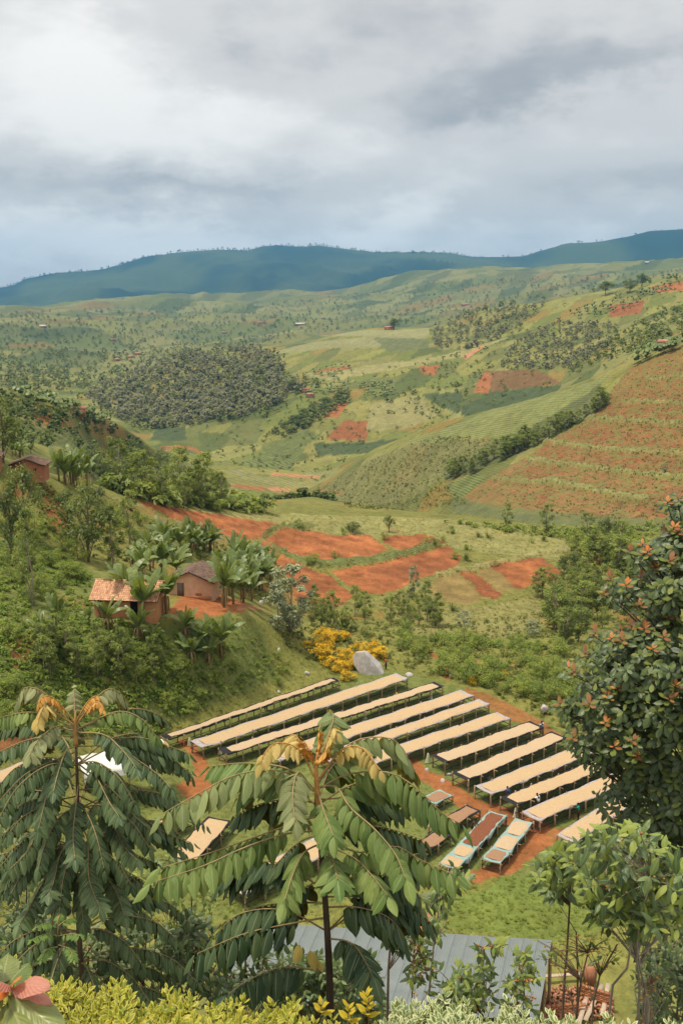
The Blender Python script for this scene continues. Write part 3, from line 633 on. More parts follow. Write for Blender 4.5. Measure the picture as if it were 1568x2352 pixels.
def gum_clumps(seed, h, slim=.2, low=.3, n=16):
    rs = random.Random(seed); out = []
    for k in range(n):
        t = low + (1 - low) * (k + rs.random()) / n
        w = slim * h * (1.15 - .85 * abs(t - .55) * 1.6) * (.5 + .7 * rs.random()); a = rs.random() * 6.28
        out.append((math.cos(a) * w, math.sin(a) * w, t * h, h * .075 * (.7 + .8 * rs.random())))
    out.append((0, 0, h * .97, h * .06)); return out
def round_clumps(seed, w, h, z0, n=16):
    rs = random.Random(seed); out = []
    for k in range(n):
        a = rs.random() * 6.28; q = rs.random() ** .5; t = rs.random()
        rr = w * .5 * q * math.sqrt(max(.08, 1 - (2 * t - .9) ** 2 * .8))
        out.append((math.cos(a) * rr, math.sin(a) * rr, z0 + h * (.12 + .78 * t), w * .17 * (.7 + .7 * rs.random())))
    return out
def trunk_mesh(name, h, r, seed, mat, clumps=(), lean=.04):
    rs = random.Random(seed); mb = MB()
    pts = [(0, 0, -.3)] + [(rs.uniform(-1, 1) * h * lean, rs.uniform(-1, 1) * h * lean, h * t) for t in (.3, .6, .92)]
    mb.tube(pts, [r, r * .85, r * .6, r * .25], 6)
    for c in list(clumps)[::2]:
        t = min(.85, max(.15, c[2] / h - .12)); b = np.array(pts[0]) * (1 - t) + np.array(pts[-1]) * t
        mb.tube([b, (np.array(b) + np.array(c[:3])) / 2 + np.array([0, 0, .02 * h]), c[:3]], [r * .4, r * .28, r * .12], 4, cap=False)
    return mb.mesh(name, mat, True)
class Kind:
    """a plant kind: crown and trunk meshes of a few individuals, of height 1 unit = metres at scale 1"""
    def __init__(s, name, variants): s.name = name; s.v = variants; s.i = 0
def make_kind(name, hs, build, cm, tm):
    vs = []
    for k, h in enumerate(hs):
        cl, per, leaf, asp, tr = build(k, h)
        V, F, A = crown_arrays(100 + k * 7 + len(name), cl, per, None, leaf, asp)
        vs.append((mesh_np('crown', V, F, cm, False, attrs={'v': A}), trunk_mesh('trunk', h, tr, k + 5, tm, cl), (V, F, A), h))
    return Kind(name, vs)
K_GUM = make_kind('eucalyptus_tree', [1, 1, 1, 1], lambda k, h: (gum_clumps(k + 1, 1, .18, .2, 24), 70, .021, .42, .014), M_GUM, M_BARK_L)
K_ROUND = make_kind('broadleaf_tree', [1, 1, 1], lambda k, h: (round_clumps(k + 3, .75, .72, .28, 26), 80, .023, .5, .022), M_TREE, M_BARK)
K_BUSH = make_kind('shrub', [1, 1, 1, 1], lambda k, h: (round_clumps(k + 9, 1.15, 1.0, -.05, 20), 70, .032, .5, .02), M_BUSH, M_BARK)
K_BLUE = make_kind('blue_gum', [1, 1], lambda k, h: (gum_clumps(k + 31, 1, .22, .10, 28), 80, .022, .5, .012), M_BLUEG, M_BARK_L)
K_YELB = make_kind('flowering_bush', [1, 1], lambda k, h: (round_clumps(k + 19, 1.3, .95, 0, 22), 50, .032, .5, .02), M_BUSH, M_BARK)
_yb = []
for k in range(2):
    V, F, A = crown_arrays(300 + k, [(x, y, z * 1.02, r * 1.05) for x, y, z, r in round_clumps(k + 19, 1.34, 1.0, .05, 22)], 44, None, .04, .8, up=1.0)
    _yb.append(mesh_np('blossoms', V, F, M_YEL, False, attrs={'v': A}))

PLACED = []
def place_tree(kind, p, h, label, cat, group=None, wide=1.0, var=None, sink=0.0):
    v = kind.v[(kind.i if var is None else var) % len(kind.v)]; kind.i += 1
    t = empty(kind.name, (p[0], p[1], p[2] - sink), rnd.random() * 6.28)
    t.scale = (h * wide, h * wide, h)
    link('trunk', v[1], t); c = link('crown', v[0], t)
    tag(t, label, cat, group); PLACED.append((p[0], p[1], h)); return t
def merged(name, kind_arrays, pts, hs, mat, label, cat=None, sx=None, tint=.0, group=None, seed=3):
    """uncountable growth as one mesh"""
    rs = np.random.default_rng(seed); Vs = []; Fs = []; As = []; n = 0
    for i, (p, h) in enumerate(zip(pts, hs)):
        V, F, A = kind_arrays[i % len(kind_arrays)]; a = rs.random() * 6.28; c, s_ = math.cos(a), math.sin(a); w = h * (1 if sx is None else sx)
        Q = np.stack([(V[:, 0] * c - V[:, 1] * s_) * w + p[0], (V[:, 0] * s_ + V[:, 1] * c) * w + p[1], V[:, 2] * h + p[2]], 1)
        Vs.append(Q); Fs.append(F + n); As.append(np.clip(A * .75 + .125 + rs.normal() * tint, 0, 1)); n += len(V)
    me = mesh_np(name, np.concatenate(Vs), np.concatenate(Fs), mat, False, attrs={'v': np.concatenate(As)})
    o = link(name, me); tag(o, label, cat, group, kind='stuff'); return o
# light trees for the far slopes
FAR_A = [crown_arrays(500 + k, round_clumps(60 + k, .85, .8, .08, 7), 11, None, .11, .6)[:3] for k in range(4)]
WOOD_A = [crown_arrays(520 + k, gum_clumps(70 + k, 1, .17, .3, 9), 9, None, .085, .6)[:3] for k in range(4)]
SHR_A = [crown_arrays(540 + k, round_clumps(80 + k, 1.2, .9, 0, 5), 10, None, .14, .55)[:3] for k in range(4)]
def tuft(seed, n=7, h=1.0, w=.06, sp=.5):
    rs = np.random.default_rng(seed); V = []
    for k in range(n):
        a = rs.random() * 6.28; d = np.array([math.cos(a), math.sin(a), 0]); s = np.array([-d[1], d[0], 0]); hh = h * (.55 + .5 * rs.random()); o = d * rs.random() * .25
        V += [o - s * w, o + s * w, o + d * sp * .45 * hh + s * w * .8 + [0, 0, hh * .7], o + d * sp * hh + [0, 0, hh]]
    V = np.array(V); F = np.arange(len(V)).reshape(-1, 4); return V, F, np.repeat(rs.random(n) * .5 + .25, 4)
TUFTS = [tuft(k, 6, 1, .11, .6) for k in range(5)]
LOWV = [crown_arrays(560 + k, round_clumps(90 + k, 1.3, .7, 0, 5), 11, None, .155, .5)[:3] for k in range(4)]

LOWF = [crown_arrays(580 + k, round_clumps(95 + k, 1.4, .6, 0, 3), 6, None, .2, .55)[:3] for k in range(5)]
def scatter_px(poly, n, seed, dmin=48, dmax=9000, h=0.0):
    rs = np.random.default_rng(seed); out = []
    for (x, y) in sample_poly(poly, n, rs):
        p = hit(x, y, h, dmin=dmin)
        if p is not None and p.y < dmax: out.append(p)
    return out
# table tops are kept clear of bushes; filled in by the tables (px polygons of terrace)
TABLE_ZONE = [(365, 1700), (760, 1560), (900, 1540), (1080, 1580), (1300, 1680), (1420, 1760), (1450, 1860), (1300, 1960), (1130, 2030), (950, 2000), (600, 2080), (380, 2050)]

# ---- grass on the terrace and the near slopes
def build_grass():
    rs = np.random.default_rng(8)
    poly = [(-40, 1440), (300, 1440), (650, 1400), (1000, 1400), (1400, 1430), (1600, 1430), (1600, 2200), (900, 2200), (300, 2150), (-40, 2100)]
    pts = []; hs = []
    for p in scatter_px(poly, 17000, 21, dmin=46, dmax=190):
        px, py = project_np(np.array([p.x, p.y, p.z]))
        a = math.atan2(p.x, p.y); i = min(np.searchsorted(AZ, a), len(AZ) - 1); j = min(np.searchsorted(DR, math.hypot(p.x, p.y)), len(DR) - 1)
        c = C[j, i]
        if c[0] > c[1] * 1.35 and rs.random() < .93: continue      # bare soil
        inz = in_poly(np.array([px]), np.array([py]), TABLE_ZONE)[0]
        pts.append(p); hs.append((.07 + .08 * rs.random()) if inz else (.09 + .2 * rs.random() ** 2.5))
    merged('grass', TUFTS, pts, hs, M_GRASS, 'short green grass between the drying tables and up the slope', tint=.14, sx=1.3)
    pts = []; hs = []
    for p in scatter_px([(240, 1150), (640, 1183), (1000, 1193), (1300, 1222), (1400, 1300), (1350, 1420), (1000, 1430), (640, 1400), (450, 1260)], 4000, 22, dmin=110, dmax=260):
        a = math.atan2(p.x, p.y); i = min(np.searchsorted(AZ, a), len(AZ) - 1); j = min(np.searchsorted(DR, math.hypot(p.x, p.y)), len(DR) - 1); c = C[j, i]
        if c[0] > c[1] * 1.35: continue
        pts.append(p); hs.append(.18 + .25 * rs.random())
    merged('meadow_grass', TUFTS, pts, hs, mat_leaf('meadow_blade', (.20, .20, .06), (.36, .33, .12), obj_var=0, rough=.8, spec=.1, up=.75), 'yellowish grass between the red plots on the knoll', tint=.15, sx=1.6)
build_grass()

# ---- weeds and low crops on the left slope and right brush
def build_weeds():
    rs = np.random.default_rng(18)
    pts = scatter_px([(-30, 1180), (100, 1250), (210, 1310), (210, 1420), (330, 1440), (420, 1460), (600, 1470), (640, 1560), (420, 1650), (380, 1690), (-30, 1690)], 2600, 31, dmin=60, dmax=160)
    pts = [p for p in pts if project_np(np.array(list(p)))[0] < 330 + 330 * rs.random() ** 1.3]
    merged('weeds', LOWV, pts, .35 + .55 * rs.random(len(pts)) ** 1.5, mat_leaf('weed_leaf', (.12, .20, .05), (.36, .45, .115), obj_var=0, up=.5, trans=.42), 'dense green weeds and low crops on the left slope', tint=.2)
    pts = scatter_px([(640, 1400), (1000, 1440), (1300, 1400), (1560, 1350), (1560, 1700), (1300, 1680), (1080, 1570), (900, 1530), (760, 1550), (650, 1480)], 1700, 32, dmin=90, dmax=220)
    merged('brush', LOWV, pts, .35 + .75 * rs.random(len(pts)) ** 1.5, mat_leaf('brush_leaf', (.12, .155, .05), (.30, .31, .12), obj_var=0, up=.5, trans=.42), 'scrubby low brush covering the slope beyond the tables', tint=.2)
    pts = scatter_px([(80, 1120), (300, 1170), (420, 1230), (560, 1260), (640, 1300), (640, 1390), (560, 1370), (480, 1300), (240, 1290), (100, 1240)], 520, 33, dmin=100, dmax=220)
    merged('undergrowth', LOWV, pts, .4 + .8 * rs.random(len(pts)) ** 1.5, mat_leaf('undergrowth_leaf', (.08, .115, .03), (.24, .27, .08), obj_var=0, up=.5, trans=.42), 'tangled undergrowth on the slope behind the houses', tint=.2)
    pts = scatter_px([(215, 1085), (300, 1045), (420, 1085), (520, 1140), (620, 1180), (480, 1172), (330, 1155), (250, 1130)], 520, 37, dmin=175, dmax=700)
    merged('undergrowth', LOWV, pts, 1.5 + 3 * rs.random(len(pts)) ** 1.5, M_GUM, 'olive undergrowth filling the gum thicket behind the crest', tint=.2)
    pts = scatter_px([(1020, 1200), (1300, 1215), (1600, 1200), (1600, 1330), (1350, 1300), (1290, 1240), (1100, 1215)], 700, 34, dmin=200, dmax=330)
    merged('brush', LOWV, pts, .7 + 1.3 * rs.random(len(pts)) ** 1.5, M_BUSH, 'pale scrub along the foot of the terraced hill', tint=.2)
    pts = scatter_px([(1600, 800), (1430, 860), (1330, 975), (1080, 1140), (1300, 1190), (1600, 1200)], 3600, 35, dmin=240, dmax=640)
    merged('hillside_scrub', LOWF, pts, .3 + .8 * rs.random(len(pts)) ** 2.5, mat_leaf('terrace_scrub', (.12, .13, .045), (.24, .24, .09), obj_var=0, up=.65, trans=.5), 'low scrub dotted over the red terraced hill', tint=.2)
    pts = scatter_px([(720, 1128), (850, 1058), (1000, 1000), (1180, 1010), (1020, 1110), (1080, 1160), (900, 1175), (800, 1165)], 2400, 36, dmin=240, dmax=700)
    merged('hillside_scrub', LOWF, pts, .5 + 1.4 * rs.random(len(pts)) ** 2.5, mat_leaf('slope_scrub', (.12, .135, .06), (.22, .225, .10), obj_var=0, up=.65, trans=.5), 'dark scrub on the grassy slope left of the terraces', tint=.2)
build_weeds()

# ---- trees and shrubs of the far slopes
def build_far():
    rs = np.random.default_rng(28)
    # the eucalyptus wood: reads as one mass
    pts = scatter_px([(185, 908), (240, 880), (330, 846), (420, 818), (520, 803), (600, 806), (650, 840), (640, 870), (700, 895), (660, 922), (560, 962), (440, 978), (330, 990), (265, 960)], 1150, 41, dmin=800, dmax=1600)
    merged('eucalyptus_wood', FAR_A + WOOD_A[:1], pts, 7 + 6 * rs.random(len(pts)) ** 1.5, M_WOOD, 'grey green eucalyptus wood covering the slope across the valley', 'wood', tint=.16)
    pts = scatter_px([(150, 915), (240, 870), (330, 835), (440, 800), (620, 795), (680, 840), (740, 890), (690, 940), (560, 985), (330, 1000), (230, 970)], 260, 42, dmin=800, dmax=1650)
    merged('wood_edge', WOOD_A + FAR_A, pts, 5 + 9 * rs.random(len(pts)) ** 2, M_FAR, 'loose trees thinning out round the eucalyptus wood', tint=.2, seed=4)
    specs = [([(-20, 720), (420, 700), (700, 690), (960, 650), (1200, 640), (1568, 620), (1568, 640), (1250, 690), (1000, 745), (760, 760), (600, 800), (420, 815), (200, 900), (-20, 900)], 2300, 5, 12, 1000, 5600, FAR_A, M_FAR, 'distant_trees', 'scattered dark trees over the far valley fields'),
             ([(-20, 905), (150, 930), (330, 1030), (300, 1060), (150, 1030), (-20, 1030)], 130, 4, 7, 200, 700, FAR_A, M_TREE, 'spur_trees', 'trees and bushes on the low spur at left'),
             ([(1140, 850), (1180, 790), (1280, 740), (1420, 750), (1390, 800), (1310, 850), (1200, 850)], 330, 4, 8, 600, 1300, FAR_A, M_WOOD, 'hillside_thicket', 'grey green thicket on the ridge at right'),
             ([(985, 800), (1000, 745), (1120, 715), (1250, 700), (1200, 760), (1060, 810)], 260, 5, 9, 900, 1700, FAR_A, M_WOOD, 'hillside_thicket', 'loose grey green trees below the plateau field'),
             ([(610, 1000), (740, 930), (800, 900), (800, 925), (720, 975), (640, 1010)], 130, 5, 9, 700, 1300, FAR_A, M_FAR, 'tree_strip', 'strip of trees running down the patchwork ridge'),
             ([(1568, 700), (1400, 770), (1300, 860), (1400, 830), (1568, 770)], 170, 4, 8, 500, 1100, FAR_A, M_FAR, 'hillside_thicket', 'dark trees high on the right hand ridge'),
             ([(840, 960), (1000, 830), (1140, 780), (1140, 860), (1000, 960)], 70, 3, 7, 640, 1500, FAR_A, M_FAR, 'field_trees', 'single trees between the patchwork fields'),
             ([(430, 1050), (700, 880), (1000, 820), (1300, 700), (1568, 640), (1568, 790), (1300, 880), (1000, 980), (720, 1110)], 650, 1.5, 4.5, 640, 1700, SHR_A, M_FAR, 'field_shrubs', 'shrubs along the field borders of the middle ridges'),
             ([(700, 1180), (800, 1165), (760, 1150), (560, 1160)], 60, 3, 6, 300, 700, FAR_A, M_TREE, 'valley_bushes', 'bushes on the valley floor behind the knoll')]
    for k, (poly, n, h0, h1, d0, d1, arr, mt, nm, lb) in enumerate(specs):
        pts = scatter_px(poly, n, 50 + k, dmin=d0, dmax=d1)
        merged(nm, arr, pts, h0 + (h1 - h0) * rs.random(len(pts)) ** 1.5, mt, lb, tint=.18, seed=k)
    # tree fringe on the mountain ridge
    pts = []
    for x in np.linspace(0, 1568, 420):
        y = np.interp(x, [0, 60, 130, 230, 330, 420, 500, 600, 730, 860, 1040, 1080, 1200, 1240, 1300, 1440, 1490, 1568], [661, 641, 628, 621, 592, 578, 572, 567, 563, 581, 582, 590, 590, 578, 561, 546, 531, 527])
        if rs.random() < .30 + .55 * (x > 1080): continue
        for dy in (1, 2, 4, 7):
            p = hit(x + rs.random() * 4, y + dy, dmin=6000)
            if p is not None: pts.append(p); break
    merged('ridge_trees', FAR_A, pts, 14 + 18 * rs.random(len(pts)) ** 2.5, mat_leaf('ridge_leaf', (.02, .035, .018), (.05, .07, .03), obj_var=0), 'row of tiny trees along the mountain ridge', sx=.9)
build_far()

# ---- countable trees and shrubs of the near slopes
def which(P, label):
    """adds where in its group each one stands, as seen in the photo"""
    if not P: return []
    X, Y = project_np(np.array([list(p) for p in P])); qx = np.argsort(np.argsort(X)) / len(P); qy = np.argsort(np.argsort(Y)) / len(P)
    return [label + ', ' + ('upper ' if b < .34 else ('lower ' if b > .66 else 'middle ')) + ('left' if a < .2 else 'inner left' if a < .4 else 'centre' if a < .6 else 'inner right' if a < .8 else 'right') for a, b in zip(qx, qy)]
def near_trees():
    rs = random.Random(5)
    def many(kind, poly, n, h0, h1, label, cat, group, seed, dmin=80, dmax=420, wide=(1, 1.2)):
        P = scatter_px(poly, n, seed, dmin=dmin, dmax=dmax); lab = which(P, label)
        for p, lb in zip(P, lab):
            h = rs.uniform(h0, h1); sz = 'low ' if h < h0 + (h1 - h0) * .33 else ('tall ' if h > h0 + (h1 - h0) * .67 else 'mid sized ')
            place_tree(kind, p, h, sz + lb, cat, group, rs.uniform(*wide))
    # single outstanding ones
    def one(kind, px, py, top, label, cat, wide=1.0, var=None, dmin=60):
        p = hit(px, py, dmin=dmin); d = p.length; h = (py - top) / FL * d * 1.03
        return place_tree(kind, p, h, label, cat, None, wide, var)
    one(K_ROUND, 62, 1245, 1075, 'tall dark tree on the left edge below the brick hut', 'tree', .62, 0)
    one(K_ROUND, 30, 1300, 1130, 'dark slim tree left of the tallest tree on the left slope', 'tree', .5, 1)
    one(K_ROUND, 205, 1290, 1115, 'broad dark tree standing upslope behind the tiled house', 'tree', .85, 2)
    one(K_ROUND, 160, 1235, 1130, 'olive green tree beside the red cut in the left slope', 'tree', .8, 1)
    one(K_ROUND, 480, 1262, 1192, 'dark round tree rising among the banana plants', 'tree', .9, 0)
    one(K_GUM, 75, 1390, 1180, 'thin bare stemmed gum tree left of the tiled house', 'tree', .6, 1)
    one(K_GUM, 300, 1250, 1130, 'slender gum tree on the slope above the bananas', 'tree', .9, 2)
    one(K_GUM, 262, 1300, 1165, 'leaning gum tree upslope of the tiled roof', 'tree', .8, 0)
    one(K_BLUE, 665, 1452, 1297, 'silvery blue gum standing right of the banana grove', 'tree', 1.15, 0)
    one(K_BLUE, 640, 1448, 1340, 'smaller silvery blue gum leaning against its taller twin', 'tree', 1.0, 1)
    one(K_BLUE, 948, 1372, 1302, 'thin blue grey gum sapling below the red plot', 'tree', .8, 1)
    one(K_BLUE, 1063, 1452, 1403, 'small blue grey gum sapling on the grass slope', 'tree', 1.3, 0)
    one(K_BLUE, 1222, 1462, 1425, 'pale silver bush on the slope right of the tea hedge', 'shrub', 1.9, 1)
    one(K_BLUE, 1525, 1085, 1065, 'single pale bush high on the terraced hill', 'shrub', 1.4, 0, 240)
    one(K_ROUND, 810, 1222, 1198, 'low dark tree clump on the crest of the knoll', 'tree', 2.0, 2, 150)
    one(K_ROUND, 893, 1222, 1184, 'lone umbrella shaped tree on the knoll crest', 'tree', .9, 1, 150)
    one(K_ROUND, 775, 1180, 1150, 'round tree just behind the knoll crest', 'tree', 1.3, 0, 300)
    one(K_GUM, 1163, 1215, 1158, 'bright green gum at the foot of the terraced hill', 'tree', 1.0, 1, 200)
    one(K_GUM, 1255, 1225, 1160, 'dark gum beside the red gully of the terraced hill', 'tree', 1.2, 2, 200)
    one(K_GUM, 1347, 1235, 1180, 'bluish gum at the right end of the knoll', 'tree', 1.3, 0, 200)
    one(K_ROUND, 1390, 1245, 1192, 'dark tiered tree at the right end of the knoll', 'tree', 1.0, 1, 200)
    one(K_ROUND, 676, 900, 868, 'round dark tree at the edge of the eucalyptus wood', 'tree', 1.3, 0, 700)
    one(K_ROUND, 905, 757, 733, 'broad dark tree on the far plateau field', 'tree', 1.5, 1, 900)
    one(K_ROUND, 1445, 672, 645, 'dark round tree on the right hand skyline ridge', 'tree', 1.4, 2, 900)
    one(K_ROUND, 1390, 678, 648, 'blue green tree left of the dark one on the right ridge', 'tree', 1.4, 0, 900)
    one(K_ROUND, 1472, 660, 632, 'highest small tree on the right hand ridge', 'tree', 1.3, 1, 900)
    one(K_ROUND, 8, 1062, 918, 'dark russet tinged tree on the left edge above the brick huts', 'tree', .75, 2, 100)
    # groups
    many(K_GUM, [(215, 1080), (300, 1040), (360, 1040), (420, 1080), (520, 1140), (530, 1170), (430, 1168), (330, 1155), (250, 1130)], 84, 5, 11, 'gum tree in the thicket behind the left hill crest', 'tree', 'gum thicket behind the left crest', 61, dmin=170, dmax=700)
    many(K_ROUND, [(190, 1060), (260, 1030), (330, 1060), (300, 1130), (220, 1120)], 12, 6, 10, 'dark tree at the near edge of the gum thicket', 'tree', 'dark trees by the gum thicket', 62, dmin=150, dmax=700)
    many(K_GUM, [(1290, 1270), (1400, 1260), (1440, 1330), (1400, 1470), (1290, 1480), (1240, 1420), (1200, 1380), (1290, 1340)], 46, 3, 6.8, 'young gum tree in the gully right of the red plots', 'tree', 'young gums in the right gully', 63, dmin=120, dmax=260, wide=(1.1, 1.6))
    many(K_ROUND, [(1310, 1290), (1420, 1280), (1440, 1440), (1300, 1460)], 10, 3.5, 6, 'dark broad tree among the gums of the right gully', 'tree', 'dark trees in the right gully', 64, dmin=120, dmax=260)
    many(K_GUM, [(700, 1420), (880, 1400), (1000, 1400), (1010, 1450), (900, 1470), (800, 1450), (700, 1445)], 22, 2.6, 5.5, 'slim young gum on the slope below the red plots', 'tree', 'saplings below the red plots', 65, dmin=100, dmax=220)
    many(K_BUSH, [(860, 1440), (1020, 1470), (1200, 1480), (1300, 1500), (1320, 1640), (1200, 1600), (1050, 1560), (960, 1520)], 60, 1.2, 3, 'scrubby bush on the slope beyond the table ends', 'shrub', 'bushes beyond the table ends', 66, dmin=100, dmax=200)
    many(K_BUSH, [(20, 1450), (200, 1460), (330, 1490), (420, 1530), (600, 1540), (400, 1630), (200, 1570), (20, 1570)], 38, .8, 2.2, 'leafy green bush on the slope below the tiled house', 'shrub', 'bushes below the tiled house', 67, dmin=70, dmax=140)
    many(K_BUSH, [(430, 1540), (600, 1500), (700, 1530), (640, 1590), (430, 1660), (390, 1670)], 22, .5, 1.5, 'small bush on the grass left of the uppermost table', 'shrub', 'bushes left of the uppermost table', 77, dmin=70, dmax=140)
    many(K_GUM, [(20, 1480), (200, 1490), (330, 1520), (420, 1545), (540, 1570), (300, 1570), (20, 1560)], 26, 2, 4.2, 'feathery sapling on the slope below the tiled house', 'tree', 'saplings below the tiled house', 68, dmin=70, dmax=140)
    many(K_BUSH, [(20, 1180), (150, 1230), (200, 1300), (190, 1390), (60, 1380), (-10, 1300)], 40, 1.0, 2.3, 'dark leafy bush on the left slope under the brick hut', 'shrub', 'bushes under the brick hut', 69, dmin=80, dmax=160)
    many(K_BUSH, [(300, 1160), (460, 1230), (560, 1270), (480, 1290), (330, 1260), (240, 1200)], 18, 1.0, 2.2, 'bush on the slope between the houses and the crest', 'shrub', 'bushes behind the houses', 70, dmin=100, dmax=220)
    many(K_BUSH, [(0, 1590), (60, 1590), (40, 1700), (0, 1720)], 8, 1.4, 2.6, 'dark bush left of the big feather leaved tree', 'shrub', 'bushes at the left edge', 71, dmin=60, dmax=120)
    many(K_GUM, [(1400, 905), (1330, 960), (1230, 1000), (1120, 1060), (1030, 1095), (1050, 1105), (1250, 1015), (1380, 945)], 60, 4, 9, 'dark tree in the line running down beside the tea hill', 'tree', 'tree line beside the tea hill', 72, dmin=300, dmax=640, wide=(1.2, 1.8))
    many(K_GUM, [(1400, 1260), (1600, 1240), (1600, 1420), (1440, 1440)], 26, 4, 8, 'young gum behind the red tipped bush', 'tree', 'gums behind the red tipped bush', 73, dmin=120, dmax=300, wide=(1.1, 1.6))
    many(K_BUSH, [(620, 1190), (760, 1190), (1290, 1240), (1050, 1290), (700, 1300)], 16, 1, 2, 'small bush on the border of a red plot', 'shrub', 'bushes between the red plots', 74, dmin=130, dmax=250)
    many(K_ROUND, [(620, 1010), (720, 945), (800, 905), (690, 985)], 18, 7, 11, 'dark tree in the strip on the patchwork ridge', 'tree', 'trees on the patchwork ridge', 75, dmin=650, dmax=1300)
    # yellow flowering bushes round the boulder
    YP = scatter_px([(690, 1500), (740, 1460), (830, 1455), (880, 1500), (860, 1540), (800, 1565), (730, 1540)], 32, 76, dmin=90, dmax=160)
    for k, (p, lb) in enumerate(zip(YP, which(YP, 'bush covered in yellow blossom by the grey boulder'))):
        t = place_tree(K_YELB, p, rs.uniform(.9, 1.7), lb, 'shrub', 'yellow bushes by the boulder', 1.15, k)
        link('blossoms', _yb[k % 2], t)
    for (x, y) in ((1085, 1612 - 40), (1150, 1560), (1250, 1330)):
        p = hit(x, y); t = place_tree(K_YELB, p, 1.2, {1572: 'yellow flowered bush near the upper table ends', 1560: 'yellow flowered bush in the scrub above the right tables', 1330: 'yellow green bush by the last red plot'}[y], 'shrub', None, 1, 0)
        link('blossoms', _yb[0], t)
near_trees()

# ---- banana plants
def banana_leaf(seed, arch, fold):
    rs = random.Random(seed); mb = MB(); N = 12; L = 1.0
    P = []; ang = R(82)
    x = z = 0.0
    for i in range(N + 1):
        P.append((x, z)); ang -= arch / N * (.5 + 1.2 * i / N); x += math.cos(ang) * L / N; z += math.sin(ang) * L / N
    P = np.array(P)
    for s in (-1, 1):
        i = 1
        while i < N:
            j = min(N, i + rs.choice((1, 1, 2, 3)))
            ds = rs.uniform(-.12, .12)
            for k in range(i, j):
                def w(t): return .168 * math.sin(math.pi * min(1, max(0, (t / N - .06) / .97))) ** .55
                a, b = k + .04 * (k == i), k + 1 - .04 * (k + 1 == j)
                def pt(t, f):
                    q = int(min(N - 1, t)); c = P[q] + (P[q + 1] - P[q]) * (t - q); ww = w(t) * f
                    return (c[0] + .03 * f, s * ww * math.cos(fold + ds), c[1] - abs(ww) * math.sin(fold + ds))
                mb.add([pt(a, 0), pt(b, 0), pt(b, 1), pt(a, 1)], [[0, 1, 2, 3]], a=rs.uniform(.3, .7))
            i = j
    mb.tube([(p[0], 0, p[1] - .008) for p in P[::2]], [.016, .014, .012, .01, .008, .006, .003], 4, cap=False, a=.95)
    return mb.mesh('leaf', M_BAN)
BAN_L = [banana_leaf(k, a, f) for k, (a, f) in enumerate([(R(22), .4), (R(55), .5), (R(88), .55), (R(112), .7), (R(70), .35), (R(6), .9)])]
def _bstem():
    mb = MB(); mb.tube([(0, 0, -.3), (.01, 0, .4), (0, .02, 1.0)], [.085, .075, .045], 8); return mb.mesh('stem', M_BSTEM, True)
BAN_S = _bstem()
def _bdry():
    rs = random.Random(4); mb = MB()
    for k in range(5):
        a = rs.random() * 6.28; pts = [(math.cos(a) * r, math.sin(a) * r, z) for r, z in ((.05, .95), (.22, .9), (.3, .55), (.26, .15))]
        Q = np.array(pts); s = np.array([-math.sin(a), math.cos(a), 0]); mb.grid(np.stack([Q - s * .05, Q + s * .05], 1), a=rs.random())
    return mb.mesh('dry_leaves', M_BANDRY)
BAN_D = _bdry()
def banana(p, h, label, group=None, n=9, rs=rnd):
    n += 1
    """h = overall height"""
    t = empty('banana_plant', p, rs.random() * 6.28); sh = h * .40
    link('stem', BAN_S, t, scale=(h * .26 + .6, h * .26 + .6, sh), rot=(rs.uniform(-.08, .08), rs.uniform(-.08, .08), 0))
    for k in range(n):
        a = k * 2.4 + rs.uniform(-.3, .3); tilt = rs.uniform(-.25, .35)
        v = rs.choice((0, 0, 1, 1, 2, 3, 4)) if k > 0 else 5
        l = h * rs.uniform(.56, .78) * (1.0 if k else .85)
        o = link('leaf', BAN_L[v], t, loc=(0, 0, sh * .97), rot=Euler((rs.uniform(-.3, .3), tilt, a)), scale=l)
    if rs.random() < .6: link('dry_leaves', BAN_D, t, scale=(1.8, 1.8, sh))
    tag(t, label, 'banana plant', group); return t
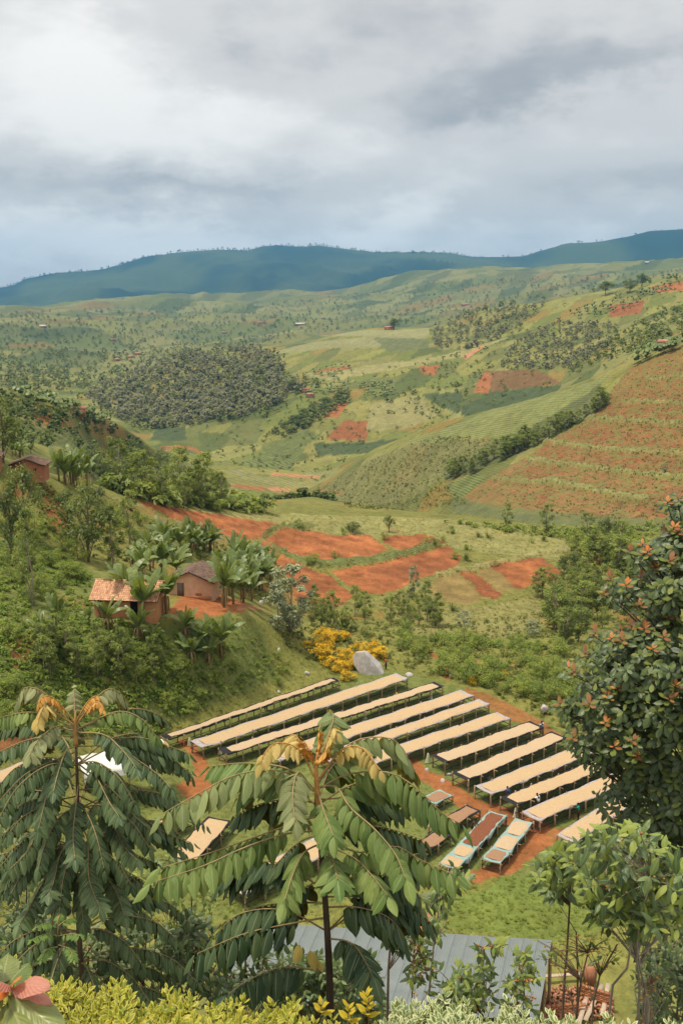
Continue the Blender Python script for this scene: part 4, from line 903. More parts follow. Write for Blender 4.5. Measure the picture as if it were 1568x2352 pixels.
def bananas():
    rs = random.Random(77)
    def one(px, base, top, label, n=9, dmin=70):
        p = hit(px, base, dmin=dmin); h = (base - top) / FL * p.length * 1.05; return banana(p, h, label, None, n, rs)
    # px, base y, top y
    one(290, 1405, 1292, 'tall banana plant in front of the tiled roof, left of the blue patch')
    one(330, 1432, 1312, 'banana plant with broad leaves in front of the tiled house wall', 10)
    one(383, 1412, 1300, 'banana plant at the right corner of the tiled house')
    one(250, 1448, 1375, 'banana plant with two big pale leaves below the tiled house')
    one(320, 1470, 1395, 'banana plant in the dip below the tiled house wall')
    one(352, 1490, 1435, 'low spreading banana plant downslope of the tiled house')
    one(430, 1475, 1390, 'banana plant below the red yard, nearest its edge')
    one(465, 1500, 1420, 'banana plant in the middle of the clump below the yard')
    one(510, 1512, 1412, 'banana plant at the right of the clump below the yard')
    one(480, 1525, 1460, 'short banana plant lowest in the clump below the yard')
    one(440, 1525, 1452, 'banana plant at the lower left of the clump below the yard')
    one(515, 1395, 1280, 'banana plant with an upright pale new leaf beside the pink house', 10)
    one(130, 1448, 1368, 'banana plant standing alone on the left slope')
    one(100, 1475, 1412, 'small banana plant on the far left of the slope')
    one(205, 1440, 1395, 'small banana plant just left of the tiled house')
    one(28, 1280, 1235, 'banana plant on the left edge below the brick hut')
    one(330, 1345, 1255, 'banana plant behind the tiled roof on the left')
    one(372, 1330, 1240, 'banana plant between the two house roofs')
    one(405, 1340, 1250, 'banana plant leaning over the dark roof')
    def grove(poly, n, seed, d0, d1, h0, h1, label, g, k):
        P = scatter_px(poly, n, seed, dmin=d0, dmax=d1)
        for p, lb in zip(P, which(P, label)):
            h = rs.uniform(h0, h1); banana(p, h, ('tall ' if h > (h0 + h1) / 2 else 'shorter ') + lb, g, k, rs)
    g = 'banana grove behind the houses'
    grove([(280, 1330), (330, 1275), (440, 1245), (500, 1262), (470, 1300), (350, 1330)], 22, 81, 100, 200, 3.4, 5.2, 'banana plant in the grove upslope of the houses', g, 8)
    g = 'banana grove right of the pink house'
    grove([(510, 1330), (540, 1290), (610, 1300), (630, 1350), (620, 1385), (520, 1390)], 30, 82, 100, 200, 4.0, 6.0, 'banana plant in the dense grove right of the pink house', g, 9)
    g = 'bananas beside the brick hut'
    grove([(100, 1090), (200, 1075), (240, 1120), (230, 1140), (130, 1112)], 16, 83, 140, 400, 4.0, 6.0, 'banana plant in the row right of the brick hut', g, 8)
    for p in scatter_px([(20, 1050), (60, 1040), (100, 1045), (60, 1060)], 6, 84, dmin=140, dmax=400):
        banana(p, rs.uniform(4, 5), 'banana plant just behind the brick hut roof', 'bananas behind the brick hut', 8, rs)
    # far groves read as pale tufts
    arr = []
    for k in range(3):
        mb = MB(); r2 = random.Random(k)
        for q in range(7):
            a = q * .9 + r2.random(); d = np.array([math.cos(a), math.sin(a), 0]); s = np.array([-d[1], d[0], 0]) * .13
            for (z0, z1, r0, r1) in ((.45, .95, .02, .28), (.95, .75, .28, .55)):
                mb.add([d * r0 + [0, 0, z0] - s, d * r0 + [0, 0, z0] + s, d * r1 + [0, 0, z1] + s, d * r1 + [0, 0, z1] - s], [[0, 1, 2, 3]], a=r2.uniform(.2, .8))
        arr.append((np.concatenate(mb.V), np.concatenate(mb.F4), np.concatenate(mb.A)))
    for poly, n, lb, d0, d1 in (([(1300, 720), (1400, 690), (1560, 640), (1560, 660), (1420, 720), (1330, 735)], 90, 'pale banana groves on the right hand ridge', 700, 1500), ([(1440, 820), (1568, 780), (1568, 800), (1460, 840)], 50, 'banana row along the top of the terraced hill', 400, 700),
                                ([(820, 880), (900, 880), (905, 915), (830, 915)], 40, 'banana grove on the patchwork ridge', 700, 1500), ([(600, 870), (720, 850), (820, 830), (800, 900), (700, 920)], 90, 'banana plants between the wood and the ridge fields', 700, 1500),
                                ([(10, 905), (120, 900), (250, 960), (260, 990), (80, 930)], 70, 'banana plants on the low spur at left', 250, 700)):
        pts = scatter_px(poly, n, 90 + n, dmin=d0, dmax=d1)
        if pts: merged('banana_grove', arr, pts, 3.5 + 2 * np.random.default_rng(n).random(len(pts)), M_BAN, lb, tint=.1)
bananas()

# ---- sword leaved plants
def _sword(seed):
    rs = np.random.default_rng(seed); V = []; A = []
    for k in range(34):
        a = rs.random() * 6.28; e = .25 + rs.random() * 1.15; d = np.array([math.cos(a) * math.cos(e), math.sin(a) * math.cos(e), math.sin(e)]); s = np.array([-math.sin(a), math.cos(a), 0]) * .045; l = .75 + .35 * rs.random()
        V += [s * .5, d * l * .45 + s, d * l, d * l * .45 - s]; A += [rs.random()] * 4
    return mesh_np('leaves', np.array(V), np.arange(len(V)).reshape(-1, 4), M_YUC, False, attrs={'v': np.array(A)})
SW = [_sword(1), _sword(2)]
for k, (x, y, h, lb) in enumerate([(790, 1448, 2.4, 'large sword leaved plant above the yellow bushes'), (1003, 1480, 2.2, 'sword leaved plant at the bend of the upper path'), (735, 1425, 1.6, 'sword leaved plant right of the blue gum'),
                                   (1098, 1560, 1.7, 'sword leaved plant right of the third table end'), (1070, 1288, 1.9, 'sword leaved plant at the corner of the big red plot'), (1040, 1404, 1.8, 'sword leaved plant below the crop rows'),
                                   (55, 1640, 2.2, 'sword leaved plant behind the big feather leaved tree'), (1098, 1234, 1.7, 'sword leaved plant on the pale knoll grass'), (800, 1217, 1.5, 'sword leaved plant beside the clump on the crest'), (1120, 1236, 1.6, 'second sword leaved plant on the pale knoll grass'), (1248, 1243, 1.6, 'sword leaved plant at the right end of the pale knoll')]):
    p = hit(x, y); t = empty('agave_plant', p); mb = MB(); mb.tube([(0, 0, -.2), (0, 0, .15)], [.12, .08], 6)
    mb.build('stem', M_BARK, t); link('leaves', SW[k % 2], t, scale=h); tag(t, lb, 'agave')

# ---- clipped tea hedge on the slope
def tea_hedge(pts, label):
    P = spline([tuple(hit(x, y)) for x, y in pts], 34); t = empty('tea_hedge', P[0]); rs = random.Random(2)
    cl = [(p[0] - P[0][0] + rs.uniform(-.3, .3), p[1] - P[0][1] + rs.uniform(-.4, .4), ground_z(p[0], p[1]) - P[0][2] + .45, .75) for p in P for _ in range(2)]
    V, F, A = crown_arrays(77, cl, 60, None, .11, .5); link('foliage', mesh_np('foliage', V, F, M_BUSH, False, attrs={'v': A}), t)
    mb = MB(); mb.tube([(p[0] - P[0][0], p[1] - P[0][1], ground_z(p[0], p[1]) - P[0][2] + .15) for p in P], .07, 5); mb.build('stems', M_BARK, t)
    tag(t, label, 'hedge')
tea_hedge([(1008, 1464), (1060, 1478), (1120, 1484), (1145, 1488)], 'clipped dark green tea hedge on the grass slope, left length')
tea_hedge([(1170, 1490), (1205, 1492), (1240, 1490)], 'short right hand length of the tea hedge on the slope')
# ------------------------------------------------------------------ drying tables
def pole_mesh(name, r=.05, n=7):
    rs = random.Random(3); mb = MB()
    mb.tube([(0, 0, 0), (.012, .006, .35), (-.01, .008, .7), (0, 0, 1)], [r, r * .95, r * 1.02, r * .85], n); return mb.mesh(name, M_WOODP, True)
POST = pole_mesh('post', .072); BAR = pole_mesh('crossbar', .036, 5); RAIL = pole_mesh('rail', .035, 5)
def set_pole(o, a, b):
    a = Vector(a); b = Vector(b); d = b - a; o.location = a; o.rotation_mode = 'QUATERNION'; o.rotation_quaternion = Vector((0, 0, 1)).rotation_difference(d.normalized()); o.scale = (1, 1, d.length)
TBN = [0]
def table(A, B, w, net, bean, label, beanlabel, h=1.25, segs=None, deep=.055, step=1.95, rails=2, ext=.12):
    TBN[0] += 1; rs = random.Random(TBN[0] * 13)
    pa, pb = hit(A[0], A[1], h), hit(B[0], B[1], h)
    u = Vector((pb.x - pa.x, pb.y - pa.y, 0)); L = u.length; u.normalize(); rz = math.atan2(u.y, u.x); nv = Vector((-u.y, u.x, 0))
    t = empty('drying_table', pa, rz); dz = pb.z - pa.z
    G = lambda x, y: ground_z(pa.x + u.x * x + nv.x * y, pa.y + u.y * x + nv.y * y) - pa.z
    zs = lambda x: h + dz * x / L + .035 * math.sin(x * .9 + TBN[0]) + .02 * math.sin(x * 2.3)
    n = max(2, round(L / step)); xs = [L * i / n for i in range(n + 1)]
    for i, x in enumerate(xs):
        for s in (-1, 1):
            y = s * (w / 2 + .02); xx = x + rs.uniform(-.12, .12); o = link('post', POST, t); k = rs.uniform(.8, 1.25)
            set_pole(o, (xx, y + rs.uniform(-.05, .05), G(xx, y) - .15), (xx + rs.uniform(-.08, .08), y, zs(x) + rs.uniform(-.02, .14))); o.scale.x = o.scale.y = k
        o = link('crossbar', BAR, t); e = rs.uniform(.12, .35)
        set_pole(o, (x, -w / 2 - e, zs(x) - .09), (x + rs.uniform(-.1, .1), w / 2 + .15, zs(x) - .09))
    for s in (-1, 1):
        for hh in ((.45, .93) if rails == 2 else (.93,)):
            i = 0
            while i < n:
                j = min(n, i + rs.choice((2, 3))); o = link('rail', RAIL, t); f = .0 if hh > .9 else rs.uniform(-.06, .06)
                set_pole(o, (xs[i] - .15, s * (w / 2 - .02), zs(xs[i]) * 1 - h * (1 - hh) - .04), (xs[j] + .15, s * (w / 2 - .02), zs(xs[j]) - h * (1 - hh) - .04 + f)); i = j
    if rails == 2:
        for x in (xs[0], xs[-1]):
            o = link('rail', RAIL, t); set_pole(o, (x, -w / 2 - .1, zs(x) - h * .55), (x, w / 2 + .1, zs(x) - h * .57))
    # net stretched over the frame, its edges hanging over the rails
    nx = max(8, int(L / .35)); P = np.zeros((nx + 1, 7, 3))
    for i in range(nx + 1):
        x = -.05 + (L + .1) * i / nx; sag = .05 * abs(math.sin(math.pi * x / (L / n)))
        wob = .05 * math.sin(x * 1.7 + TBN[0]) + rs.uniform(-.03, .03); dr = deep * (1 + .8 * math.sin(x * 2.9 + 2)) + rs.uniform(0, .05)
        for j, (f, dzz) in enumerate(((-1.0, -dr), (-1.0, .03), (-.9, .0), (0, -.05 - sag), (.9, 0.0), (1.0, .03), (1.0, -dr * .8))):
            P[i, j] = (x, f * (w / 2 + .02) + (wob if j in (0, 6) else wob * .5), zs(min(max(x, 0), L)) + dzz)
    mb = MB(); mb.grid(P); mb.build('net', net, t, True)
    # coffee lying on the net
    for (x0, x1, bm, bl) in (segs or [(.02, .985, bean, beanlabel)]):
        X0, X1 = L * x0 + ext, L * x1 - ext; m = max(6, int((X1 - X0) / .3)); r2 = np.random.default_rng(TBN[0] + int(x0 * 50)); Q = np.zeros((m + 1, 9, 3))
        for i in range(m + 1):
            x = X0 + (X1 - X0) * i / m; en = min(1, i * .7 + .1, (m - i) * .7 + .1); yw = (w / 2 - .09) * (.8 + .2 * en) + .05 * math.sin(x * 2.1 + TBN[0]) + .04 * math.sin(x * 5.3) + r2.uniform(-.05, .05)
            for j in range(9):
                f = j / 4 - 1; edge = abs(f) > .99 or en < .2
                Q[i, j] = (x, f * yw, zs(x) + (.0 if edge else .055 + .02 * r2.random() - .03 * (1 - abs(f)) * abs(math.sin(math.pi * x / (L / n)))))
        mb = MB(); mb.grid(Q); o = mb.build('coffee_beans', bm, None, True); o.location = pa; o.rotation_euler = (0, 0, rz); tag(o, bl, None, kind='stuff')
    tag(t, label, 'table', 'raised coffee drying tables'); t['L'] = L; del t['L']
    return t, pa, u, nv, L, h
T = {}
def build_tables():
    B = 'pale coffee beans spread on '
    spec = [('1', (378, 1694), (772, 1559), 1.05, M_NETB, M_BEAN_P, 'narrow black edged drying table, uppermost of the long rows', 'uppermost narrow table'),
            ('2', (452, 1710), (922, 1553), 2.0, M_NETL, M_BEAN, 'long drying table second from the top, ending by the boulder', 'second table from the top'),
            ('3', (512, 1726), (1008, 1571), 1.5, M_NETB, M_BEAN_P, 'third drying table from the top with black net at its far end', 'third table from the top'),
            ('4', (628, 1738), (1072, 1592), 2.0, M_NETL, M_BEAN, 'fourth drying table from the top, starting behind the central tree', 'fourth table from the top'),
            ('5', (742, 1742), (1110, 1611), 1.6, M_NETL, M_BEAN, 'fifth drying table from the top with greyish lilac net', 'fifth table from the top'),
            ('6', (848, 1745), (1156, 1643), 1.9, M_NETL, M_BEAN, 'sixth drying table from the top where a person in maroon works', 'sixth table from the top'),
            ('7', (1008, 1744), (1231, 1663), 1.9, M_NETB, M_BEAN_P, 'seventh drying table, black edged, with a standing man at its far end', 'seventh table'),
            ('8', (1056, 1784), (1284, 1688), 1.9, M_NETB, M_BEAN_P, 'eighth drying table with a thick post at its near end', 'eighth table'),
            ('9', (1110, 1815), (1342, 1722), 1.9, M_NETL, M_BEAN, 'ninth drying table with lilac net and a person leaning on its front', 'ninth table'),
            ('10', (1168, 1840), (1420, 1738), 1.8, M_NETB, M_BEAN, 'tenth drying table with a sack hung on its near corner', 'tenth table'),
            ('11', (1218, 1874), (1450, 1775), 1.9, M_NETL, M_BEAN, 'eleventh drying table, nearest long one beside the person in green', 'eleventh table'),
            ('12', (1300, 1926), (1440, 1832), 1.7, M_NETL, M_BEAN, 'drying table mostly hidden behind the coffee shrub at right', 'table behind the right coffee shrub')]
    for (k, A, Bp, w, net, bean, lb, sh) in spec:
        T[k] = table(A, Bp, w, net, bean, lb, B + 'the ' + sh)
    T['s1'] = table((1030, 1990), (1143, 1868), 1.5, M_NETT, M_BEAN_B, 'sorting table under teal net with dark brown cherries', 'x', h=.95, deep=.26, rails=2,
                    segs=[(.0, .16, M_BEAN, 'yellow beans at the near end of the teal sorting table'), (.18, .36, M_BEAN, 'pale beans in the second bay of the teal sorting table'), (.38, .99, M_BEAN_B, 'dark brown coffee cherries heaped on the teal sorting table')])
    T['s2'] = table((1128, 1978), (1203, 1885), 1.5, M_NETT, M_BEAN_P, 'sorting table in three bays with teal edging beside the red path', 'x', h=.95, deep=.12,
                    segs=[(.02, .27, M_BEAN_G, 'brown beans in the nearest bay of the three bay table'), (.29, .62, M_BEAN_P, 'pale beans in the middle bay of the three bay table'), (.64, .98, M_BEAN_P, 'pale pinkish beans in the far bay of the three bay table')])
    T['s3'] = table((1000, 1905), (1086, 1855), 1.4, M_NETB, M_BEAN_G, 'small dark netted sorting table left of the path', 'brown beans on the small dark netted table', h=.95)
    T['s4'] = table((960, 1950), (1020, 1912), 1.4, M_NETB, M_BEAN_G, 'low black netted table half hidden by the central tree', 'brown beans on the low black netted table', h=.95)
    T['s5'] = table((985, 1838), (1024, 1820), 1.5, M_NETT, M_BEAN_G, 'tiny teal edged table uphill of the sorting tables', 'brown beans on the tiny teal edged table', h=.95)
    T['n1'] = table((418, 1975), (505, 1880), 2.2, M_NETB, M_BEAN, 'drying table seen between the two big feather leaved trees', 'pale beans on the table between the two big trees')
    T['n2'] = table((540, 2042), (745, 1938), 2.3, M_NETL, M_BEAN, 'white edged drying table just behind the central tree', 'pale beans on the white edged table behind the central tree')
    T['n3'] = table((355, 1905), (430, 1868), 1.6, M_NETB, M_BEAN, 'short drying table right of the left tree crown', 'pale beans on the short table right of the left tree')
    T['n4'] = table((-40, 1800), (108, 1741), 1.9, M_NETL, M_BEAN, 'drying table on the left edge behind the left tree', 'pale beans on the table at the left edge')
build_tables()
def sack(px, py, h, label, dy=0):
    p = hit(px, py); mb = MB(); rs = random.Random(int(px)); rows = []
    for i, (z, r) in enumerate(((1.0, .03), (.9, .09), (.6, .16), (.25, .2), (0.05, .24))):
        rows.append([(r * math.cos(a) * (1 + .25 * math.sin(3 * a + i)), r * .6 * math.sin(a), z * h) for a in np.linspace(0, 6.283, 11)])
    mb.grid(np.array(rows)); o = mb.build('sack', M_SACK, None, True, loc=p); tag(o, label, 'sack', 'pale sacks hung at the table ends')
sack(436, 1713, .95, 'pale sack hung at the left end of the second table')
sack(988, 1607, 1.0, 'pale green sack hung near the far end of the third table')
sack(838, 1652, .7, 'pale cloth hung on a post of the third table')
sack(982, 1753, 1.1, 'pale green sack hung on a post of the sixth table')
sack(1183, 1878, 1.0, 'pale green sack hung on the corner of the tenth table')
sack(1287, 1945, 1.1, 'pale green sack on the corner of the table behind the coffee shrub')
sack(506, 1732, .6, 'small white cloth at the left end of the third table')

# ------------------------------------------------------------------ houses
M_PLAST = mat_plain('pink_mud_plaster', (.68, .45, .31), .95, .1, .12, 2.2, col2=(.56, .34, .21), bump=.4, bdist=.03, detail=8)
M_PLASTO = mat_plain('orange_mud_plaster', (.50, .25, .115), .95, .1, .2, 2.0, col2=(.38, .17, .075), bump=.4, bdist=.03, detail=8)
M_TILE = mat_leaf('clay_tile', (.42, .20, .11), (.70, .42, .25), rough=.85, spec=.15, trans=0, obj_var=0)
M_TILED = mat_leaf('old_dark_tile', (.075, .05, .04), (.23, .15, .11), rough=.9, spec=.1, trans=0, obj_var=0)
M_DARK = mat_plain('dark_interior', (.012, .01, .009), 1, 0, .2, 3)  # near black panels: the unlit room behind openings is put into the colour
M_DOOR = mat_plain('grey_board', (.19, .145, .11), .9, .1, .3, 6, stretch=(4, 4, .5))
M_BLUE = mat_plain('blue_plastic_sheet', (.13, .17, .26), .5, .4, .3, 4)
def brick_mat():
    m = bpy.data.materials.new('red_brick'); m.use_nodes = True; nt = m.node_tree; L = nt.links.new; bs = nt.nodes['Principled BSDF']; bs.inputs['Roughness'].default_value = .95
    tc = nd(nt, 'ShaderNodeTexCoord'); mp = nd(nt, 'ShaderNodeMapping'); mp.inputs['Rotation'].default_value = (R(90), 0, 0); L(tc.outputs['Object'], mp.inputs[0])
    b = nd(nt, 'ShaderNodeTexBrick'); b.inputs['Scale'].default_value = 1.0; b.inputs['Brick Width'].default_value = .28; b.inputs['Row Height'].default_value = .13; b.inputs['Mortar Size'].default_value = .012
    b.inputs['Color1'].default_value = (.46, .19, .09, 1); b.inputs['Color2'].default_value = (.37, .14, .07, 1); b.inputs['Mortar'].default_value = (.20, .085, .045, 1)
    L(mp.outputs[0], b.inputs['Vector']); L(b.outputs['Color'], bs.inputs['Base Color'])
    bp = nd(nt, 'ShaderNodeBump'); bp.inputs['Distance'].default_value = .02; bp.inputs['Strength'].default_value = .6; L(b.outputs['Fac'], bp.inputs['Height']); bp.invert = True; L(bp.outputs[0], bs.inputs['Normal']); return m
M_BRICK = brick_mat()
def tiles(x0, x1, y_eave, z_eave, y_ridge, z_ridge, tw=.23, tl=.36, jit=.02, seed=1, mat=M_TILE, bow=0.0):
    """half round clay tiles laid in rows on a slope; every tile is a bent strip of its own"""
    rs = random.Random(seed); mb = MB(); sl = math.hypot(y_ridge - y_eave, z_ridge - z_eave); nr = int(sl / (tl * .82)); nc = int((x1 - x0) / tw)
    uy, uz = (y_ridge - y_eave) / sl, (z_ridge - z_eave) / sl; ny, nz = -uz * np.sign(1), uy
    if nz < 0: ny, nz = -ny, -nz
    for r_ in range(nr + 1):
        for c in range(nc):
            x = x0 + (c + .5) * tw + rs.uniform(-jit, jit); s0 = r_ * tl * .82 + rs.uniform(-jit, jit) - .05; s1 = min(s0 + tl, sl + .05); P = []
            lift = rs.uniform(0, .02); bw = bow * math.sin(c * .35 + seed) * .5 + bow * math.sin(c * .13)
            for s, dn in ((s0, .055), (s1, .02)):
                row = []
                for k in range(5):
                    a = math.pi * k / 4; xx = x - math.cos(a) * tw * .52; hh = math.sin(a) * .065 + dn + lift + bw
                    row.append((xx, y_eave + uy * s + ny * hh, z_eave + uz * s + nz * hh))
                P.append(row)
            mb.grid(np.array(P), a=min(1, max(0, rs.gauss(.55, .24))))
    return mb
def gable_house(name, p, rz, w, d, hw, hr, wall, tile, label, over=.45, seed=1, ridge_x=True, door=None, bow=0.02, base=-.6):
    """ridge along local x when ridge_x (front = -y long side), else along y (front = gable end)"""
    t = empty(name, p, rz); tag(t, label, 'house')
    mb = MB(); x, y = w / 2, d / 2
    if ridge_x:
        V = [(-x, -y, base), (x, -y, base), (x, y, base), (-x, y, base), (-x, -y, hw), (x, -y, hw), (x, y, hw), (-x, y, hw), (-x, 0, hr - .1), (x, 0, hr - .1)]
        mb.add(V, [[0, 1, 5, 4], [2, 3, 7, 6], [1, 2, 6, 5], [3, 0, 4, 7]], [[5, 6, 9], [7, 4, 8]])
    else:
        V = [(-x, -y, base), (x, -y, base), (x, y, base), (-x, y, base), (-x, -y, hw), (x, -y, hw), (x, y, hw), (-x, y, hw), (0, -y, hr - .1), (0, y, hr - .1)]
        mb.add(V, [[0, 1, 5, 4], [2, 3, 7, 6], [1, 2, 6, 5], [3, 0, 4, 7]], [[4, 5, 8], [6, 7, 9]])
    mb.build('wall', wall, t)
    rf = None
    for s in (-1, 1):
        sl = (hr - hw) / ((y if ridge_x else x))
        if ridge_x: m = tiles(-x - over * .8, x + over * .8, s * (y + over), hw - sl * over, 0, hr, seed=seed + s, bow=bow)
        else:
            m = tiles(-y - over, y + over * .5, -s * (x + over), hw - sl * over, 0, hr, seed=seed + s, bow=bow)
            for i in range(len(m.V)): m.V[i] = m.V[i][:, [1, 0, 2]] * np.array([1, 1, 1])
        o = m.build('roof_tiles', tile, t); o['kind'] = 'stuff'
        # boards under the tiles
        b = MB(); e = hw - sl * over
        if ridge_x: q = [(-x - over * .7, s * (y + over * .9), e - .02), (x + over * .7, s * (y + over * .9), e - .02), (x + over * .7, 0, hr - .03), (-x - over * .7, 0, hr - .03)]
        else: q = [(s * (x + over * .9), -y - over * .9, e - .02), (s * (x + over * .9), y + over * .4, e - .02), (0, y + over * .4, hr - .03), (0, -y - over * .9, hr - .03)]
        q2 = [(a, b_, c - .05) for a, b_, c in q]; b.add(q + q2, [[0, 1, 2, 3], [7, 6, 5, 4], [0, 4, 5, 1], [1, 5, 6, 2], [2, 6, 7, 3], [3, 7, 4, 0]]); b.build('roof_board', M_BARK_D, t)
    mb = MB()
    ax = 0 if ridge_x else 1
    L0 = -(x if ridge_x else y) - over; L1 = -L0
    pts = [((l, 0, hr + .07) if ridge_x else (0, l, hr + .07)) for l in np.linspace(L0, L1 if ridge_x else L1 * .8, 9)]
    mb.tube(pts, .09, 6, a=.4); mb.build('ridge_tiles', tile, t)
    return t
def part_box(name, t, mat, c, sz, rz=0):
    mb = MB(); mb.box((0, 0, 0), sz); o = mb.build(name, mat, t, loc=c); o.rotation_euler = (0, 0, rz); return o
def houses():
    p = hit(302, 1408, dmin=70); p.z += .1
    h1 = gable_house('tiled_house', p, -.10, 6.9, 4.0, 2.35, 3.6, M_PLASTO, M_TILE, 'small mud house with orange clay tile roof behind banana plants', over=.5, seed=4)
    part_box('door', h1, M_DARK, (1.0, -2.02, .95), (.8, .06, 1.9)); part_box('window', h1, M_DARK, (-1.4, -2.02, 1.35), (.5, .06, .5))
    mb = MB(); P = np.zeros((5, 5, 3))
    for i in range(5):
        for j in range(5):
            f = i / 4; P[i, j] = (1.1 + j * .28 + .1 * f, -2.1 + 1.1 * f + .05 * math.sin(j * 3), 2.35 + (1.25 / 2.0) * (-.1 + 1.1 * f) + .16 + .03 * math.sin(i * 2 + j * 2))
    mb.grid(P); mb.build('blue_sheet', M_BLUE, h1)
    # ladder leaning on the wall
    l = empty('ladder', (p.x - 2.6, p.y - 2.2, ground_z(p.x - 2.6, p.y - 2.2)), -.1)
    for s in (0, .42):
        o = link('rail', RAIL, l); set_pole(o, (s, -.55, 0), (s - .75, -.1, 2.1))
    for k in range(5):
        o = link('rung', RAIL, l); f = (k + .7) / 5.6; set_pole(o, (-.75 * f - .04, -.55 + .45 * f, 2.1 * f), (.46 - .75 * f, -.55 + .45 * f, 2.1 * f)); o.scale.x = o.scale.y = .7
    tag(l, 'wooden pole ladder leaning on the tiled house wall', 'ladder')
    p = hit(445, 1374, dmin=80); p.z += .05
    p2 = Vector((p.x, p.y + 2.6, p.z))
    h2 = gable_house('pink_house', p2, -.16, 5.4, 5.0, 2.15, 3.25, M_PLAST, M_TILED, 'pink plastered mud house with sagging dark tile roof by the yard', over=.45, seed=9, ridge_x=False, bow=.05)
    part_box('door', h2, M_DOOR, (-1.25, -2.53, .88), (.75, .06, 1.76)); part_box('door_post', h2, M_BARK_D, (-.85, -2.54, .9), (.07, .08, 1.85)); part_box('brick_patch', h2, M_BRICK, (1.05, -2.515, .42), (.75, .05, .32))
    mb = MB(); mb.box((0, 0, 0), (5.36, .06, .5)); o = mb.build('plinth', M_PLASTO, h2, loc=(0, -2.51, .02))
    p = hit(62, 1100, dmin=100); p3 = Vector((p.x, p.y + 1.8, p.z + .02))
    h3 = gable_house('brick_hut', p3, .05, 4.6, 3.6, 2.1, 2.9, M_BRICK, M_TILED, 'small red brick hut with dark tile roof high on the left slope', over=.45, seed=12, ridge_x=False, bow=.04)
    part_box('window', h3, M_DARK, (1.2, -1.82, 1.3), (.35, .06, .4))
    p = hit(-40, 1085, dmin=100); p4 = Vector((p.x, p.y + 2.0, p.z + .3))
    h4 = gable_house('brick_hut', p4, .2, 3.6, 3.4, 2.0, 2.8, M_BRICK, M_TILED, 'second brick hut cut off by the left edge', over=.4, seed=14, ridge_x=False)
    # far homesteads: tiny, wall and roof
    M_FW = mat_plain('far_wall', (.40, .20, .13), .95, .1, .2, .5); M_FR = mat_plain('far_tile', (.42, .20, .13), .95, .1, .3, .5); M_FT = mat_plain('far_tin', (.75, .76, .78), .6, .3, .1, .5)
    far = [(690, 747, 28, 9, M_FT, 'long white tin roofed building in the far valley'), (99, 752, 16, 8, M_FT, 'small white tin roofed house far off at left'), (893, 757, 11, 7, M_FR, 'house beside the broad tree on the plateau'), (258, 782, 13, 8, M_FR, 'red roofed house in the far left fields'),
           (318, 815, 11, 7, M_FR, 'small orange roofed house above the wood'), (300, 822, 10, 7, M_FR, 'house left of the small orange roofed one'), (270, 829, 10, 7, M_FR, 'lowest of the three houses left of the wood'), (515, 765, 14, 8, M_FR, 'pinkish house in the far middle fields'), (600, 742, 14, 8, M_FR, 'house by the far tree clump'),
           (702, 900, 8, 6, M_FR, 'red house at the right edge of the wood'), (712, 912, 7, 5, M_FR, 'small house just below the red one by the wood'), (1068, 702, 26, 12, M_FR, 'pinkish cluster house in the dip below the ridge'), (1530, 800, 7, 5, M_FR, 'hut on top of the terraced hill'), (180, 952, 7, 5, M_FR, 'brown hut on the low left spur'), (742, 733, 12, 8, M_FR, 'far house right of the white building'), (1485, 605, 16, 10, M_FT, 'tiny pale house below the right mountain')]
    for (x, y, w, d, m, lb) in far:
        p = hit(x, y, dmin=280)
        if p is None: continue
        t = empty('farmhouse', p, rnd.uniform(-.4, .4)); tag(t, lb, 'house', 'far farmhouses'); hh = 2.6 if w < 15 else 4
        mb = MB(); mb.box((0, 0, hh / 2 - .5), (w, d, hh + 1)); mb.build('wall', M_FW, t)
        mb = MB(); a, b = w / 2 + .5, d / 2 + .5; r = hh + d * .28
        mb.add([(-a, -b, hh), (a, -b, hh), (a, b, hh), (-a, b, hh), (-a, 0, r), (a, 0, r)], [[0, 1, 5, 4], [2, 3, 4, 5], [0, 3, 2, 1]], [[1, 2, 5], [3, 0, 4]]); mb.build('roof', m, t)
houses()

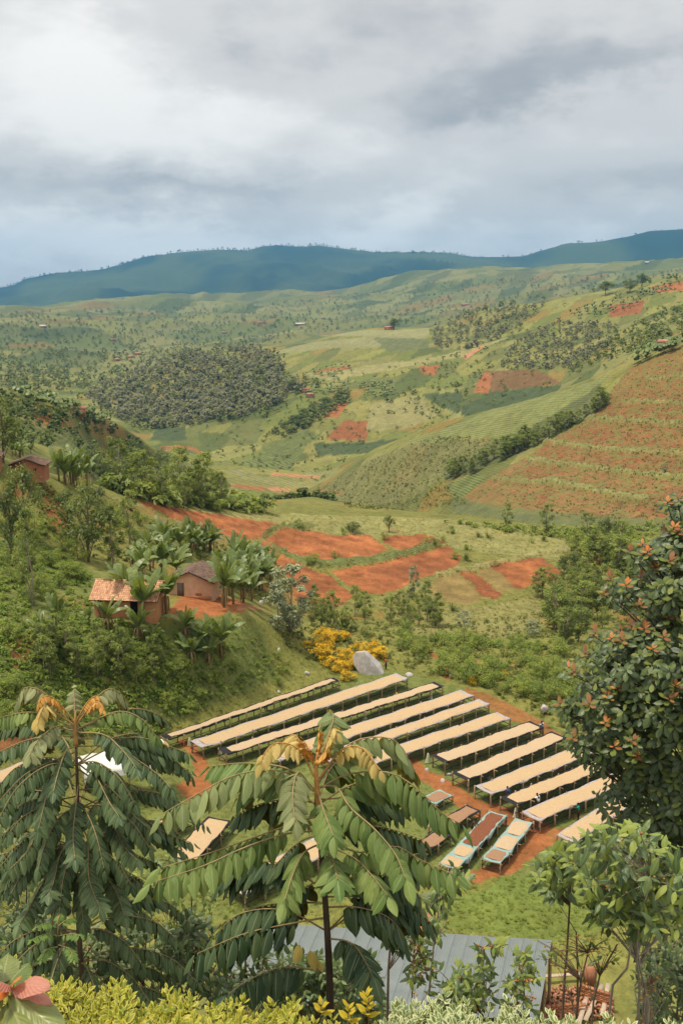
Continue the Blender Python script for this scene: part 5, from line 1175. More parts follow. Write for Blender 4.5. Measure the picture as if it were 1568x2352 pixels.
# ------------------------------------------------------------------ metal roofed shed, rubble, shelter, stones
M_TIN = mat_plain('weathered_tin', (.20, .225, .22), .8, .2, .14, .9, col2=(.15, .172, .17), metal=.0, bump=.1, bdist=.01)
def zray(px, py, z):
    r = ray(px, py); return r * (z / r.z)
def shed():
    TR, TL = zray(1266, 2160, -39.4), zray(560, 2116, -39.4); BR = zray(1234, 2345, -40.8); e = TL - TR; W_ = e.length; e.normalize(); s = BR - TR; SL = s.length; s.normalize(); n = e.cross(s)
    if n.z < 0: n = -n
    t = empty('shed', (TR.x, TR.y, ground_z(TR.x, TR.y))); tag(t, 'long shed with grey corrugated metal roof below the hedge', 'shed')
    O = Vector(t.location); sw = .86; k = 0
    nsheet = int(W_ / sw)
    mb = MB(); m = 32; lo = []; hi = []
    for i in range(m + 1):
        x = (sw + .03) * i / m; z = .02 * math.cos(i * math.pi / 2 * 1.0)
        lo.append(x); hi.append(z)
    P = np.array([[np.array(e) * x + np.array(s) * y + np.array(n) * z for x, z in zip(lo, hi)] for y in (0, SL / 2, SL)])
    mb.grid(P); sh = mb.mesh('roof_sheet', M_TIN, True)
    for k in range(nsheet):
        link('roof_sheet', sh, t, loc=TR - O + e * sw * k + n * (.004 * (k % 2)) + s * rnd.uniform(-.05, .05))
    for f in (0, .5, 1):
        for k in range(0, nsheet + 1, 5):
            q = TR + e * sw * min(k, nsheet - .3) + s * SL * min(max(f, .03), .97) - n * .12; g = ground_z(q.x, q.y); o = link('post', POST, t); set_pole(o, Vector((q.x, q.y, g - .2)) - O, q - O); o.scale.x = o.scale.y = 1.6
        o = link('purlin', RAIL, t); a = TR + s * SL * min(max(f, .03), .97) - n * .08; set_pole(o, a - O, a + e * W_ * .98 - O); o.scale.x = o.scale.y = 1.6
    mb = MB(); a = TR + e * .4 + s * .3; b = TR + e * (W_ - .4) + s * .3; V = []
    for q in (a, b): V += [Vector((q.x, q.y, ground_z(q.x, q.y) - .3)) - O, q - n * .2 - O]
    mb.add([tuple(V[0]), tuple(V[2]), tuple(V[3]), tuple(V[1])], [[0, 1, 2, 3]]); mb.build('back_wall', M_BRICK, t)
shed()
def rubble():
    M_PLANK = mat_plain('pale_plank', (.42, .33, .24), .9, .1, .25, 5, stretch=(1, 8, 8), obj_var=.4)
    def pb(name, px, py, sz, rz, lb, cat, mat=None, rx=0, dz=0, grp=None):
        p = hit(px, py); mb = MB(); mb.box((0, 0, 0), sz); o = mb.build(name, mat or M_BRICK, None, loc=(p.x, p.y, p.z + sz[2] / 2 + dz)); o.rotation_euler = (rx, 0, rz); tag(o, lb, cat, grp); return o
    def wall(px, py, L, h, rz, lb):
        p = hit(px, py); t = empty('brick_wall', p, rz); tag(t, lb, 'wall'); rs = random.Random(int(px)); me = MB(); me.box((0, 0, 0), (.29, .2, .115)); me = me.mesh('brick', mat_plain('loose_brick', (.40, .17, .085), .95, .1, .25, 4, obj_var=.5))
        for r_ in range(int(h / .13)):
            n = int(L / .31) - (rs.randint(0, 4) if r_ > h / .13 - 5 else 0)
            for c in range(n): link('brick', me, t, loc=(c * .31 + (r_ % 2) * .15, rs.uniform(-.01, .01), r_ * .13 + .05))
    wall(1240, 2345, 3.4, 1.1, .15, 'low broken brick wall at the shed corner'); wall(1330, 2300, 2.2, 1.3, -.5, 'brick wall stub behind the leaning planks')
    pb('brick_pillar', 1352, 2262, (.6, .6, 1.4), .3, 'square orange brick pillar right of the shed', 'pillar', mat_plain('orange_brick_face', (.36, .165, .09), .95, .1, .2, 3, bump=.3, bdist=.02))
    for k, (x, y, L, a, lb) in enumerate([(1340, 2325, 3.6, 1.15, 'pale plank leaning among the rubble, leftmost'), (1362, 2318, 3.8, 1.05, 'pale plank leaning in the middle of the rubble'), (1388, 2312, 3.2, 1.2, 'pale plank leaning rightmost in the rubble'), (1300, 2255, 3.0, .1, 'plank lying across the brick stubs')]):
        pb('plank', x, y, (L, .28, .06), a, lb, 'plank', M_PLANK, dz=.5, grp='planks by the shed')
    rs = np.random.default_rng(6); mb = MB()
    for q in scatter_px([(1225, 2290), (1300, 2270), (1400, 2290), (1410, 2345), (1240, 2350)], 500, 7, dmin=40):
        M_ = Euler((rs.random() * 3, rs.random() * 3, rs.random() * 3)).to_matrix(); mb.box((q.x, q.y, q.z + rs.random() * .45), (.28, .14, .1), M_, a=rs.random())
    tag(mb.build('brick_rubble', mat_leaf('rubble_brick', (.28, .11, .06), (.50, .26, .15), rough=.9, trans=0, obj_var=0)), 'heap of broken orange bricks beside the shed', kind='stuff')
rubble()
def shelter():
    """covered drying bed: cream plastic sheet over a frame, orange cloth at its right end"""
    a, b = hit(195, 1818, 0), hit(400, 1836, 0); u = (b - a); u.z = 0; L = u.length; u.normalize(); t = empty('covered_bed', a, math.atan2(u.y, u.x)); tag(t, 'covered drying bed under a cream plastic sheet behind the left tree', 'shelter')
    P = np.zeros((25, 9, 3)); rs = np.random.default_rng(3)
    for i in range(25):
        for j, (y, z) in enumerate(((-.15, .9), (-.05, 1.3), (.0, 1.5), (.8, 1.62), (1.6, 1.75), (2.4, 1.85), (3.1, 1.95), (3.2, 1.5), (3.3, 1.0))):
            P[i, j] = (L * i / 24, y, z - .12 * abs(math.sin(i * math.pi / 4)) + rs.random() * .03)
    mb = MB(); mb.grid(P); mb.build('sheet', mat_plain('cream_plastic', (.62, .62, .56), .5, .4, .12, 1.5, bump=.3, bdist=.05), t, True)
    mb = MB(); Q = np.zeros((9, 8, 3))
    for i in range(9):
        for j in range(8): f = j / 7; Q[i, j] = (L + .05 + .1 * math.sin(j * 1.8) * (1 - i / 8), -.1 + 3.4 * f, .15 + (1.55 + .45 * math.sin(math.pi * f)) * i / 8)
    mb.grid(Q); mb.build('end_cloth', mat_plain('orange_cloth', (.62, .40, .16), .8, .2, .2, 3, bump=.4, bdist=.05), t, True)
    for i in range(5):
        for y in (.05, 3.15):
            o = link('post', POST, t); x = L * i / 4; w = a + u * x; set_pole(o, (x, y, -.3), (x, y, 1.75))
shelter()
def stone_mesh(seed, sub=3, rough=.25):
    bm = bmesh.new(); bmesh.ops.create_icosphere(bm, subdivisions=sub, radius=1); rs = random.Random(seed); o = Vector((rs.random() * 9, rs.random() * 9, rs.random() * 9))
    from mathutils import noise as mn
    for v in bm.verts:
        n = mn.fractal(v.co * 1.1 + o, 1, 2, 4); c = mn.cell(v.co * 1.6 + o); v.co *= 1 + rough * n + .06 * c
    me = bpy.data.meshes.new('boulder'); bm.to_mesh(me); bm.free(); return me
M_STONE = mat_plain('grey_stone', (.56, .53, .50), .95, .1, .2, 2.5, col2=(.33, .29, .265), bump=.6, bdist=.08, detail=8)
def boulder_mesh():
    me = stone_mesh(3, 4, .12); rs = random.Random(8)
    pl = [(Vector((.75, -.35, .55)), .50), (Vector((-.6, -.6, .3)), .62), (Vector((.1, -.95, .25)), .55), (Vector((-.2, .2, 1)), .85), (Vector((1, .2, -.1)), .8), (Vector((.5, .6, .6)), .6)]
    for v in me.vertices:
        for n, c in pl:
            n = n.normalized(); k = v.co.dot(n) - c
            if k > 0: v.co -= n * k * .9
        v.co.x += -.35 * v.co.z
    return me
p = hit(848, 1546); o = link('boulder', boulder_mesh(), None, M_STONE, (p.x, p.y + .5, p.z + .9), (0, .1, .1), (1.9, 1.4, 1.9)); tag(o, 'big pale grey boulder among the yellow bushes', 'boulder')
sm = [stone_mesh(20 + k, 2) for k in range(3)]
for m_ in sm: m_.materials.append(M_STONE)
for k, (x, y, s, lb) in enumerate([(686, 1598, .28, 'pale stone between the first and second tables'), (875, 1632, .2, 'pale stone between the third and fourth tables'), (1372 - 784 + 392, 1770, .22, 'stone by the near end of the seventh table'), (940, 1552, .4, 'grey rock at the far end of the second table'), (930, 1565, .3, 'smaller grey rock below the second table end'),
                                   (1125, 1790, .28, 'pale stone beside the eighth table'), (1030, 1780, .25, 'pale stone under the near end of the seventh table'), (1145, 1715, .15, 'little stone under the seventh table'), (640, 1590, .22, 'pale stone upslope of the first table'), (1016, 1795, .22, 'brown stone in the middle of the red path'), (1255, 1712, .25, 'stone by the far end of the eighth table'), (1205, 1812, .2, 'little pale stone below the ninth table'), (1035, 1556, .3, 'pale rock beside the upper path'), (705, 1548, .35, 'grey rock below the yellow bushes, left'), (600, 1386, .45, 'pale rock heap beside the yard path'), (640, 2605 * .5741, .3, 'reddish rock below the blue gum')]):
    p = hit(x, y); o = link('stone', sm[k % 3], None, None, (p.x, p.y, p.z + s * .2), (k, k * 2, k * 3), (s * 1.2, s, s * .7)); tag(o, lb, 'stone')

# ------------------------------------------------------------------ people
M_SKIN = mat_plain('dark_skin', (.075, .038, .024), .55, .35, .1, 8)
M_HAIR = mat_plain('black_hair', (.012, .01, .01), .9, .1, .2, 30)
def skin_obj(name, P, E, Rr, mat, parent, root=0, sub=1):
    me = bpy.data.meshes.new(name); me.from_pydata([tuple(p) for p in P], E, []); me.update(); me.materials.append(mat)
    o = link(name, me, parent); md = o.modifiers.new('skin', 'SKIN'); md.use_smooth_shade = True
    for i, r in enumerate(Rr):
        sv = me.skin_vertices[0].data[i]; sv.radius = (r, r) if np.isscalar(r) else r; sv.use_root = (i == root)
    s = o.modifiers.new('sub', 'SUBSURF'); s.levels = sub; s.render_levels = sub; return o
def cloth(name, col): return mat_plain(name, col, .9, .1, .15, 12)
def person(p, face, label, shirt, trousers, h=1.66, lean=0.0, arms=((.45, .55), (.45, .55)), spread=.1, bare=False, skirt=False, cap=None):
    """arms: per side (forward swing of the upper arm, of the forearm) in radians from hanging; face: world yaw of the facing direction"""
    k = h / 1.66; t = empty('person', p, face - R(90)); tag(t, label, 'person'); t.scale = (k, k, k)
    def up(x, y, z):      # bend the upper body forward about the hips
        dz = z - .9; return Vector((x, y + dz * math.sin(lean), .9 + dz * math.cos(lean)))
    back = -.16 * math.sin(lean)
    P = [Vector((0, back, .92)), up(0, 0, 1.12), up(0, 0, 1.30), up(0, .0, 1.44), up(0, .03, 1.53), up(0, .04, 1.61)]
    for q in P[1:]: q.y += back
    E = [(0, 1), (1, 2), (2, 3), (3, 4), (4, 5)]; Rr = [(.14, .11), (.125, .095), (.15, .10), .052, (.078, .092), (.07, .085)]
    P.append(P[4] + Vector((0, .095 * math.cos(lean), -.01 - .09 * math.sin(lean)))); E.append((4, 6)); Rr.append(.014)     # nose
    sh = {}
    for s in (-1, 1):
        i = len(P); hip = Vector((s * .09, back, .86)); kn = Vector((s * .105, back * .4 + .03, .48)); an = Vector((s * .11, 0, .09)); toe = Vector((s * .12, .15, .035))
        P += [hip, kn, an, toe]; Rr += [.095, .06, .042, (.042, .03)]; E += [(0, i), (i, i + 1), (i + 1, i + 2), (i + 2, i + 3)]
        i = len(P); a1, a2 = arms[0 if s < 0 else 1]; S = up(s * .185, 0, 1.385); S.y += back
        d1 = Vector((s * spread, math.sin(a1 + lean * .2), -math.cos(a1))).normalized(); d2 = Vector((s * spread * .3, math.sin(a2), -math.cos(a2))).normalized()
        el = S + d1 * .29; wr = el + d2 * .25; ha = wr + d2 * .07
        P += [S, el, wr, ha]; Rr += [.058, .042, .03, (.04, .022)]; E += [(2, i), (i, i + 1), (i + 1, i + 2), (i + 2, i + 3)]; sh[s] = (S, el)
        side = Vector((0, 1, 0)).cross(d2); side = Vector((1, 0, 0)) if side.length < .2 else side.normalized()
        for f, (o_, l) in enumerate(((-.03, .065), (-.01, .078), (.01, .074), (.03, .06))):
            j = len(P); P += [ha + side * o_ + d2 * l * .55, ha + side * o_ * 1.1 + d2 * l + Vector((0, 0, -.012))]; Rr += [.009, .008]; E += [(i + 3, j), (j, j + 1)]
        j = len(P); P += [wr + side * (-s) * .045 + d2 * .05, wr + side * (-s) * .055 + d2 * .085]; Rr += [.01, .009]; E += [(i + 2, j), (j, j + 1)]
    skin_obj('body', P, E, Rr, M_SKIN, t)
    mb = MB(); hd = P[5] + Vector((0, -.02, .02)); rows = []
    for e in np.linspace(-.25, 1.57, 6): rows.append([(hd.x + .09 * math.cos(e) * math.cos(a), hd.y + .10 * math.cos(e) * math.sin(a) - .005, hd.z + .085 * math.sin(e)) for a in np.linspace(0, 6.2832, 11)])
    mb.grid(np.array(rows)); mb.build('cap' if cap else 'hair', cap or M_HAIR, t, True)
    if not bare:
        Q = [P[0] + Vector((0, 0, .02)), P[1], P[2], P[3] - (P[3] - P[2]) * .3]; e = [(0, 1), (1, 2), (2, 3)]; rr = [(.165, .135), (.15, .12), (.172, .122), .075]
        for s in (-1, 1):
            i = len(Q); Q += [sh[s][0], sh[s][0] * .25 + sh[s][1] * .75]; rr += [.075, .062]; e += [(2, i), (i, i + 1)]
        skin_obj('shirt', Q, e, rr, shirt, t)
    Q = [P[0] + Vector((0, 0, .04)), P[0] - Vector((0, 0, .05))]; e = [(0, 1)]; rr = [(.15, .12), (.155, .125)]
    if skirt: Q += [Vector((0, back * .5, .6)), Vector((0, 0, .32))]; e += [(1, 2), (2, 3)]; rr += [(.2, .16), (.23, .19)]
    else:
        for s in (-1, 1):
            i = len(Q); b = 7 + (0 if s < 0 else 18); hip = Vector((s * .09, back, .82)); kn = Vector((s * .105, back * .4 + .03, .48)); an = Vector((s * .11, 0, .14))
            Q += [hip, kn, an]; rr += [.108, .078, .062]; e += [(1, i), (i, i + 1), (i + 1, i + 2)]
    skin_obj('skirt' if skirt else 'trousers', Q, e, rr, trousers, t)
    return t
def people():
    bl, te, mr, wh, lb, rd, bk, kh, orr, gn = (cloth(n, c) for n, c in (('blue_cloth', (.05, .11, .32)), ('teal_cloth', (.03, .27, .30)), ('maroon_cloth', (.20, .035, .04)), ('white_cloth', (.75, .74, .72)), ('pale_blue_cloth', (.42, .52, .58)), ('red_cloth', (.42, .03, .03)), ('black_cloth', (.02, .02, .025)), ('khaki_cloth', (.50, .38, .16)), ('orange_cloth_shirt', (.72, .10, .03)), ('green_cloth', (.02, .30, .22))))
    yc = cloth('yellow_cap', (.75, .45, .04))
    def beside(key, px, py, side, off=.32):
        t, pa, u, nv, L, h = T[key]; q = hit(px, py, h); x = (q - pa).dot(u); w = off; s = pa + u * x + nv * side * w; s.z = ground_z(s.x, s.y); return s, math.atan2(-nv.y * side, -nv.x * side)
    s, a = beside('1', 619, 1612, 1, .85); person(s, a, 'person in a blue shirt bending over the uppermost table', bl, bk, lean=.75, arms=((.5, .7), (.7, .9)))
    s, a = beside('3', 918, 1598, 1, 1.05); person(s, a, 'person in teal with a yellow cap bending over the third table', te, bk, lean=.85, arms=((.4, .5), (.5, .6)), cap=yc)
    s, a = beside('6', 1067, 1672, 1, 1.25); person(s, a, 'person in maroon bending over the sixth table', mr, bk, lean=.8, arms=((.5, .6), (.5, .6)))
    p = hit(1242, 1693); person(p, R(100), 'man in pale blue shirt and khaki trousers at a table end', lb, kh, 1.72, .05, ((.2, .5), (1.9, 2.2)))
    s, a = beside('9', 1156, 1806, -1, 1.25); person(s, a + .5, 'person in blue top and red trousers leaning on the ninth table', bl, rd, 1.5, .35, ((.4, .8), (.6, 1.0)))
    s, a = beside('10', 1222, 1828, -1, 1.22); person(s, a, 'man in white shirt and black trousers at the tenth table', wh, bk, 1.72, .28, ((.9, 1.2), (.8, 1.1)))
    s, a = beside('11', 1305, 1842, -1, 1.45); person(s, a + .8, 'person in green and red top reaching out over the nearest table', gn, bk, 1.62, .12, ((1.35, 1.5), (1.2, 1.6)))
    s, a = beside('s1', 1108, 1900, 1, 1.05); person(s, a, 'bare chested worker bending over the brown cherries', mr, bk, 1.55, .55, ((.5, .9), (.5, .9)), bare=True)
    p = hit(886, 1538); person(p, R(-160), 'person in an orange top standing right of the boulder', orr, bk, 1.6, .1, ((.2, .5), (.3, .6)))
    # black cloth bundle on a stake
    p = hit(1247, 1672); t = empty('staked_bundle', p); o = link('stake', RAIL, t); set_pole(o, (0, 0, -.2), (0, 0, 2.0)); link('bundle', sm[0].copy(), t, None, (0, 0, 2.2), (0, 0, 0), (.42, .3, .45)); t.children[1].data.materials.clear(); t.children[1].data.materials.append(M_NETB)
    tag(t, 'black cloth bundle on a stake behind the seventh table end', 'bundle')
people()
# ------------------------------------------------------------------ foreground plants
def fore_leaf_mat(name, dark, light, vein=None, back=None, margin=None, rough=.48, spec=.22, trans=.28, tcol=None, obj_var=1.2, side_veins=True):
    m = mat_leaf(name, dark, light, rough, spec, trans, tcol, obj_var, vein=vein, warm=False); nt = m.node_tree; L = nt.links.new
    bs = nt.nodes['Principled BSDF']; src = bs.inputs['Base Color'].links[0].from_socket
    if margin is not None:
        col, w = margin; uvn = nd(nt, 'ShaderNodeUVMap', uv_map='uv'); sx = nd(nt, 'ShaderNodeSeparateXYZ'); L(uvn.outputs[0], sx.inputs[0])
        n = nd(nt, 'ShaderNodeTexNoise'); n.inputs['Scale'].default_value = 4; L(uvn.outputs[0], n.inputs['Vector']); oi = nd(nt, 'ShaderNodeObjectInfo'); at_ = nd(nt, 'ShaderNodeAttribute', attribute_name='v')
        au = mth(nt, 'ADD', mth(nt, 'ABSOLUTE', mth(nt, 'SUBTRACT', sx.outputs[0], .5)), mth(nt, 'ADD', mth(nt, 'MULTIPLY', mth(nt, 'SUBTRACT', n.outputs['Fac'], .5), .35), mth(nt, 'MULTIPLY', mth(nt, 'SUBTRACT', at_.outputs['Fac'], .5), .45)))
        mx = nd(nt, 'ShaderNodeMix', data_type='RGBA'); L(mth(nt, 'MULTIPLY', mth(nt, 'SUBTRACT', au, w), 14, clamp=True), mx.inputs['Factor']); L(src, mx.inputs['A']); mx.inputs['B'].default_value = (*col, 1); src = mx.outputs['Result']
    if back is not None:
        ge = nd(nt, 'ShaderNodeNewGeometry'); mx = nd(nt, 'ShaderNodeMix', data_type='RGBA'); L(mth(nt, 'MULTIPLY', ge.outputs['Backfacing'], .85), mx.inputs['Factor']); L(src, mx.inputs['A']); mx.inputs['B'].default_value = (*back, 1); src = mx.outputs['Result']
    L(src, bs.inputs['Base Color'])
    for n in nt.nodes:
        if n.type == 'VECT_MATH' and n.operation == 'MULTIPLY': L(src, n.inputs[0])
    return m
def blade(name, mat, width=.42, droop=.25, fold=.35, wave=.03, tip=1.6, base=.8, rows=7, seed=0, a=.5, belly=.45, hc=2):
    """a single leaf blade along +Y, length 1, upper side +Z"""
    rs = random.Random(seed); V = []; UV = []; F = []
    for i in range(rows + 1):
        t = i / rows; w = width / 2 * (math.sin(math.pi * t ** belly_pow(belly)) ** base) * (1 - .25 * max(0, t - .75) * tip) if 0 < t < 1 else .004
        for j in range(-hc, hc + 1):
            f = j / hc; x = f * w; z = -droop * t * t - abs(f) * w * fold * (1.0 + .3 * abs(f)) + wave * math.sin(t * 9 + f * 2 + seed) * abs(f)
            V.append((x, t - .06 * droop * t, z)); UV.append((.5 + f * .5, t))
    c = 2 * hc + 1
    for i in range(rows):
        for j in range(c - 1): F.append((i * c + j, i * c + j + 1, (i + 1) * c + j + 1, (i + 1) * c + j))
    return mesh_np(name, np.array(V), np.array(F), mat, True, attrs={'v': np.full(len(V), a)}, uv=np.array(UV))
def belly_pow(b): return math.log(.5) / math.log(b)     # puts the widest point at fraction b of the length
def frame(y, z):
    y = Vector(y).normalized(); z = Vector(z); z = z - y * z.dot(y)
    if z.length < 1e-4: z = y.orthogonal()
    z.normalize(); x = y.cross(z); return Matrix((x, y, z)).transposed()
def place_blade(name, me, parent, p, y, z, l, roll=0):
    M = (frame(y, z) @ Matrix.Rotation(roll, 3, 'Y')).to_4x4(); M.translation = p
    o = bpy.data.objects.new(name, me); COL.objects.link(o); o.parent = parent; o.matrix_local = M @ Matrix.Diagonal((l, l, l, 1)); return o
class Bulk:
    """many blades joined to one mesh"""
    def __init__(s): s.V = []; s.F = []; s.A = []; s.U = []; s.n = 0; s.c = {}
    def add(s, me, p, y, z, l, roll=0, a=None):
        if me.name not in s.c:
            n = len(me.vertices); v = np.zeros(n * 3, np.float32); me.vertices.foreach_get('co', v); f = np.zeros(len(me.loops), np.int32); me.loops.foreach_get('vertex_index', f)
            u = np.zeros(len(me.loops) * 2, np.float32); me.uv_layers[0].data.foreach_get('uv', u); uv = np.zeros((n, 2)); uv[f] = u.reshape(-1, 2); s.c[me.name] = (v.reshape(-1, 3), f.reshape(-1, 4), uv)
        v, f, uv = s.c[me.name]; M = np.array(frame(y, z) @ Matrix.Rotation(roll, 3, 'Y'))
        s.V.append((v * l) @ M.T + np.array(p)); s.F.append(f + s.n); s.U.append(uv); s.A.append(np.full(len(v), rnd.random() if a is None else a)); s.n += len(v)
    def build(s, name, mat, parent=None, kind='stuff'):
        if not s.V: return None
        o = link(name, mesh_np(name, np.concatenate(s.V), np.concatenate(s.F), mat, True, attrs={'v': np.concatenate(s.A)}, uv=np.concatenate(s.U)), parent)
        if kind: o['kind'] = kind
        return o

# ---- the two feather leaved trees
M_STALK = mat_plain('leaf_stalk', (.30, .22, .10), .7, .3, .3, 20); M_STALK_Y = mat_plain('young_stalk', (.50, .26, .08), .7, .3, .3, 20)
M_FT_G = fore_leaf_mat('feather_leaf_green', (.085, .155, .04), (.235, .305, .085), vein=(.34, .38, .16), back=(.17, .14, .03), trans=.22)
M_FT_L = fore_leaf_mat('feather_leaf_light', (.17, .23, .085), (.32, .37, .15), vein=(.42, .44, .24), back=(.20, .16, .035), trans=.3)
M_FT_D = fore_leaf_mat('feather_leaf_dark', (.03, .065, .027), (.125, .18, .072), vein=(.24, .28, .14), back=(.12, .095, .02), trans=.2, rough=.42, spec=.3)  # left tree's own dark green; paints shade into the central tree's inner leaves
M_FT_O = fore_leaf_mat('feather_leaf_olive', (.20, .235, .10), (.36, .385, .18), vein=(.42, .40, .22), back=(.28, .20, .06), trans=.3)
M_FT_Y = fore_leaf_mat('feather_leaf_yellow', (.44, .34, .09), (.66, .52, .19), vein=(.6, .42, .15), back=(.48, .28, .07), trans=.3)
M_FT_OR = fore_leaf_mat('feather_leaf_orange', (.58, .29, .06), (.74, .44, .13), vein=(.6, .3, .08), back=(.5, .22, .05), trans=.3)
FM = {'g': M_FT_G, 'l': M_FT_L, 'd': M_FT_D, 'o': M_FT_O, 'y': M_FT_Y, 'r': M_FT_OR}
FBL = {k: [blade('leaflet', m, .47 + .05 * (v % 2), .08 + .14 * v, .22 + .14 * v, .018, seed=v, a=.5) for v in range(3)] for k, m in FM.items()}
def feather_tree(name, label, origin, scale, trunk, leaves, d0, trunk_r, leaf_len, cap=300, seed=1, stalk_r=.006, mat_bark=M_BARK_D, pairs=10, extra=0, elev=(0, 1), ek='d'):
    """trunk: list of photo points; leaves: (points, tip depth offset, kind, hang, leaflet factor, priority)"""
    rs = random.Random(seed); X = lambda q: (origin[0] + q[0] * scale, origin[1] + q[1] * scale)
    tp = [at(*X(q), d0) for q in trunk]; root = tp[-1].copy(); gz = ground_z(root.x, root.y); base = Vector((root.x, root.y + .02, gz))
    t = empty(name, base); tag(t, label, 'tree'); mb = MB()
    pts = [tp[0]] + tp[1:] + [base - Vector((0, 0, .2))]; pts = [p - base for p in pts]; sp = spline(pts, 16); n = len(sp)
    mb.tube(sp, [trunk_r * (.22 + .78 * (i / n) ** .8) for i in range(n)], 9); mb.build('trunk', mat_bark, t, True)
    mb = MB(); a = Vector(sp[0]); b = a + (Vector(sp[2]) - a).normalized() * min(leaf_len * 1.6, (Vector(sp[2]) - a).length); mb.tube([b - (a - b) * .2, b, a, a + (a - b) * .35 + Vector((.01, 0, .02))], [trunk_r * .55, trunk_r * .5, trunk_r * .3, .003], 7); mb.build('shoot', M_STALK_Y, t, True)
    bulk = {}; cnt = 0; leaves = list(leaves)
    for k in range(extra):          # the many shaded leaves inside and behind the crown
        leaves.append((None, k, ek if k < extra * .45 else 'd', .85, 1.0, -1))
    for li, (lp, dd, kind, hang, lf, prio) in enumerate(sorted(leaves, key=lambda e: -e[5])):
        if lp is None:
            q = sp[int((elev[0] + (elev[1] - elev[0]) * (dd + .5) / extra) * 12)]; a = dd * 2.4 + rs.uniform(-.3, .3) if ek == 'd' else rs.uniform(.15, 3.0); ll = leaf_len * (rs.uniform(7, 9.5) if ek == 'd' else rs.uniform(4.4, 5.8)); o = Vector((math.cos(a), math.sin(a), 0)); q = Vector(q)
            if a % 6.283 > math.pi: ll *= .72
            W_ = [q, q + o * ll * .35 + Vector((0, 0, ll * .13)), q + o * ll * .72 + Vector((0, 0, ll * .04)), q + o * ll * .97 - Vector((0, 0, ll * .22))]
        else:
            m = len(lp); W_ = [at(*X(q), d0 + dd * (i / (m - 1)) ** 1.3) - base for i, q in enumerate(lp)]
        cv = spline(W_, 44); seg = np.linalg.norm(np.diff(cv, axis=0), axis=1); Lr = seg.sum()
        mb = MB(); mb.tube(cv[::3], [stalk_r * (1.25 - .9 * i / 15) for i in range(len(cv[::3]))], 5, cap=False)
        st = mb.build('compound_leaf', M_STALK_Y if kind in 'yr' else M_STALK, t, True)
        npair = max(6, int(round(pairs * min(1.15, .55 + .5 * Lr / (leaf_len * 7.6))))); s0 = .24 if kind not in 'yr' else .35
        ind = cnt + 2 * npair + 1 <= cap and prio > 0
        for k in range(npair + 1):
            s = s0 + (1 - s0) * (k / npair) ** .96; q = min(s, .999) * 43; i = int(q); P = Vector(cv[i] + (cv[min(i + 1, 43)] - cv[i]) * (q - i))
            Tn = Vector(cv[min(i + 1, 43)] - cv[max(i - 1, 0)]).normalized(); S = Tn.cross(Vector((0, 0, 1)))
            if S.length < .25: S = Vector((1, -.2, 0)).cross(Tn)
            S.normalize(); N = S.cross(Tn).normalized()
            if N.z < 0: N = -N
            for sd in ((-1, 1) if k < npair else (0,)):
                l = leaf_len * lf * (.78 + .35 * math.sin(math.pi * min(1, .12 + .8 * (k / npair)))) * rs.uniform(.88, 1.1)
                if sd == 0: D = Tn + Vector((0, 0, -.4)); l *= 1.05
                else: D = S * sd * (.85 - .35 * hang) + Tn * .32 + Vector((rs.uniform(-.2, .2), rs.uniform(-.2, .2), -hang * (.5 + .55 * rs.random())))
                me = FBL[kind][rs.randrange(3)]; z = N + S * sd * .25 + Vector((0, -.25, .1))
                if ind: place_blade('leaflet', me, st, P, D, z, l, rs.uniform(-.5, .5)); cnt += 1
                else: bulk.setdefault(kind, Bulk()).add(me, P, D, z, l, rs.uniform(-.25, .25))
    for k, b in bulk.items(): b.build('leaflets', FM[k], t)
    return t
O6, S6 = (344.5, 1607.6), .476
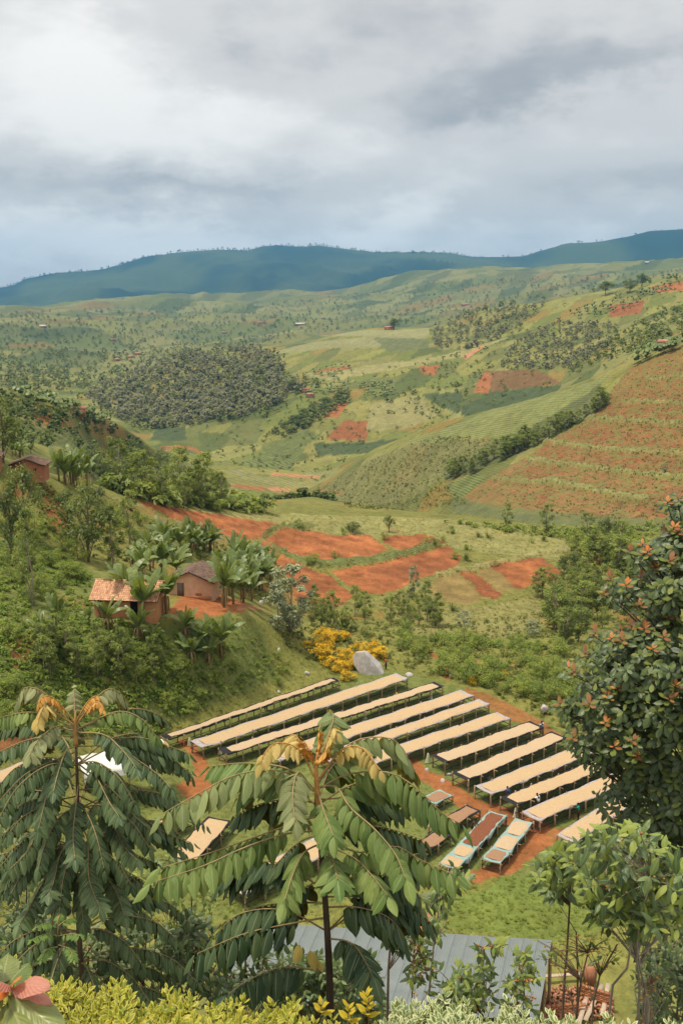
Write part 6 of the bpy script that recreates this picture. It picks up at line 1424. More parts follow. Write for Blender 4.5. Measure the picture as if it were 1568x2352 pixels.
CENTER = [  # points in the enlarged crop, tip depth offset, kind, hang, leaflet factor, priority (0 = never single leaflets)
 ([(790, 440), (640, 345), (420, 360), (200, 470), (50, 555)], -.15, 'l', .95, 1.05, 9), ([(795, 430), (660, 330), (460, 305), (280, 320)], .35, 'g', .6, .95, 3), ([(810, 560), (680, 600), (500, 665), (300, 735), (45, 812)], -.1, 'g', .9, 1.0, 8),
 ([(815, 630), (640, 650), (450, 715), (260, 800), (0, 885)], -.35, 'g', .95, 1.0, 9), ([(830, 690), (745, 735), (690, 840), (645, 980)], -.45, 'g', .95, .95, 9), ([(812, 450), (840, 540), (885, 660)], -.4, 'g', .7, .9, 7),
 ([(775, 420), (715, 350), (688, 450), (700, 590)], -.3, 'o', .7, .85, 7), ([(825, 420), (900, 420), (965, 520), (1080, 620), (1180, 740), (1235, 870)], -.45, 'g', .85, .95, 10), ([(820, 425), (950, 360), (1150, 350), (1290, 430), (1400, 540), (1510, 605)], .05, 'g', .95, 1.1, 8),
 ([(815, 400), (900, 270), (1010, 190), (1170, 190), (1250, 290), (1280, 350)], .15, 'l', .95, .9, 8), ([(815, 380), (920, 245), (1010, 225), (1070, 285), (1110, 345)], -.1, 'y', .85, .6, 7), ([(790, 370), (720, 240), (620, 205), (560, 245), (530, 310)], -.1, 'y', .85, .6, 7),
 ([(805, 330), (850, 200), (885, 90), (865, 45)], .3, 'l', .75, .9, 4), ([(840, 650), (1000, 735), (1180, 705), (1300, 770), (1480, 850)], -.05, 'g', .9, 1.0, 6), ([(840, 700), (880, 770), (905, 870)], -.5, 'g', .6, .95, 6), ([(850, 700), (980, 760), (1060, 835), (1150, 950)], -.4, 'g', .95, .95, 7),
 ([(850, 1050), (650, 1085), (450, 1130), (215, 1230)], .1, 'd', 1.0, 1.15, 0), ([(860, 1310), (640, 1290), (480, 1350), (370, 1425)], -.2, 'd', .9, 1.1, 0), ([(850, 1000), (1000, 1000), (1150, 1050), (1230, 1150)], .0, 'd', .95, 1.2, 0), ([(858, 1150), (980, 1180), (1075, 1330)], -.3, 'd', .8, 1.1, 0),
 ([(850, 950), (1000, 950), (1200, 1000), (1290, 1080)], .3, 'd', .9, 1.1, 0), ([(850, 980), (700, 980), (520, 1000), (340, 1080)], .35, 'd', .9, 1.0, 0), ([(800, 330), (745, 240), (700, 170), (650, 190)], .1, 'y', .8, .6, 3), ([(800, 320), (810, 240), (812, 150)], .0, 'r', .5, .35, 4), ([(800, 330), (840, 240), (880, 140), (905, 160)], -.05, 'y', .6, .5, 4), ([(798, 340), (770, 260), (740, 190)], -.05, 'r', .5, .35, 3),
 ([(803, 330), (820, 270), (850, 245)], -.05, 'r', .7, .4, 3), ([(815, 480), (960, 470), (1100, 480), (1230, 530)], .4, 'd', .95, 1.0, 2), ([(810, 500), (680, 480), (540, 500), (400, 560)], .4, 'd', .95, 1.0, 2), ([(820, 600), (980, 600), (1150, 620), (1330, 680)], .35, 'd', .95, 1.05, 1), ([(820, 640), (700, 700), (600, 800), (480, 880)], .2, 'd', .9, 1.0, 1), ([(845, 850), (990, 860), (1120, 890), (1250, 960)], .2, 'd', .9, 1.0, 0), ([(845, 860), (760, 900), (690, 960), (650, 1040)], .2, 'd', .9, 1.0, 0)]
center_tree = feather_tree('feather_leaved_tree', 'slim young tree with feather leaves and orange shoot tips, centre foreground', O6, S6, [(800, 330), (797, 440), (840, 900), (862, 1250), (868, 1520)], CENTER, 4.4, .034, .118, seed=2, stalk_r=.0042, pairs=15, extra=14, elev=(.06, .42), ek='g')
for (x, y, l, dx) in ((688, 2170, .105, -.25), (712, 2183, .11, .2), (728, 2205, .07, .4)):      # a few yellowed leaflets low on the tree
    place_blade('leaflet', FBL['y'][0], center_tree, at(x, y, 4.25) - center_tree.location, (dx, -.2, -1), (0, -1, .35), l, .3)
O5, S5 = (0.0, 1550.0), .2929
LEFT = [([(590, 420), (460, 400), (380, 440), (280, 540), (228, 640)], -.5, 'o', .75, 1.0, 9), ([(585, 400), (480, 300), (350, 140), (200, 100), (120, 230)], .1, 'o', .9, 1.0, 7), ([(590, 400), (430, 290), (360, 240), (310, 320), (295, 400)], -.3, 'y', .8, .75, 7), ([(590, 380), (500, 260), (420, 180), (340, 170), (300, 240)], -.1, 'r', .8, .5, 6),
 ([(590, 350), (585, 200), (582, 100)], .2, 'o', .8, .8, 5), ([(600, 380), (700, 240), (850, 110), (960, 160), (1015, 280)], .1, 'o', .9, 1.0, 7), ([(600, 360), (690, 210), (760, 165), (795, 200)], .0, 'r', .8, .45, 5), ([(610, 380), (700, 260), (770, 210), (815, 280)], -.2, 'r', .8, .45, 5),
 ([(600, 430), (800, 330), (960, 285), (1120, 350), (1240, 500)], -.2, 'g', .9, .95, 9), ([(610, 430), (850, 320), (1050, 265), (1220, 300), (1335, 380)], .4, 'd', .9, .9, 6), ([(610, 450), (820, 470), (960, 590), (1080, 740)], -.6, 'd', .7, 1.0, 9), ([(610, 500), (900, 500), (1100, 490), (1300, 550), (1490, 620)], .0, 'd', .95, 1.0, 8),
 ([(610, 560), (900, 560), (1150, 640), (1330, 690), (1500, 750)], .3, 'd', .9, 1.0, 5), ([(615, 560), (900, 560), (1100, 680), (1250, 790), (1350, 900)], -.4, 'd', .85, 1.05, 8), ([(600, 420), (300, 300), (100, 310), (-60, 360)], .0, 'g', .9, .95, 6), ([(595, 440), (350, 400), (150, 400), (-50, 440)], .4, 'd', .95, .95, 3), ([(600, 480), (420, 480), (220, 510), (0, 600), (-60, 640)], -.2, 'd', .8, 1.0, 6),
 ([(600, 560), (520, 600), (460, 760), (420, 920)], -.6, 'd', .8, .92, 8), ([(605, 600), (400, 680), (200, 780), (0, 980)], -.3, 'd', .8, 1.05, 7), ([(605, 650), (380, 930), (200, 1000), (0, 1160)], .1, 'd', .8, 1.0, 3), ([(610, 760), (420, 930), (360, 1050), (300, 1230)], -.5, 'd', .6, 1.0, 5), ([(615, 860), (600, 1000), (575, 1250), (590, 1450)], -.8, 'd', .65, .95, 8),
 ([(620, 640), (740, 770), (860, 1000), (940, 1120)], -.7, 'd', .8, .95, 8), ([(620, 700), (900, 920), (1050, 1100), (1210, 1240)], -.4, 'd', .75, 1.05, 6), ([(620, 740), (980, 1000), (1200, 1180), (1400, 1280), (1520, 1320)], .1, 'd', .85, 1.0, 4), ([(620, 1000), (860, 1150), (980, 1350), (1080, 1460)], -.5, 'd', .65, 1.05, 3), ([(615, 1050), (350, 1150), (220, 1380), (60, 1540)], -.3, 'd', .75, 1.05, 0),
 ([(620, 1150), (690, 1300), (700, 1600), (790, 1840)], -.7, 'd', .5, 1.1, 2), ([(625, 1250), (800, 1520), (920, 1720), (980, 1900)], -.5, 'd', .5, 1.1, 0), ([(610, 1200), (480, 1400), (430, 1600), (390, 1720)], -.6, 'd', .5, 1.1, 0), ([(605, 1300), (380, 1560), (230, 1830), (150, 1960)], -.4, 'd', .6, 1.1, 0), ([(610, 1100), (250, 1250), (100, 1400), (-50, 1560)], .1, 'd', .8, 1.05, 0),
 ([(620, 900), (900, 900), (1200, 950), (1430, 1030)], .4, 'd', .9, 1.0, 0), ([(620, 950), (850, 1050), (1100, 1150), (1300, 1300)], .5, 'd', .9, 1.0, 0), ([(610, 950), (400, 1000), (200, 1100), (0, 1280)], .5, 'd', .9, 1.0, 0), ([(615, 1150), (850, 1300), (1050, 1400), (1250, 1480)], .4, 'd', .9, 1.0, 0), ([(615, 1400), (500, 1550), (450, 1700), (480, 1850)], .3, 'd', .8, 1.1, 0), ([(615, 1350), (900, 1500), (1100, 1600), (1300, 1750)], .4, 'd', .9, 1.1, 0), ([(612, 1300), (300, 1400), (100, 1550), (-50, 1750)], .4, 'd', .9, 1.1, 0), ([(612, 700), (450, 760), (280, 900), (150, 1050)], .4, 'd', .9, 1.0, 0), ([(615, 650), (800, 760), (980, 840), (1150, 900)], .3, 'd', .9, 1.0, 0)]
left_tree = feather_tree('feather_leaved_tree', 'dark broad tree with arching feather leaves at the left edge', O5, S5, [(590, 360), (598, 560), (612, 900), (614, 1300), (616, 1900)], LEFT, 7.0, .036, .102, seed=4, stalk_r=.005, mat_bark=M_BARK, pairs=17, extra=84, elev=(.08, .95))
# young seedling with fine leaves under the left tree
M_SEED = fore_leaf_mat('seedling_leaf', (.10, .18, .035), (.18, .27, .06), trans=.3); FM['s'] = M_SEED; FBL['s'] = [blade('leaflet', M_SEED, .42, .1, .2, seed=v, rows=3) for v in range(3)]
feather_tree('seedling', 'bright green fine leaved seedling under the left tree', (0, 0), 1.0, [(132, 2120), (134, 2160), (136, 2210)], [([(132, 2130), (110, 2120), (84, 2128)], -.1, 's', .5, 1, 0), ([(132, 2128), (155, 2112), (172, 2108)], .1, 's', .5, 1, 0), ([(133, 2150), (105, 2145), (72, 2160)], -.2, 's', .5, 1, 0), ([(133, 2150), (165, 2145), (186, 2150)], -.1, 's', .5, 1, 0), ([(134, 2175), (110, 2180), (95, 2205)], -.2, 's', .5, 1, 0), ([(134, 2170), (160, 2180), (170, 2205)], -.2, 's', .5, 1, 0), ([(132, 2125), (135, 2110), (140, 2098)], .1, 's', .5, 1, 0)], 5.2, .008, .038, stalk_r=.002, pairs=10)

# ---- red tipped bush on the right
M_RB = fore_leaf_mat('glossy_bush_leaf', (.035, .065, .018), (.115, .16, .045), vein=(.16, .2, .07), rough=.35, spec=.5, trans=.18)
M_RBL = fore_leaf_mat('fresh_bush_leaf', (.10, .15, .03), (.22, .25, .06), vein=(.25, .26, .09), rough=.4, trans=.25)
M_RBD = fore_leaf_mat('russet_shoot_leaf', (.24, .09, .035), (.33, .17, .07), vein=(.36, .2, .1), rough=.45, trans=.2)
M_RBR = fore_leaf_mat('red_shoot_leaf', (.62, .17, .03), (.60, .33, .12), vein=(.6, .3, .2), rough=.45, trans=.25, tcol=(1.1, .9, .7))
RBB = {k: [blade('leaf', m, .44, .12 + .12 * v, .15, .03, belly=.6, seed=v, rows=4, hc=1) for v in range(2)] for k, m in (('g', M_RB), ('l', M_RBL), ('r', M_RBR), ('d', M_RBD))}
def red_bush():
    rs = random.Random(21); D0 = 9.6
    z7 = [(1300, 60), (1100, 130), (1020, 190), (1050, 300), (985, 370), (1010, 430), (900, 455), (840, 470), (760, 520), (800, 600), (900, 640), (980, 690), (870, 685), (840, 740), (640, 700), (595, 780), (640, 850), (740, 900), (830, 885), (880, 930), (790, 1000), (680, 1050), (545, 1070), (520, 1110), (600, 1170), (480, 1200), (500, 1250), (350, 1280), (340, 1320), (430, 1390), (440, 1480), (380, 1510), (285, 1560), (370, 1640), (360, 1720), (335, 1790), (400, 1860), (480, 1920), (520, 1960), (600, 1970), (570, 2060), (600, 2100), (500, 2180), (520, 2260), (640, 2300), (700, 2500), (860, 2750), (1000, 2900), (1700, 2900), (1700, 60)]
    poly = [(1177 + .3417 * a, 1090.9 + .3417 * b) for a, b in z7]; pa = np.array(poly)
    def left(py):
        xs = np.arange(1250, 1700, 6.0); m = in_poly(xs, np.full(len(xs), py), pa); return xs[m][0] if m.any() else 1560
    cx = 1590; base = at(cx, 2100, D0); gz = ground_z(base.x, base.y); base = Vector((base.x, base.y, gz))
    t = empty('red_tipped_bush', base); tag(t, 'big dark glossy bush with red orange shoot tips on the right', 'bush')
    axis = [at(cx, y, D0) - base for y in (1180, 1400, 1650, 1900, 2150)]
    mb = MB(); mb.tube(spline(axis + [Vector((0, 0, -.2))], 14), [.015 + .05 * i / 13 for i in range(14)], 8); mb.build('trunk', M_BARK_D, t, True)
    limbs = MB(); bulk = {'g': Bulk(), 'l': Bulk(), 'r': Bulk(), 'd': Bulk()}; ros = []
    r2 = np.random.default_rng(5)
    for layer, n in ((0, 430), (1, 430), (2, 380)):
        for (x, y) in sample_poly(poly, n, r2):
            le = left(y); f = min(1, max(0, (x - le) / max(30, (cx - le)))); q = math.sqrt(max(.02, 1 - (1 - f) ** 2))
            half = (cx - le) / FL * D0 * 1.05
            d = D0 - half * .85 * q + layer * (.22 + .15 * rs.random()) + rs.uniform(-.1, .1)
            P = at(x, y, d) - base; ax = Vector((-(1 - f) * 1.0 + rs.uniform(-.3, .3), -q * .75 + rs.uniform(-.25, .25), .75)).normalized()
            ros.append((layer, P, ax, f, y))
    # prominent shoots, from the photo
    tips = [(870, 472), (790, 520), (905, 525), (1055, 585), (960, 625), (660, 705), (760, 745), (860, 690), (850, 885), (960, 925), (1045, 960), (800, 1025), (885, 1040), (1010, 1095), (725, 1050), (735, 1120), (940, 1175), (555, 1070), (660, 1105), (485, 1205), (375, 1300), (410, 1330), (705, 1440), (640, 1460), (650, 1500), (515, 1545), (620, 1670), (1050, 1510), (1090, 1420), (405, 1770), (835, 1890), (805, 1790), (680, 1830), (320, 1545), (1040, 190), (1110, 165), (1080, 360), (1020, 400), (1110, 390), (880, 540), (620, 790)]
    for (a, b) in tips:
        x, y = 1177 + .3417 * a, 1090.9 + .3417 * b; le = left(y); f = min(1, max(0, (x - le) / max(30, (cx - le)))); q = math.sqrt(max(.02, 1 - (1 - f) ** 2)); half = (cx - le) / FL * D0 * 1.05
        P = at(x, y, D0 - half * .85 * q - .12) - base; ros.insert(0, (-1, P, Vector((-(1 - f) * .35, -.35, 1)).normalized(), f, y))
    cnt = 0
    for k, (layer, P, ax, f, y) in enumerate(ros):
        red = layer == -1; nl = 11 if red else rs.choice((6, 7, 8)); u = ax.orthogonal().normalized(); w = ax.cross(u)
        i = min(max((P.z - axis[-1].z) / (axis[0].z - axis[-1].z), 0), 1); ap = axis[-1].lerp(axis[0], max(0, i - .12))
        if layer <= 0: limbs.tube([ap.lerp(P, .62) - Vector((0, 0, .10)), ap.lerp(P, .8) - Vector((0, 0, .05)), P - ax * .05, P + ax * .02], [.006, .005, .004, .003], 4, cap=False)
        for j in range(nl):
            a = j * 2.4 + rs.uniform(-.3, .3); s = j / nl; out = (u * math.cos(a) + w * math.sin(a)); el = .05 + 1.05 * s if red else -.15 + .95 * s * s
            D = (out * math.cos(el) + ax * math.sin(el) + Vector((0, 0, -.12))).normalized(); l = (.125 - .045 * s) * rs.uniform(.75, 1.2)
            kd = ('r' if s > .55 else ('l' if s > .3 else 'g')) if red else ('l' if (layer == 0 and s > .6 and rs.random() < .55) else 'g')
            if kd == 'r' and (k % 2 == 1 or s < .72): kd = 'd'
            if red and kd == 'r': l *= .85
            p = P + ax * (.05 * s - .03); nz = ax * 1.0 - out * .3
            if cnt < 300 and red and (kd != 'g' or rs.random() < .5): place_blade('leaf', RBB[kd][j % 2], t, p, D, nz, l); cnt += 1
            else: bulk[kd].add(RBB[kd][j % 2], p, D, nz, l)
    limbs.build('branches', M_BARK_D, t, True)['kind'] = 'stuff'
    for k, b in bulk.items(): b.build({'g': 'foliage', 'l': 'fresh_foliage', 'r': 'red_foliage', 'd': 'russet_foliage'}[k], {'g': M_RB, 'l': M_RBL, 'r': M_RBR, 'd': M_RBD}[k], t)
red_bush()

# ---- coffee shrubs
M_CF = fore_leaf_mat('coffee_leaf', (.06, .11, .03), (.18, .24, .07), vein=(.25, .3, .12), rough=.33, spec=.55, trans=.22)
M_CFL = fore_leaf_mat('coffee_leaf_fresh', (.20, .27, .055), (.36, .41, .10), vein=(.32, .36, .12), rough=.38, trans=.3)
M_CFD = fore_leaf_mat('coffee_leaf_dark', (.045, .08, .028), (.125, .17, .055), vein=(.13, .17, .07), rough=.38, spec=.5, trans=.18)
M_BER = mat_leaf('coffee_berry', (.40, .035, .02), (.50, .33, .04), rough=.35, spec=.5, trans=0, obj_var=0)
CFB = {k: [blade('leaf', m, .40, .22 + .15 * v, .2, .035, belly=.45, tip=2.4, seed=v + 3, rows=5) for v in range(2)] for k, m in (('g', M_CF), ('l', M_CFL), ('d', M_CFD))}
_b = bmesh.new(); bmesh.ops.create_icosphere(_b, subdivisions=1, radius=1); BV = np.array([v.co[:] for v in _b.verts]); BF = np.array([[v.index for v in f.verts] for f in _b.faces]); _b.free()
def coffee(label, stems, crown, ntips, d, leaf=.105, berries=40, kinds='gl', cap=160, seed=1, dspread=.5, bark=M_BARK, sr=.014, pairs=(2, 4), bare=0):
    """stems: lists of photo points bottom to top; crown: photo polygon of leafy tips"""
    rs = random.Random(seed); r2 = np.random.default_rng(seed); b0 = at(*stems[0][0], d); base = Vector((b0.x, b0.y, ground_z(b0.x, b0.y)))
    t = empty('coffee_shrub', base); tag(t, label, 'coffee shrub'); br = MB(); bulk = {k: Bulk() for k in 'gld'}; bv = []; ba = []; nodes = []
    for k, st in enumerate(stems):
        pts = [at(x, y, d + (rs.uniform(-.1, .1) if i else 0)) - base for i, (x, y) in enumerate(st)]; foot = Vector((pts[0].x * .7, pts[0].y, min(-.05, ground_z(base.x + pts[0].x, base.y) - base.z - .1))); sp = spline([foot] + pts, 12)
        mb = MB(); mb.tube(sp, [sr * (1.15 - .75 * i / 11) for i in range(12)], 7); mb.build('stem', bark, t, True); nodes += [Vector(q) for q in sp[5:]]
    cnt = 0; col = []
    for (x, y) in sample_poly(crown, ntips, r2):
        P = at(x, y, d + rs.uniform(-dspread, dspread)) - base; nb = min(nodes, key=lambda q: (q - P).length + max(0, q.z - P.z + .05) * 2); mid = nb.lerp(P, .55) + Vector((0, 0, .05 * rs.random()))
        cv = spline([nb, mid, P], 8); br.tube(cv, [.0042 - .0004 * i for i in range(8)], 4, cap=False); tn = Vector(cv[-1] - cv[-3]).normalized()
        if rs.random() < bare: np_ = 0
        else: np_ = rs.randint(*pairs)
        for j in range(np_ + 1):
            f = 1 - .16 * j; q = max(0, min(6, int(f * 7))); c = Vector(cv[q]).lerp(Vector(cv[min(7, q + 1)]), f * 7 - q) if j else P
            if j == np_ and np_: continue
            if np_ == 0: break
            S = tn.cross(Vector((0, 0, 1))); S = S.normalized() if S.length > .1 else Vector((1, 0, 0)); S = (Matrix.Rotation(j * 1.2 + rs.random(), 3, tn) @ S)
            for sd in (-1, 1):
                D = S * sd + tn * (.55 if j else .9) + Vector((0, 0, rs.uniform(-.55, .1))); l = leaf * (.65 if j == 0 else 1.0) * rs.uniform(.8, 1.15)
                kd = (kinds[-1] if (j == 0 and rs.random() < .75) or rs.random() < .26 else kinds[0]); me = CFB[kd][rs.randrange(2)]; z = Vector((rs.uniform(-.3, .3), -.35, 1))
                if cnt < cap: place_blade('leaf', me, t, c, D, z, l, rs.uniform(-.4, .4)); cnt += 1
                else: bulk[kd].add(me, c, D, z, l, rs.uniform(-.4, .4))
        if berries and rs.random() < .75:
            for j in range(max(1, int(berries / ntips * 1.3))):
                q = cv[rs.randrange(2, 7)]; o = np.array([rs.gauss(0, .012), rs.gauss(0, .012), rs.gauss(-.004, .01)]); bv.append(BV * .0085 * rs.uniform(.8, 1.15) + q + o); ba.append(rs.random() ** .6)
    br.build('branches', bark, t, True)['kind'] = 'stuff'
    for k, b in bulk.items(): b.build({'g': 'foliage', 'l': 'fresh_foliage', 'd': 'dark_foliage'}[k], {'g': M_CF, 'l': M_CFL, 'd': M_CFD}[k], t)
    if bv:
        V = np.concatenate(bv); F = np.concatenate([BF + i * len(BV) for i in range(len(bv))]); o = link('berries', mesh_np('berries', V, F, M_BER, True, attrs={'v': np.repeat(np.array(ba), len(BV))}), t); o['kind'] = 'stuff'
    return t
Z8 = lambda L_: [(1090.9 + .3043 * a, 1837.3 + .3043 * b) for a, b in L_]
coffee('tall coffee shrub with pale stems and bright top leaves at lower right', [Z8([(1000, 1660), (1100, 1350), (1205, 1150), (1180, 850), (1120, 600)]), Z8([(1225, 1690), (1215, 1200), (1230, 900), (1330, 620)]), Z8([(1300, 1690), (1230, 1220), (1190, 950), (1010, 700)])],
       Z8([(640, 380), (800, 250), (860, 180), (1060, 115), (1150, 140), (1300, 250), (1420, 250), (1540, 400), (1650, 500), (1650, 960), (1400, 1010), (1200, 990), (1050, 920), (930, 960), (800, 800), (820, 700), (700, 560)]), 160, 6.2, leaf=.115, berries=80, kinds='gl', cap=300, seed=3, bark=M_BARK_L, sr=.014, dspread=.6)
coffee('slender dark stemmed coffee shrub left of the tall pale one', [Z8([(655, 1640), (690, 1150), (715, 700), (720, 480)]), Z8([(765, 1600), (770, 1250), (760, 1000)])],
       Z8([(400, 430), (480, 370), (640, 380), (740, 420), (780, 560), (760, 700), (560, 700), (440, 620), (390, 540)]), 34, 6.6, leaf=.11, berries=0, kinds='gl', cap=220, seed=5, bark=M_BARK, sr=.015, dspread=.3)
coffee('bare branched coffee shrub in front of the brick rubble', [Z8([(880, 1660), (930, 1350), (1070, 1090)]), Z8([(760, 1630), (800, 1350), (850, 1150)])],
       Z8([(430, 1040), (520, 1010), (700, 980), (900, 1000), (1060, 1050), (1150, 1200), (1000, 1300), (800, 1350), (600, 1300), (480, 1200)]), 60, 6.4, leaf=.07, berries=90, kinds='gl', cap=120, seed=6, bark=M_BARK, sr=.013, dspread=.35, bare=.6, pairs=(1, 2))
coffee('leafless twiggy coffee shrub at the lower right', [Z8([(1260, 1700), (1270, 1500), (1300, 1400)])], Z8([(1180, 1380), (1300, 1300), (1450, 1280), (1500, 1420), (1420, 1560), (1200, 1560)]), 46, 6.3, leaf=.05, berries=25, kinds='gl', cap=40, seed=7, bark=M_BARK_L, sr=.01, dspread=.3, bare=.85, pairs=(1, 1))
coffee('dense dark shrub in the lower right corner', [[(1500, 2360), (1510, 2280), (1520, 2200)], [(1550, 2360), (1560, 2250)]], [(1460, 2190), (1530, 2150), (1640, 2130), (1640, 2380), (1480, 2370), (1450, 2300)], 120, 7.2, leaf=.075, berries=0, kinds='dg', cap=100, seed=8, dspread=.5, pairs=(3, 5))
coffee('coffee shrub with red berries in front of the shed roof, leftmost of the sprigs', [[(889, 2330), (894, 2200), (902, 2080), (906, 1990)]], [(850, 2080), (880, 2030), (930, 2000), (960, 2040), (970, 2150), (940, 2200), (870, 2180)], 26, 5.6, leaf=.085, berries=30, kinds='dg', cap=150, seed=9, bark=M_BARK, sr=.013, dspread=.3, bare=.2)
coffee('coffee sprig with orange berries in front of the shed roof', [[(945, 2330), (948, 2230), (952, 2130)]], [(930, 2190), (960, 2140), (1010, 2170), (1010, 2260), (940, 2260)], 22, 5.8, leaf=.07, berries=70, kinds='gl', cap=120, seed=10, sr=.009, dspread=.25, bare=.4)
coffee('leaning coffee shrub beside the central tree with leaves at its top', [[(978, 2330), (986, 2270), (1000, 2130), (1016, 2050), (1030, 2000)]], [(980, 2090), (1000, 2030), (1050, 1990), (1090, 2010), (1060, 2060), (1010, 2150), (985, 2140)], 26, 5.9, leaf=.09, berries=24, kinds='gl', cap=150, seed=11, bark=M_BARK_L, sr=.012, dspread=.3)
coffee('coffee sprig with drooping leaf tuft left of the berry laden one', [[(1107, 2340), (1108, 2240), (1112, 2180)]], [(1075, 2200), (1100, 2165), (1150, 2160), (1170, 2190), (1130, 2290), (1060, 2300)], 26, 5.7, leaf=.085, berries=50, kinds='gl', cap=140, seed=12, sr=.008, dspread=.25, bare=.35)
coffee('berry laden coffee sprig in the middle of the shed roof', [[(1201, 2340), (1201, 2260), (1198, 2190)]], [(1150, 2220), (1180, 2185), (1220, 2190), (1250, 2240), (1230, 2310), (1150, 2310)], 30, 5.7, leaf=.075, berries=120, kinds='gl', cap=140, seed=13, sr=.008, dspread=.25, bare=.45)
coffee('low leafy coffee shrub against the lower edge of the shed roof', [[(1040, 2360), (1040, 2300), (1045, 2270)]], [(980, 2270), (1010, 2200), (1080, 2220), (1090, 2320), (1000, 2330)], 30, 5.6, leaf=.08, berries=20, kinds='gl', cap=150, seed=14, sr=.009, dspread=.25)
for k, (x, y, w, h_, d_, lb) in enumerate([(445, 2230, 170, 210, 7.6, 'dark coffee shrub with a straight stem between the two big trees'), (560, 2260, 200, 200, 7.9, 'dark coffee shrub left of the central trunk'), (330, 2240, 200, 200, 8.2, 'coffee shrub below the right side of the left tree'), (690, 2270, 180, 150, 7.4, 'dark coffee shrub behind the central trunk'), (200, 2230, 200, 170, 8.4, 'coffee shrub hidden under the left tree'), (60, 2200, 200, 220, 8.6, 'coffee shrub at the left edge under the big tree'), (400, 2060, 200, 160, 10.5, 'yellowish leaved shrub behind the left tree crown'), (810, 2290, 160, 190, 7.2, 'dark shrub under the right side of the central tree'), (60, 2010, 220, 200, 11, 'leafy shrub behind the left tree at the left edge')]):
    coffee(lb, [[(x, y + 110), (x + 3, y), (x + 6, y - h_ * .5)], [(x + w * .2, y + 110), (x + w * .22, y - h_ * .3)]], [(x - w * .5, y + 60), (x - w * .45, y - h_ * .4), (x, y - h_ * .62), (x + w * .45, y - h_ * .4), (x + w * .55, y + 60)], 95, d_, leaf=.095, berries=60, kinds='dg' if k != 6 else 'gl', cap=60, seed=30 + k, bark=M_BARK_D, sr=.016, dspread=.6, pairs=(2, 4))

# ---- clipped hedges along the bottom
M_HY = fore_leaf_mat('golden_hedge_leaf', (.17, .22, .03), (.28, .31, .05), margin=((.56, .50, .08), .26), rough=.45, trans=.3, obj_var=.6)
M_HW = fore_leaf_mat('variegated_hedge_leaf', (.15, .22, .08), (.26, .32, .13), margin=((.62, .64, .38), .24), rough=.45, trans=.3, obj_var=.6)
M_HGOLD = fore_leaf_mat('gold_leaf', (.50, .38, .03), (.68, .54, .06), rough=.45, trans=.35, obj_var=.5)
def hedge(label, mat, top, dn, df, n, seed, leaf=.042, under=M_CFD):
    """top: photo line of the far upper edge; leafy shell over a twiggy core, standing on the slope"""
    rs = random.Random(seed); bl = [blade('leaf', mat, .46, .1 + .12 * v, .22, .02, belly=.5, tip=2, seed=v, rows=3, hc=1) for v in range(2)]
    xs = [p[0] for p in top]; ys = [p[1] for p in top]; mx = sum(xs) / len(xs); c = at(mx, 2330, (dn + df) / 2); base = Vector((c.x, c.y, ground_z(c.x, c.y))); t = empty('hedge', base); tag(t, label, 'hedge'); bulk = Bulk(); tw = MB(); cnt = 0
    for k in range(n):
        x = rs.uniform(xs[0], xs[-1]); ye = float(np.interp(x, xs, ys)); layer = k % 3; f = rs.random(); y = ye + (2480 - ye) * f
        de = df + (dn - df) * f + .1 * math.sin(x * .03 + seed); P = at(x, y + 6, de) - base; P.z -= layer * .05 + .035 * rs.random() - .03 * math.sin(x * .05)
        ax = Vector((rs.uniform(-.45, .45), rs.uniform(-.5, .25) + (.35 if f < .08 else 0), 1)).normalized(); u = ax.orthogonal().normalized(); w = ax.cross(u)
        if layer == 0: tw.tube([P - ax * .12, P], [.002, .0015], 3, cap=False)
        for j in range(8):
            a = (j // 2) * 1.4 + (j % 2) * math.pi + rs.uniform(-.2, .2); s = j / 8; out = u * math.cos(a) + w * math.sin(a); D = out * (1 - .5 * s) + ax * (.25 + .8 * s); l = leaf * rs.uniform(.75, 1.2) * (1.05 - .35 * s)
            p = P + ax * (.055 * s - .04)
            if cnt < 300 and layer == 0 and f < .62 and j % 2 == 0: place_blade('leaf', bl[j % 2], t, p, D, ax + out * .1, l); cnt += 1
            else: bulk.add(bl[j % 2], p, D, ax + out * .1, l, a=min(1, max(0, rs.gauss(.5, .22))))
    # woody core down to the ground
    for k in range(40):
        x = rs.uniform(xs[0], xs[-1]); ye = float(np.interp(x, xs, ys)); P = at(x, ye + 70, (dn + df) / 2 + .1) - base; P.z -= .3; q = base + P; g = ground_z(q.x, q.y) - base.z; tw.tube([(P.x, P.y, g - .05), (P.x + rs.uniform(-.06, .06), P.y, (g + P.z) / 2), P], [.012, .009, .004], 5, cap=False)
    r2 = np.random.default_rng(seed); core = Bulk(); cb = blade('leaf', under, .46, .1, .2, rows=2, hc=1)
    for k in range(n):
        x = rs.uniform(xs[0], xs[-1]); ye = float(np.interp(x, xs, ys)); f = rs.uniform(.05, .95); P = at(x, ye + (2480 - ye) * f + 8, df + (dn - df) * f) - base; P.z -= .14 + rs.random() * .55
        for j in range(3): core.add(cb, P, (rs.uniform(-1, 1), rs.uniform(-1, 1), rs.uniform(-.3, .6)), (rs.uniform(-.4, .4), -.4, 1), leaf * 1.6)
    tw.build('twigs', M_BARK_D, t)['kind'] = 'stuff'; bulk.build('foliage', mat, t); core.build('inner_foliage', under, t)
hedge('golden yellow clipped hedge along the bottom left', M_HY, [(-60, 2190), (65, 2205), (125, 2222), (185, 2248), (250, 2246), (310, 2262), (430, 2272), (480, 2287), (560, 2290), (625, 2282), (665, 2300), (725, 2330), (800, 2344), (870, 2338)], 2.5, 3.7, 1500, 3)
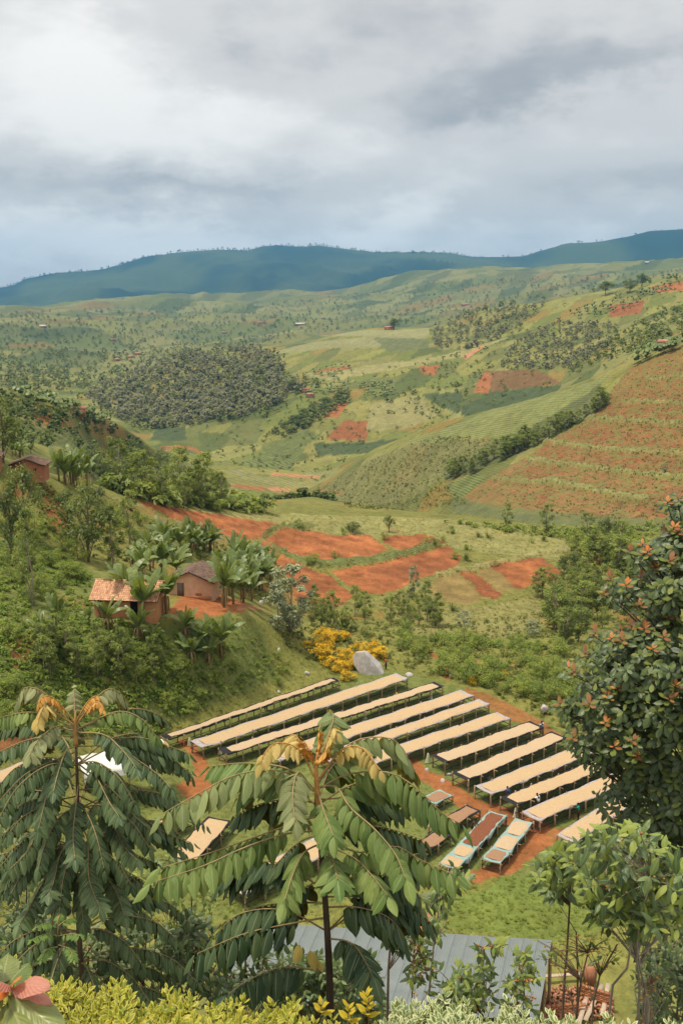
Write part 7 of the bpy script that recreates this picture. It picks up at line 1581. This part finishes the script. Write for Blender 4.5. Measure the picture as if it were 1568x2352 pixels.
hedge('cream variegated clipped hedge along the bottom right', M_HW, [(875, 2332), (920, 2295), (960, 2278), (1050, 2272), (1090, 2295), (1150, 2306), (1200, 2300), (1260, 2330), (1340, 2332), (1420, 2340), (1500, 2345), (1620, 2350)], 2.6, 3.5, 1150, 5)
def sprig(label, px, py, d, h, kind, mat, n=14, leaf=.05):
    p = at(px, py, d); base = Vector((p.x, p.y, p.z)); t = empty('hedge_sprig', base); tag(t, label, 'sprig'); rs = random.Random(int(px)); bl = blade('leaf', mat, .42, .15, .2, rows=4); mb = MB(); mb.tube([(0, 0, -.25), (.01, 0, h * .5), (0, .01, h)], [.004, .003, .002], 5); mb.build('twig', M_STALK, t)
    for j in range(n):
        s = j / n; a = j * 2.4; place_blade('leaf', bl, t, Vector((0, 0, h * s)), (math.cos(a), math.sin(a) * .8, .5 + s), (0, -.3, 1), leaf * (1.1 - .4 * s) * rs.uniform(.85, 1.15))
sprig('upright bright yellow sprig beside the variegated hedge', 842, 2335, 3.6, .12, 0, M_HGOLD); sprig('small bright yellow sprig by the foot of the central tree', 738, 2330, 3.7, .06, 0, M_HGOLD, 8); sprig('yellow sprig at the right end of the golden hedge', 800, 2348, 3.6, .08, 0, M_HGOLD, 10)

# ---- pink leaved plant very near, lower left corner
def near_plant():
    M_NG = fore_leaf_mat('near_green_leaf', (.13, .19, .045), (.24, .27, .08), vein=(.32, .34, .14), rough=.35, spec=.5, trans=.25, back=(.32, .12, .06)); M_NP = fore_leaf_mat('near_pink_leaf', (.52, .20, .15), (.62, .30, .22), vein=(.6, .32, .2), rough=.4, trans=.3, tcol=(1, .9, .7)); M_NO = fore_leaf_mat('near_orange_leaf', (.60, .16, .05), (.70, .26, .08), rough=.4, trans=.3, tcol=(1, .9, .6))
    p = at(28, 2330, 1.25); base = Vector((p.x, p.y, ground_z(p.x, p.y))); t = empty('pink_leaved_shrub', base); tag(t, 'pink and green leaved shrub tip close in the lower left corner', 'shrub')
    B = {k: blade('leaf', m, .42, .25, .25, .03, rows=7, belly=.5) for k, m in (('g', M_NG), ('p', M_NP), ('o', M_NO))}
    c = at(30, 2270, 1.25) - base; mb = MB(); mb.tube(spline([(0, 0, -.05), (c.x * .6 - .02, c.y, c.z * .5), tuple(c)], 8), [.008, .0075, .007, .006, .005, .004, .0035, .003], 6); mb.build('stem', M_STALK, t, True)
    for (x0, y0, x1, y1, k, dz, L_) in [(30, 2268, 88, 2246, 'p', -.05, 0), (30, 2270, 0, 2238, 'p', -.03, 0), (28, 2275, 105, 2288, 'p', -.04, 0), (28, 2262, 34, 2236, 'o', -.02, 0), (24, 2275, -10, 2285, 'o', -.02, 0), (20, 2285, 130, 2345, 'g', -.09, 0), (15, 2265, 72, 2190, 'g', .06, 0), (5, 2262, 20, 2165, 'g', .08, 0), (10, 2290, -60, 2330, 'g', -.05, 0), (20, 2300, 60, 2370, 'g', -.1, 0), (10, 2230, -40, 2180, 'g', .03, 0), (14, 2310, -20, 2360, 'g', -.06, 0)]:
        a = at(x0, y0, 1.25) - base; b = at(x1, y1, 1.25 + dz) - base; place_blade('leaf', B[k], t, a, b - a, Vector((.15, -.45, 1)), (b - a).length * 1.08)
near_plant()
# ------------------------------------------------------------------ haze: the air over the valley
def build_haze():
    mb = MB(); mb.box((0, 5200, 240), (23000, 11200, 780))
    m = bpy.data.materials.new('haze_air'); m.use_nodes = True; nt = m.node_tree
    nt.nodes.remove(nt.nodes['Principled BSDF'])
    v = nd(nt, 'ShaderNodeVolumePrincipled'); v.inputs['Color'].default_value = (.15, .5, .95, 1); v.inputs['Density'].default_value = HAZE; v.inputs['Anisotropy'].default_value = 0.0; v.inputs['Density Attribute'].default_value = ''; v.inputs['Temperature Attribute'].default_value = ''; v.inputs['Blackbody Intensity'].default_value = 0
    nt.links.new(v.outputs[0], nt.nodes['Material Output'].inputs['Volume'])
    tag(mb.build('haze', m), 'pale blue haze hanging over the far valley', None, kind='stuff')
HAZE = 6.0e-5
build_haze()
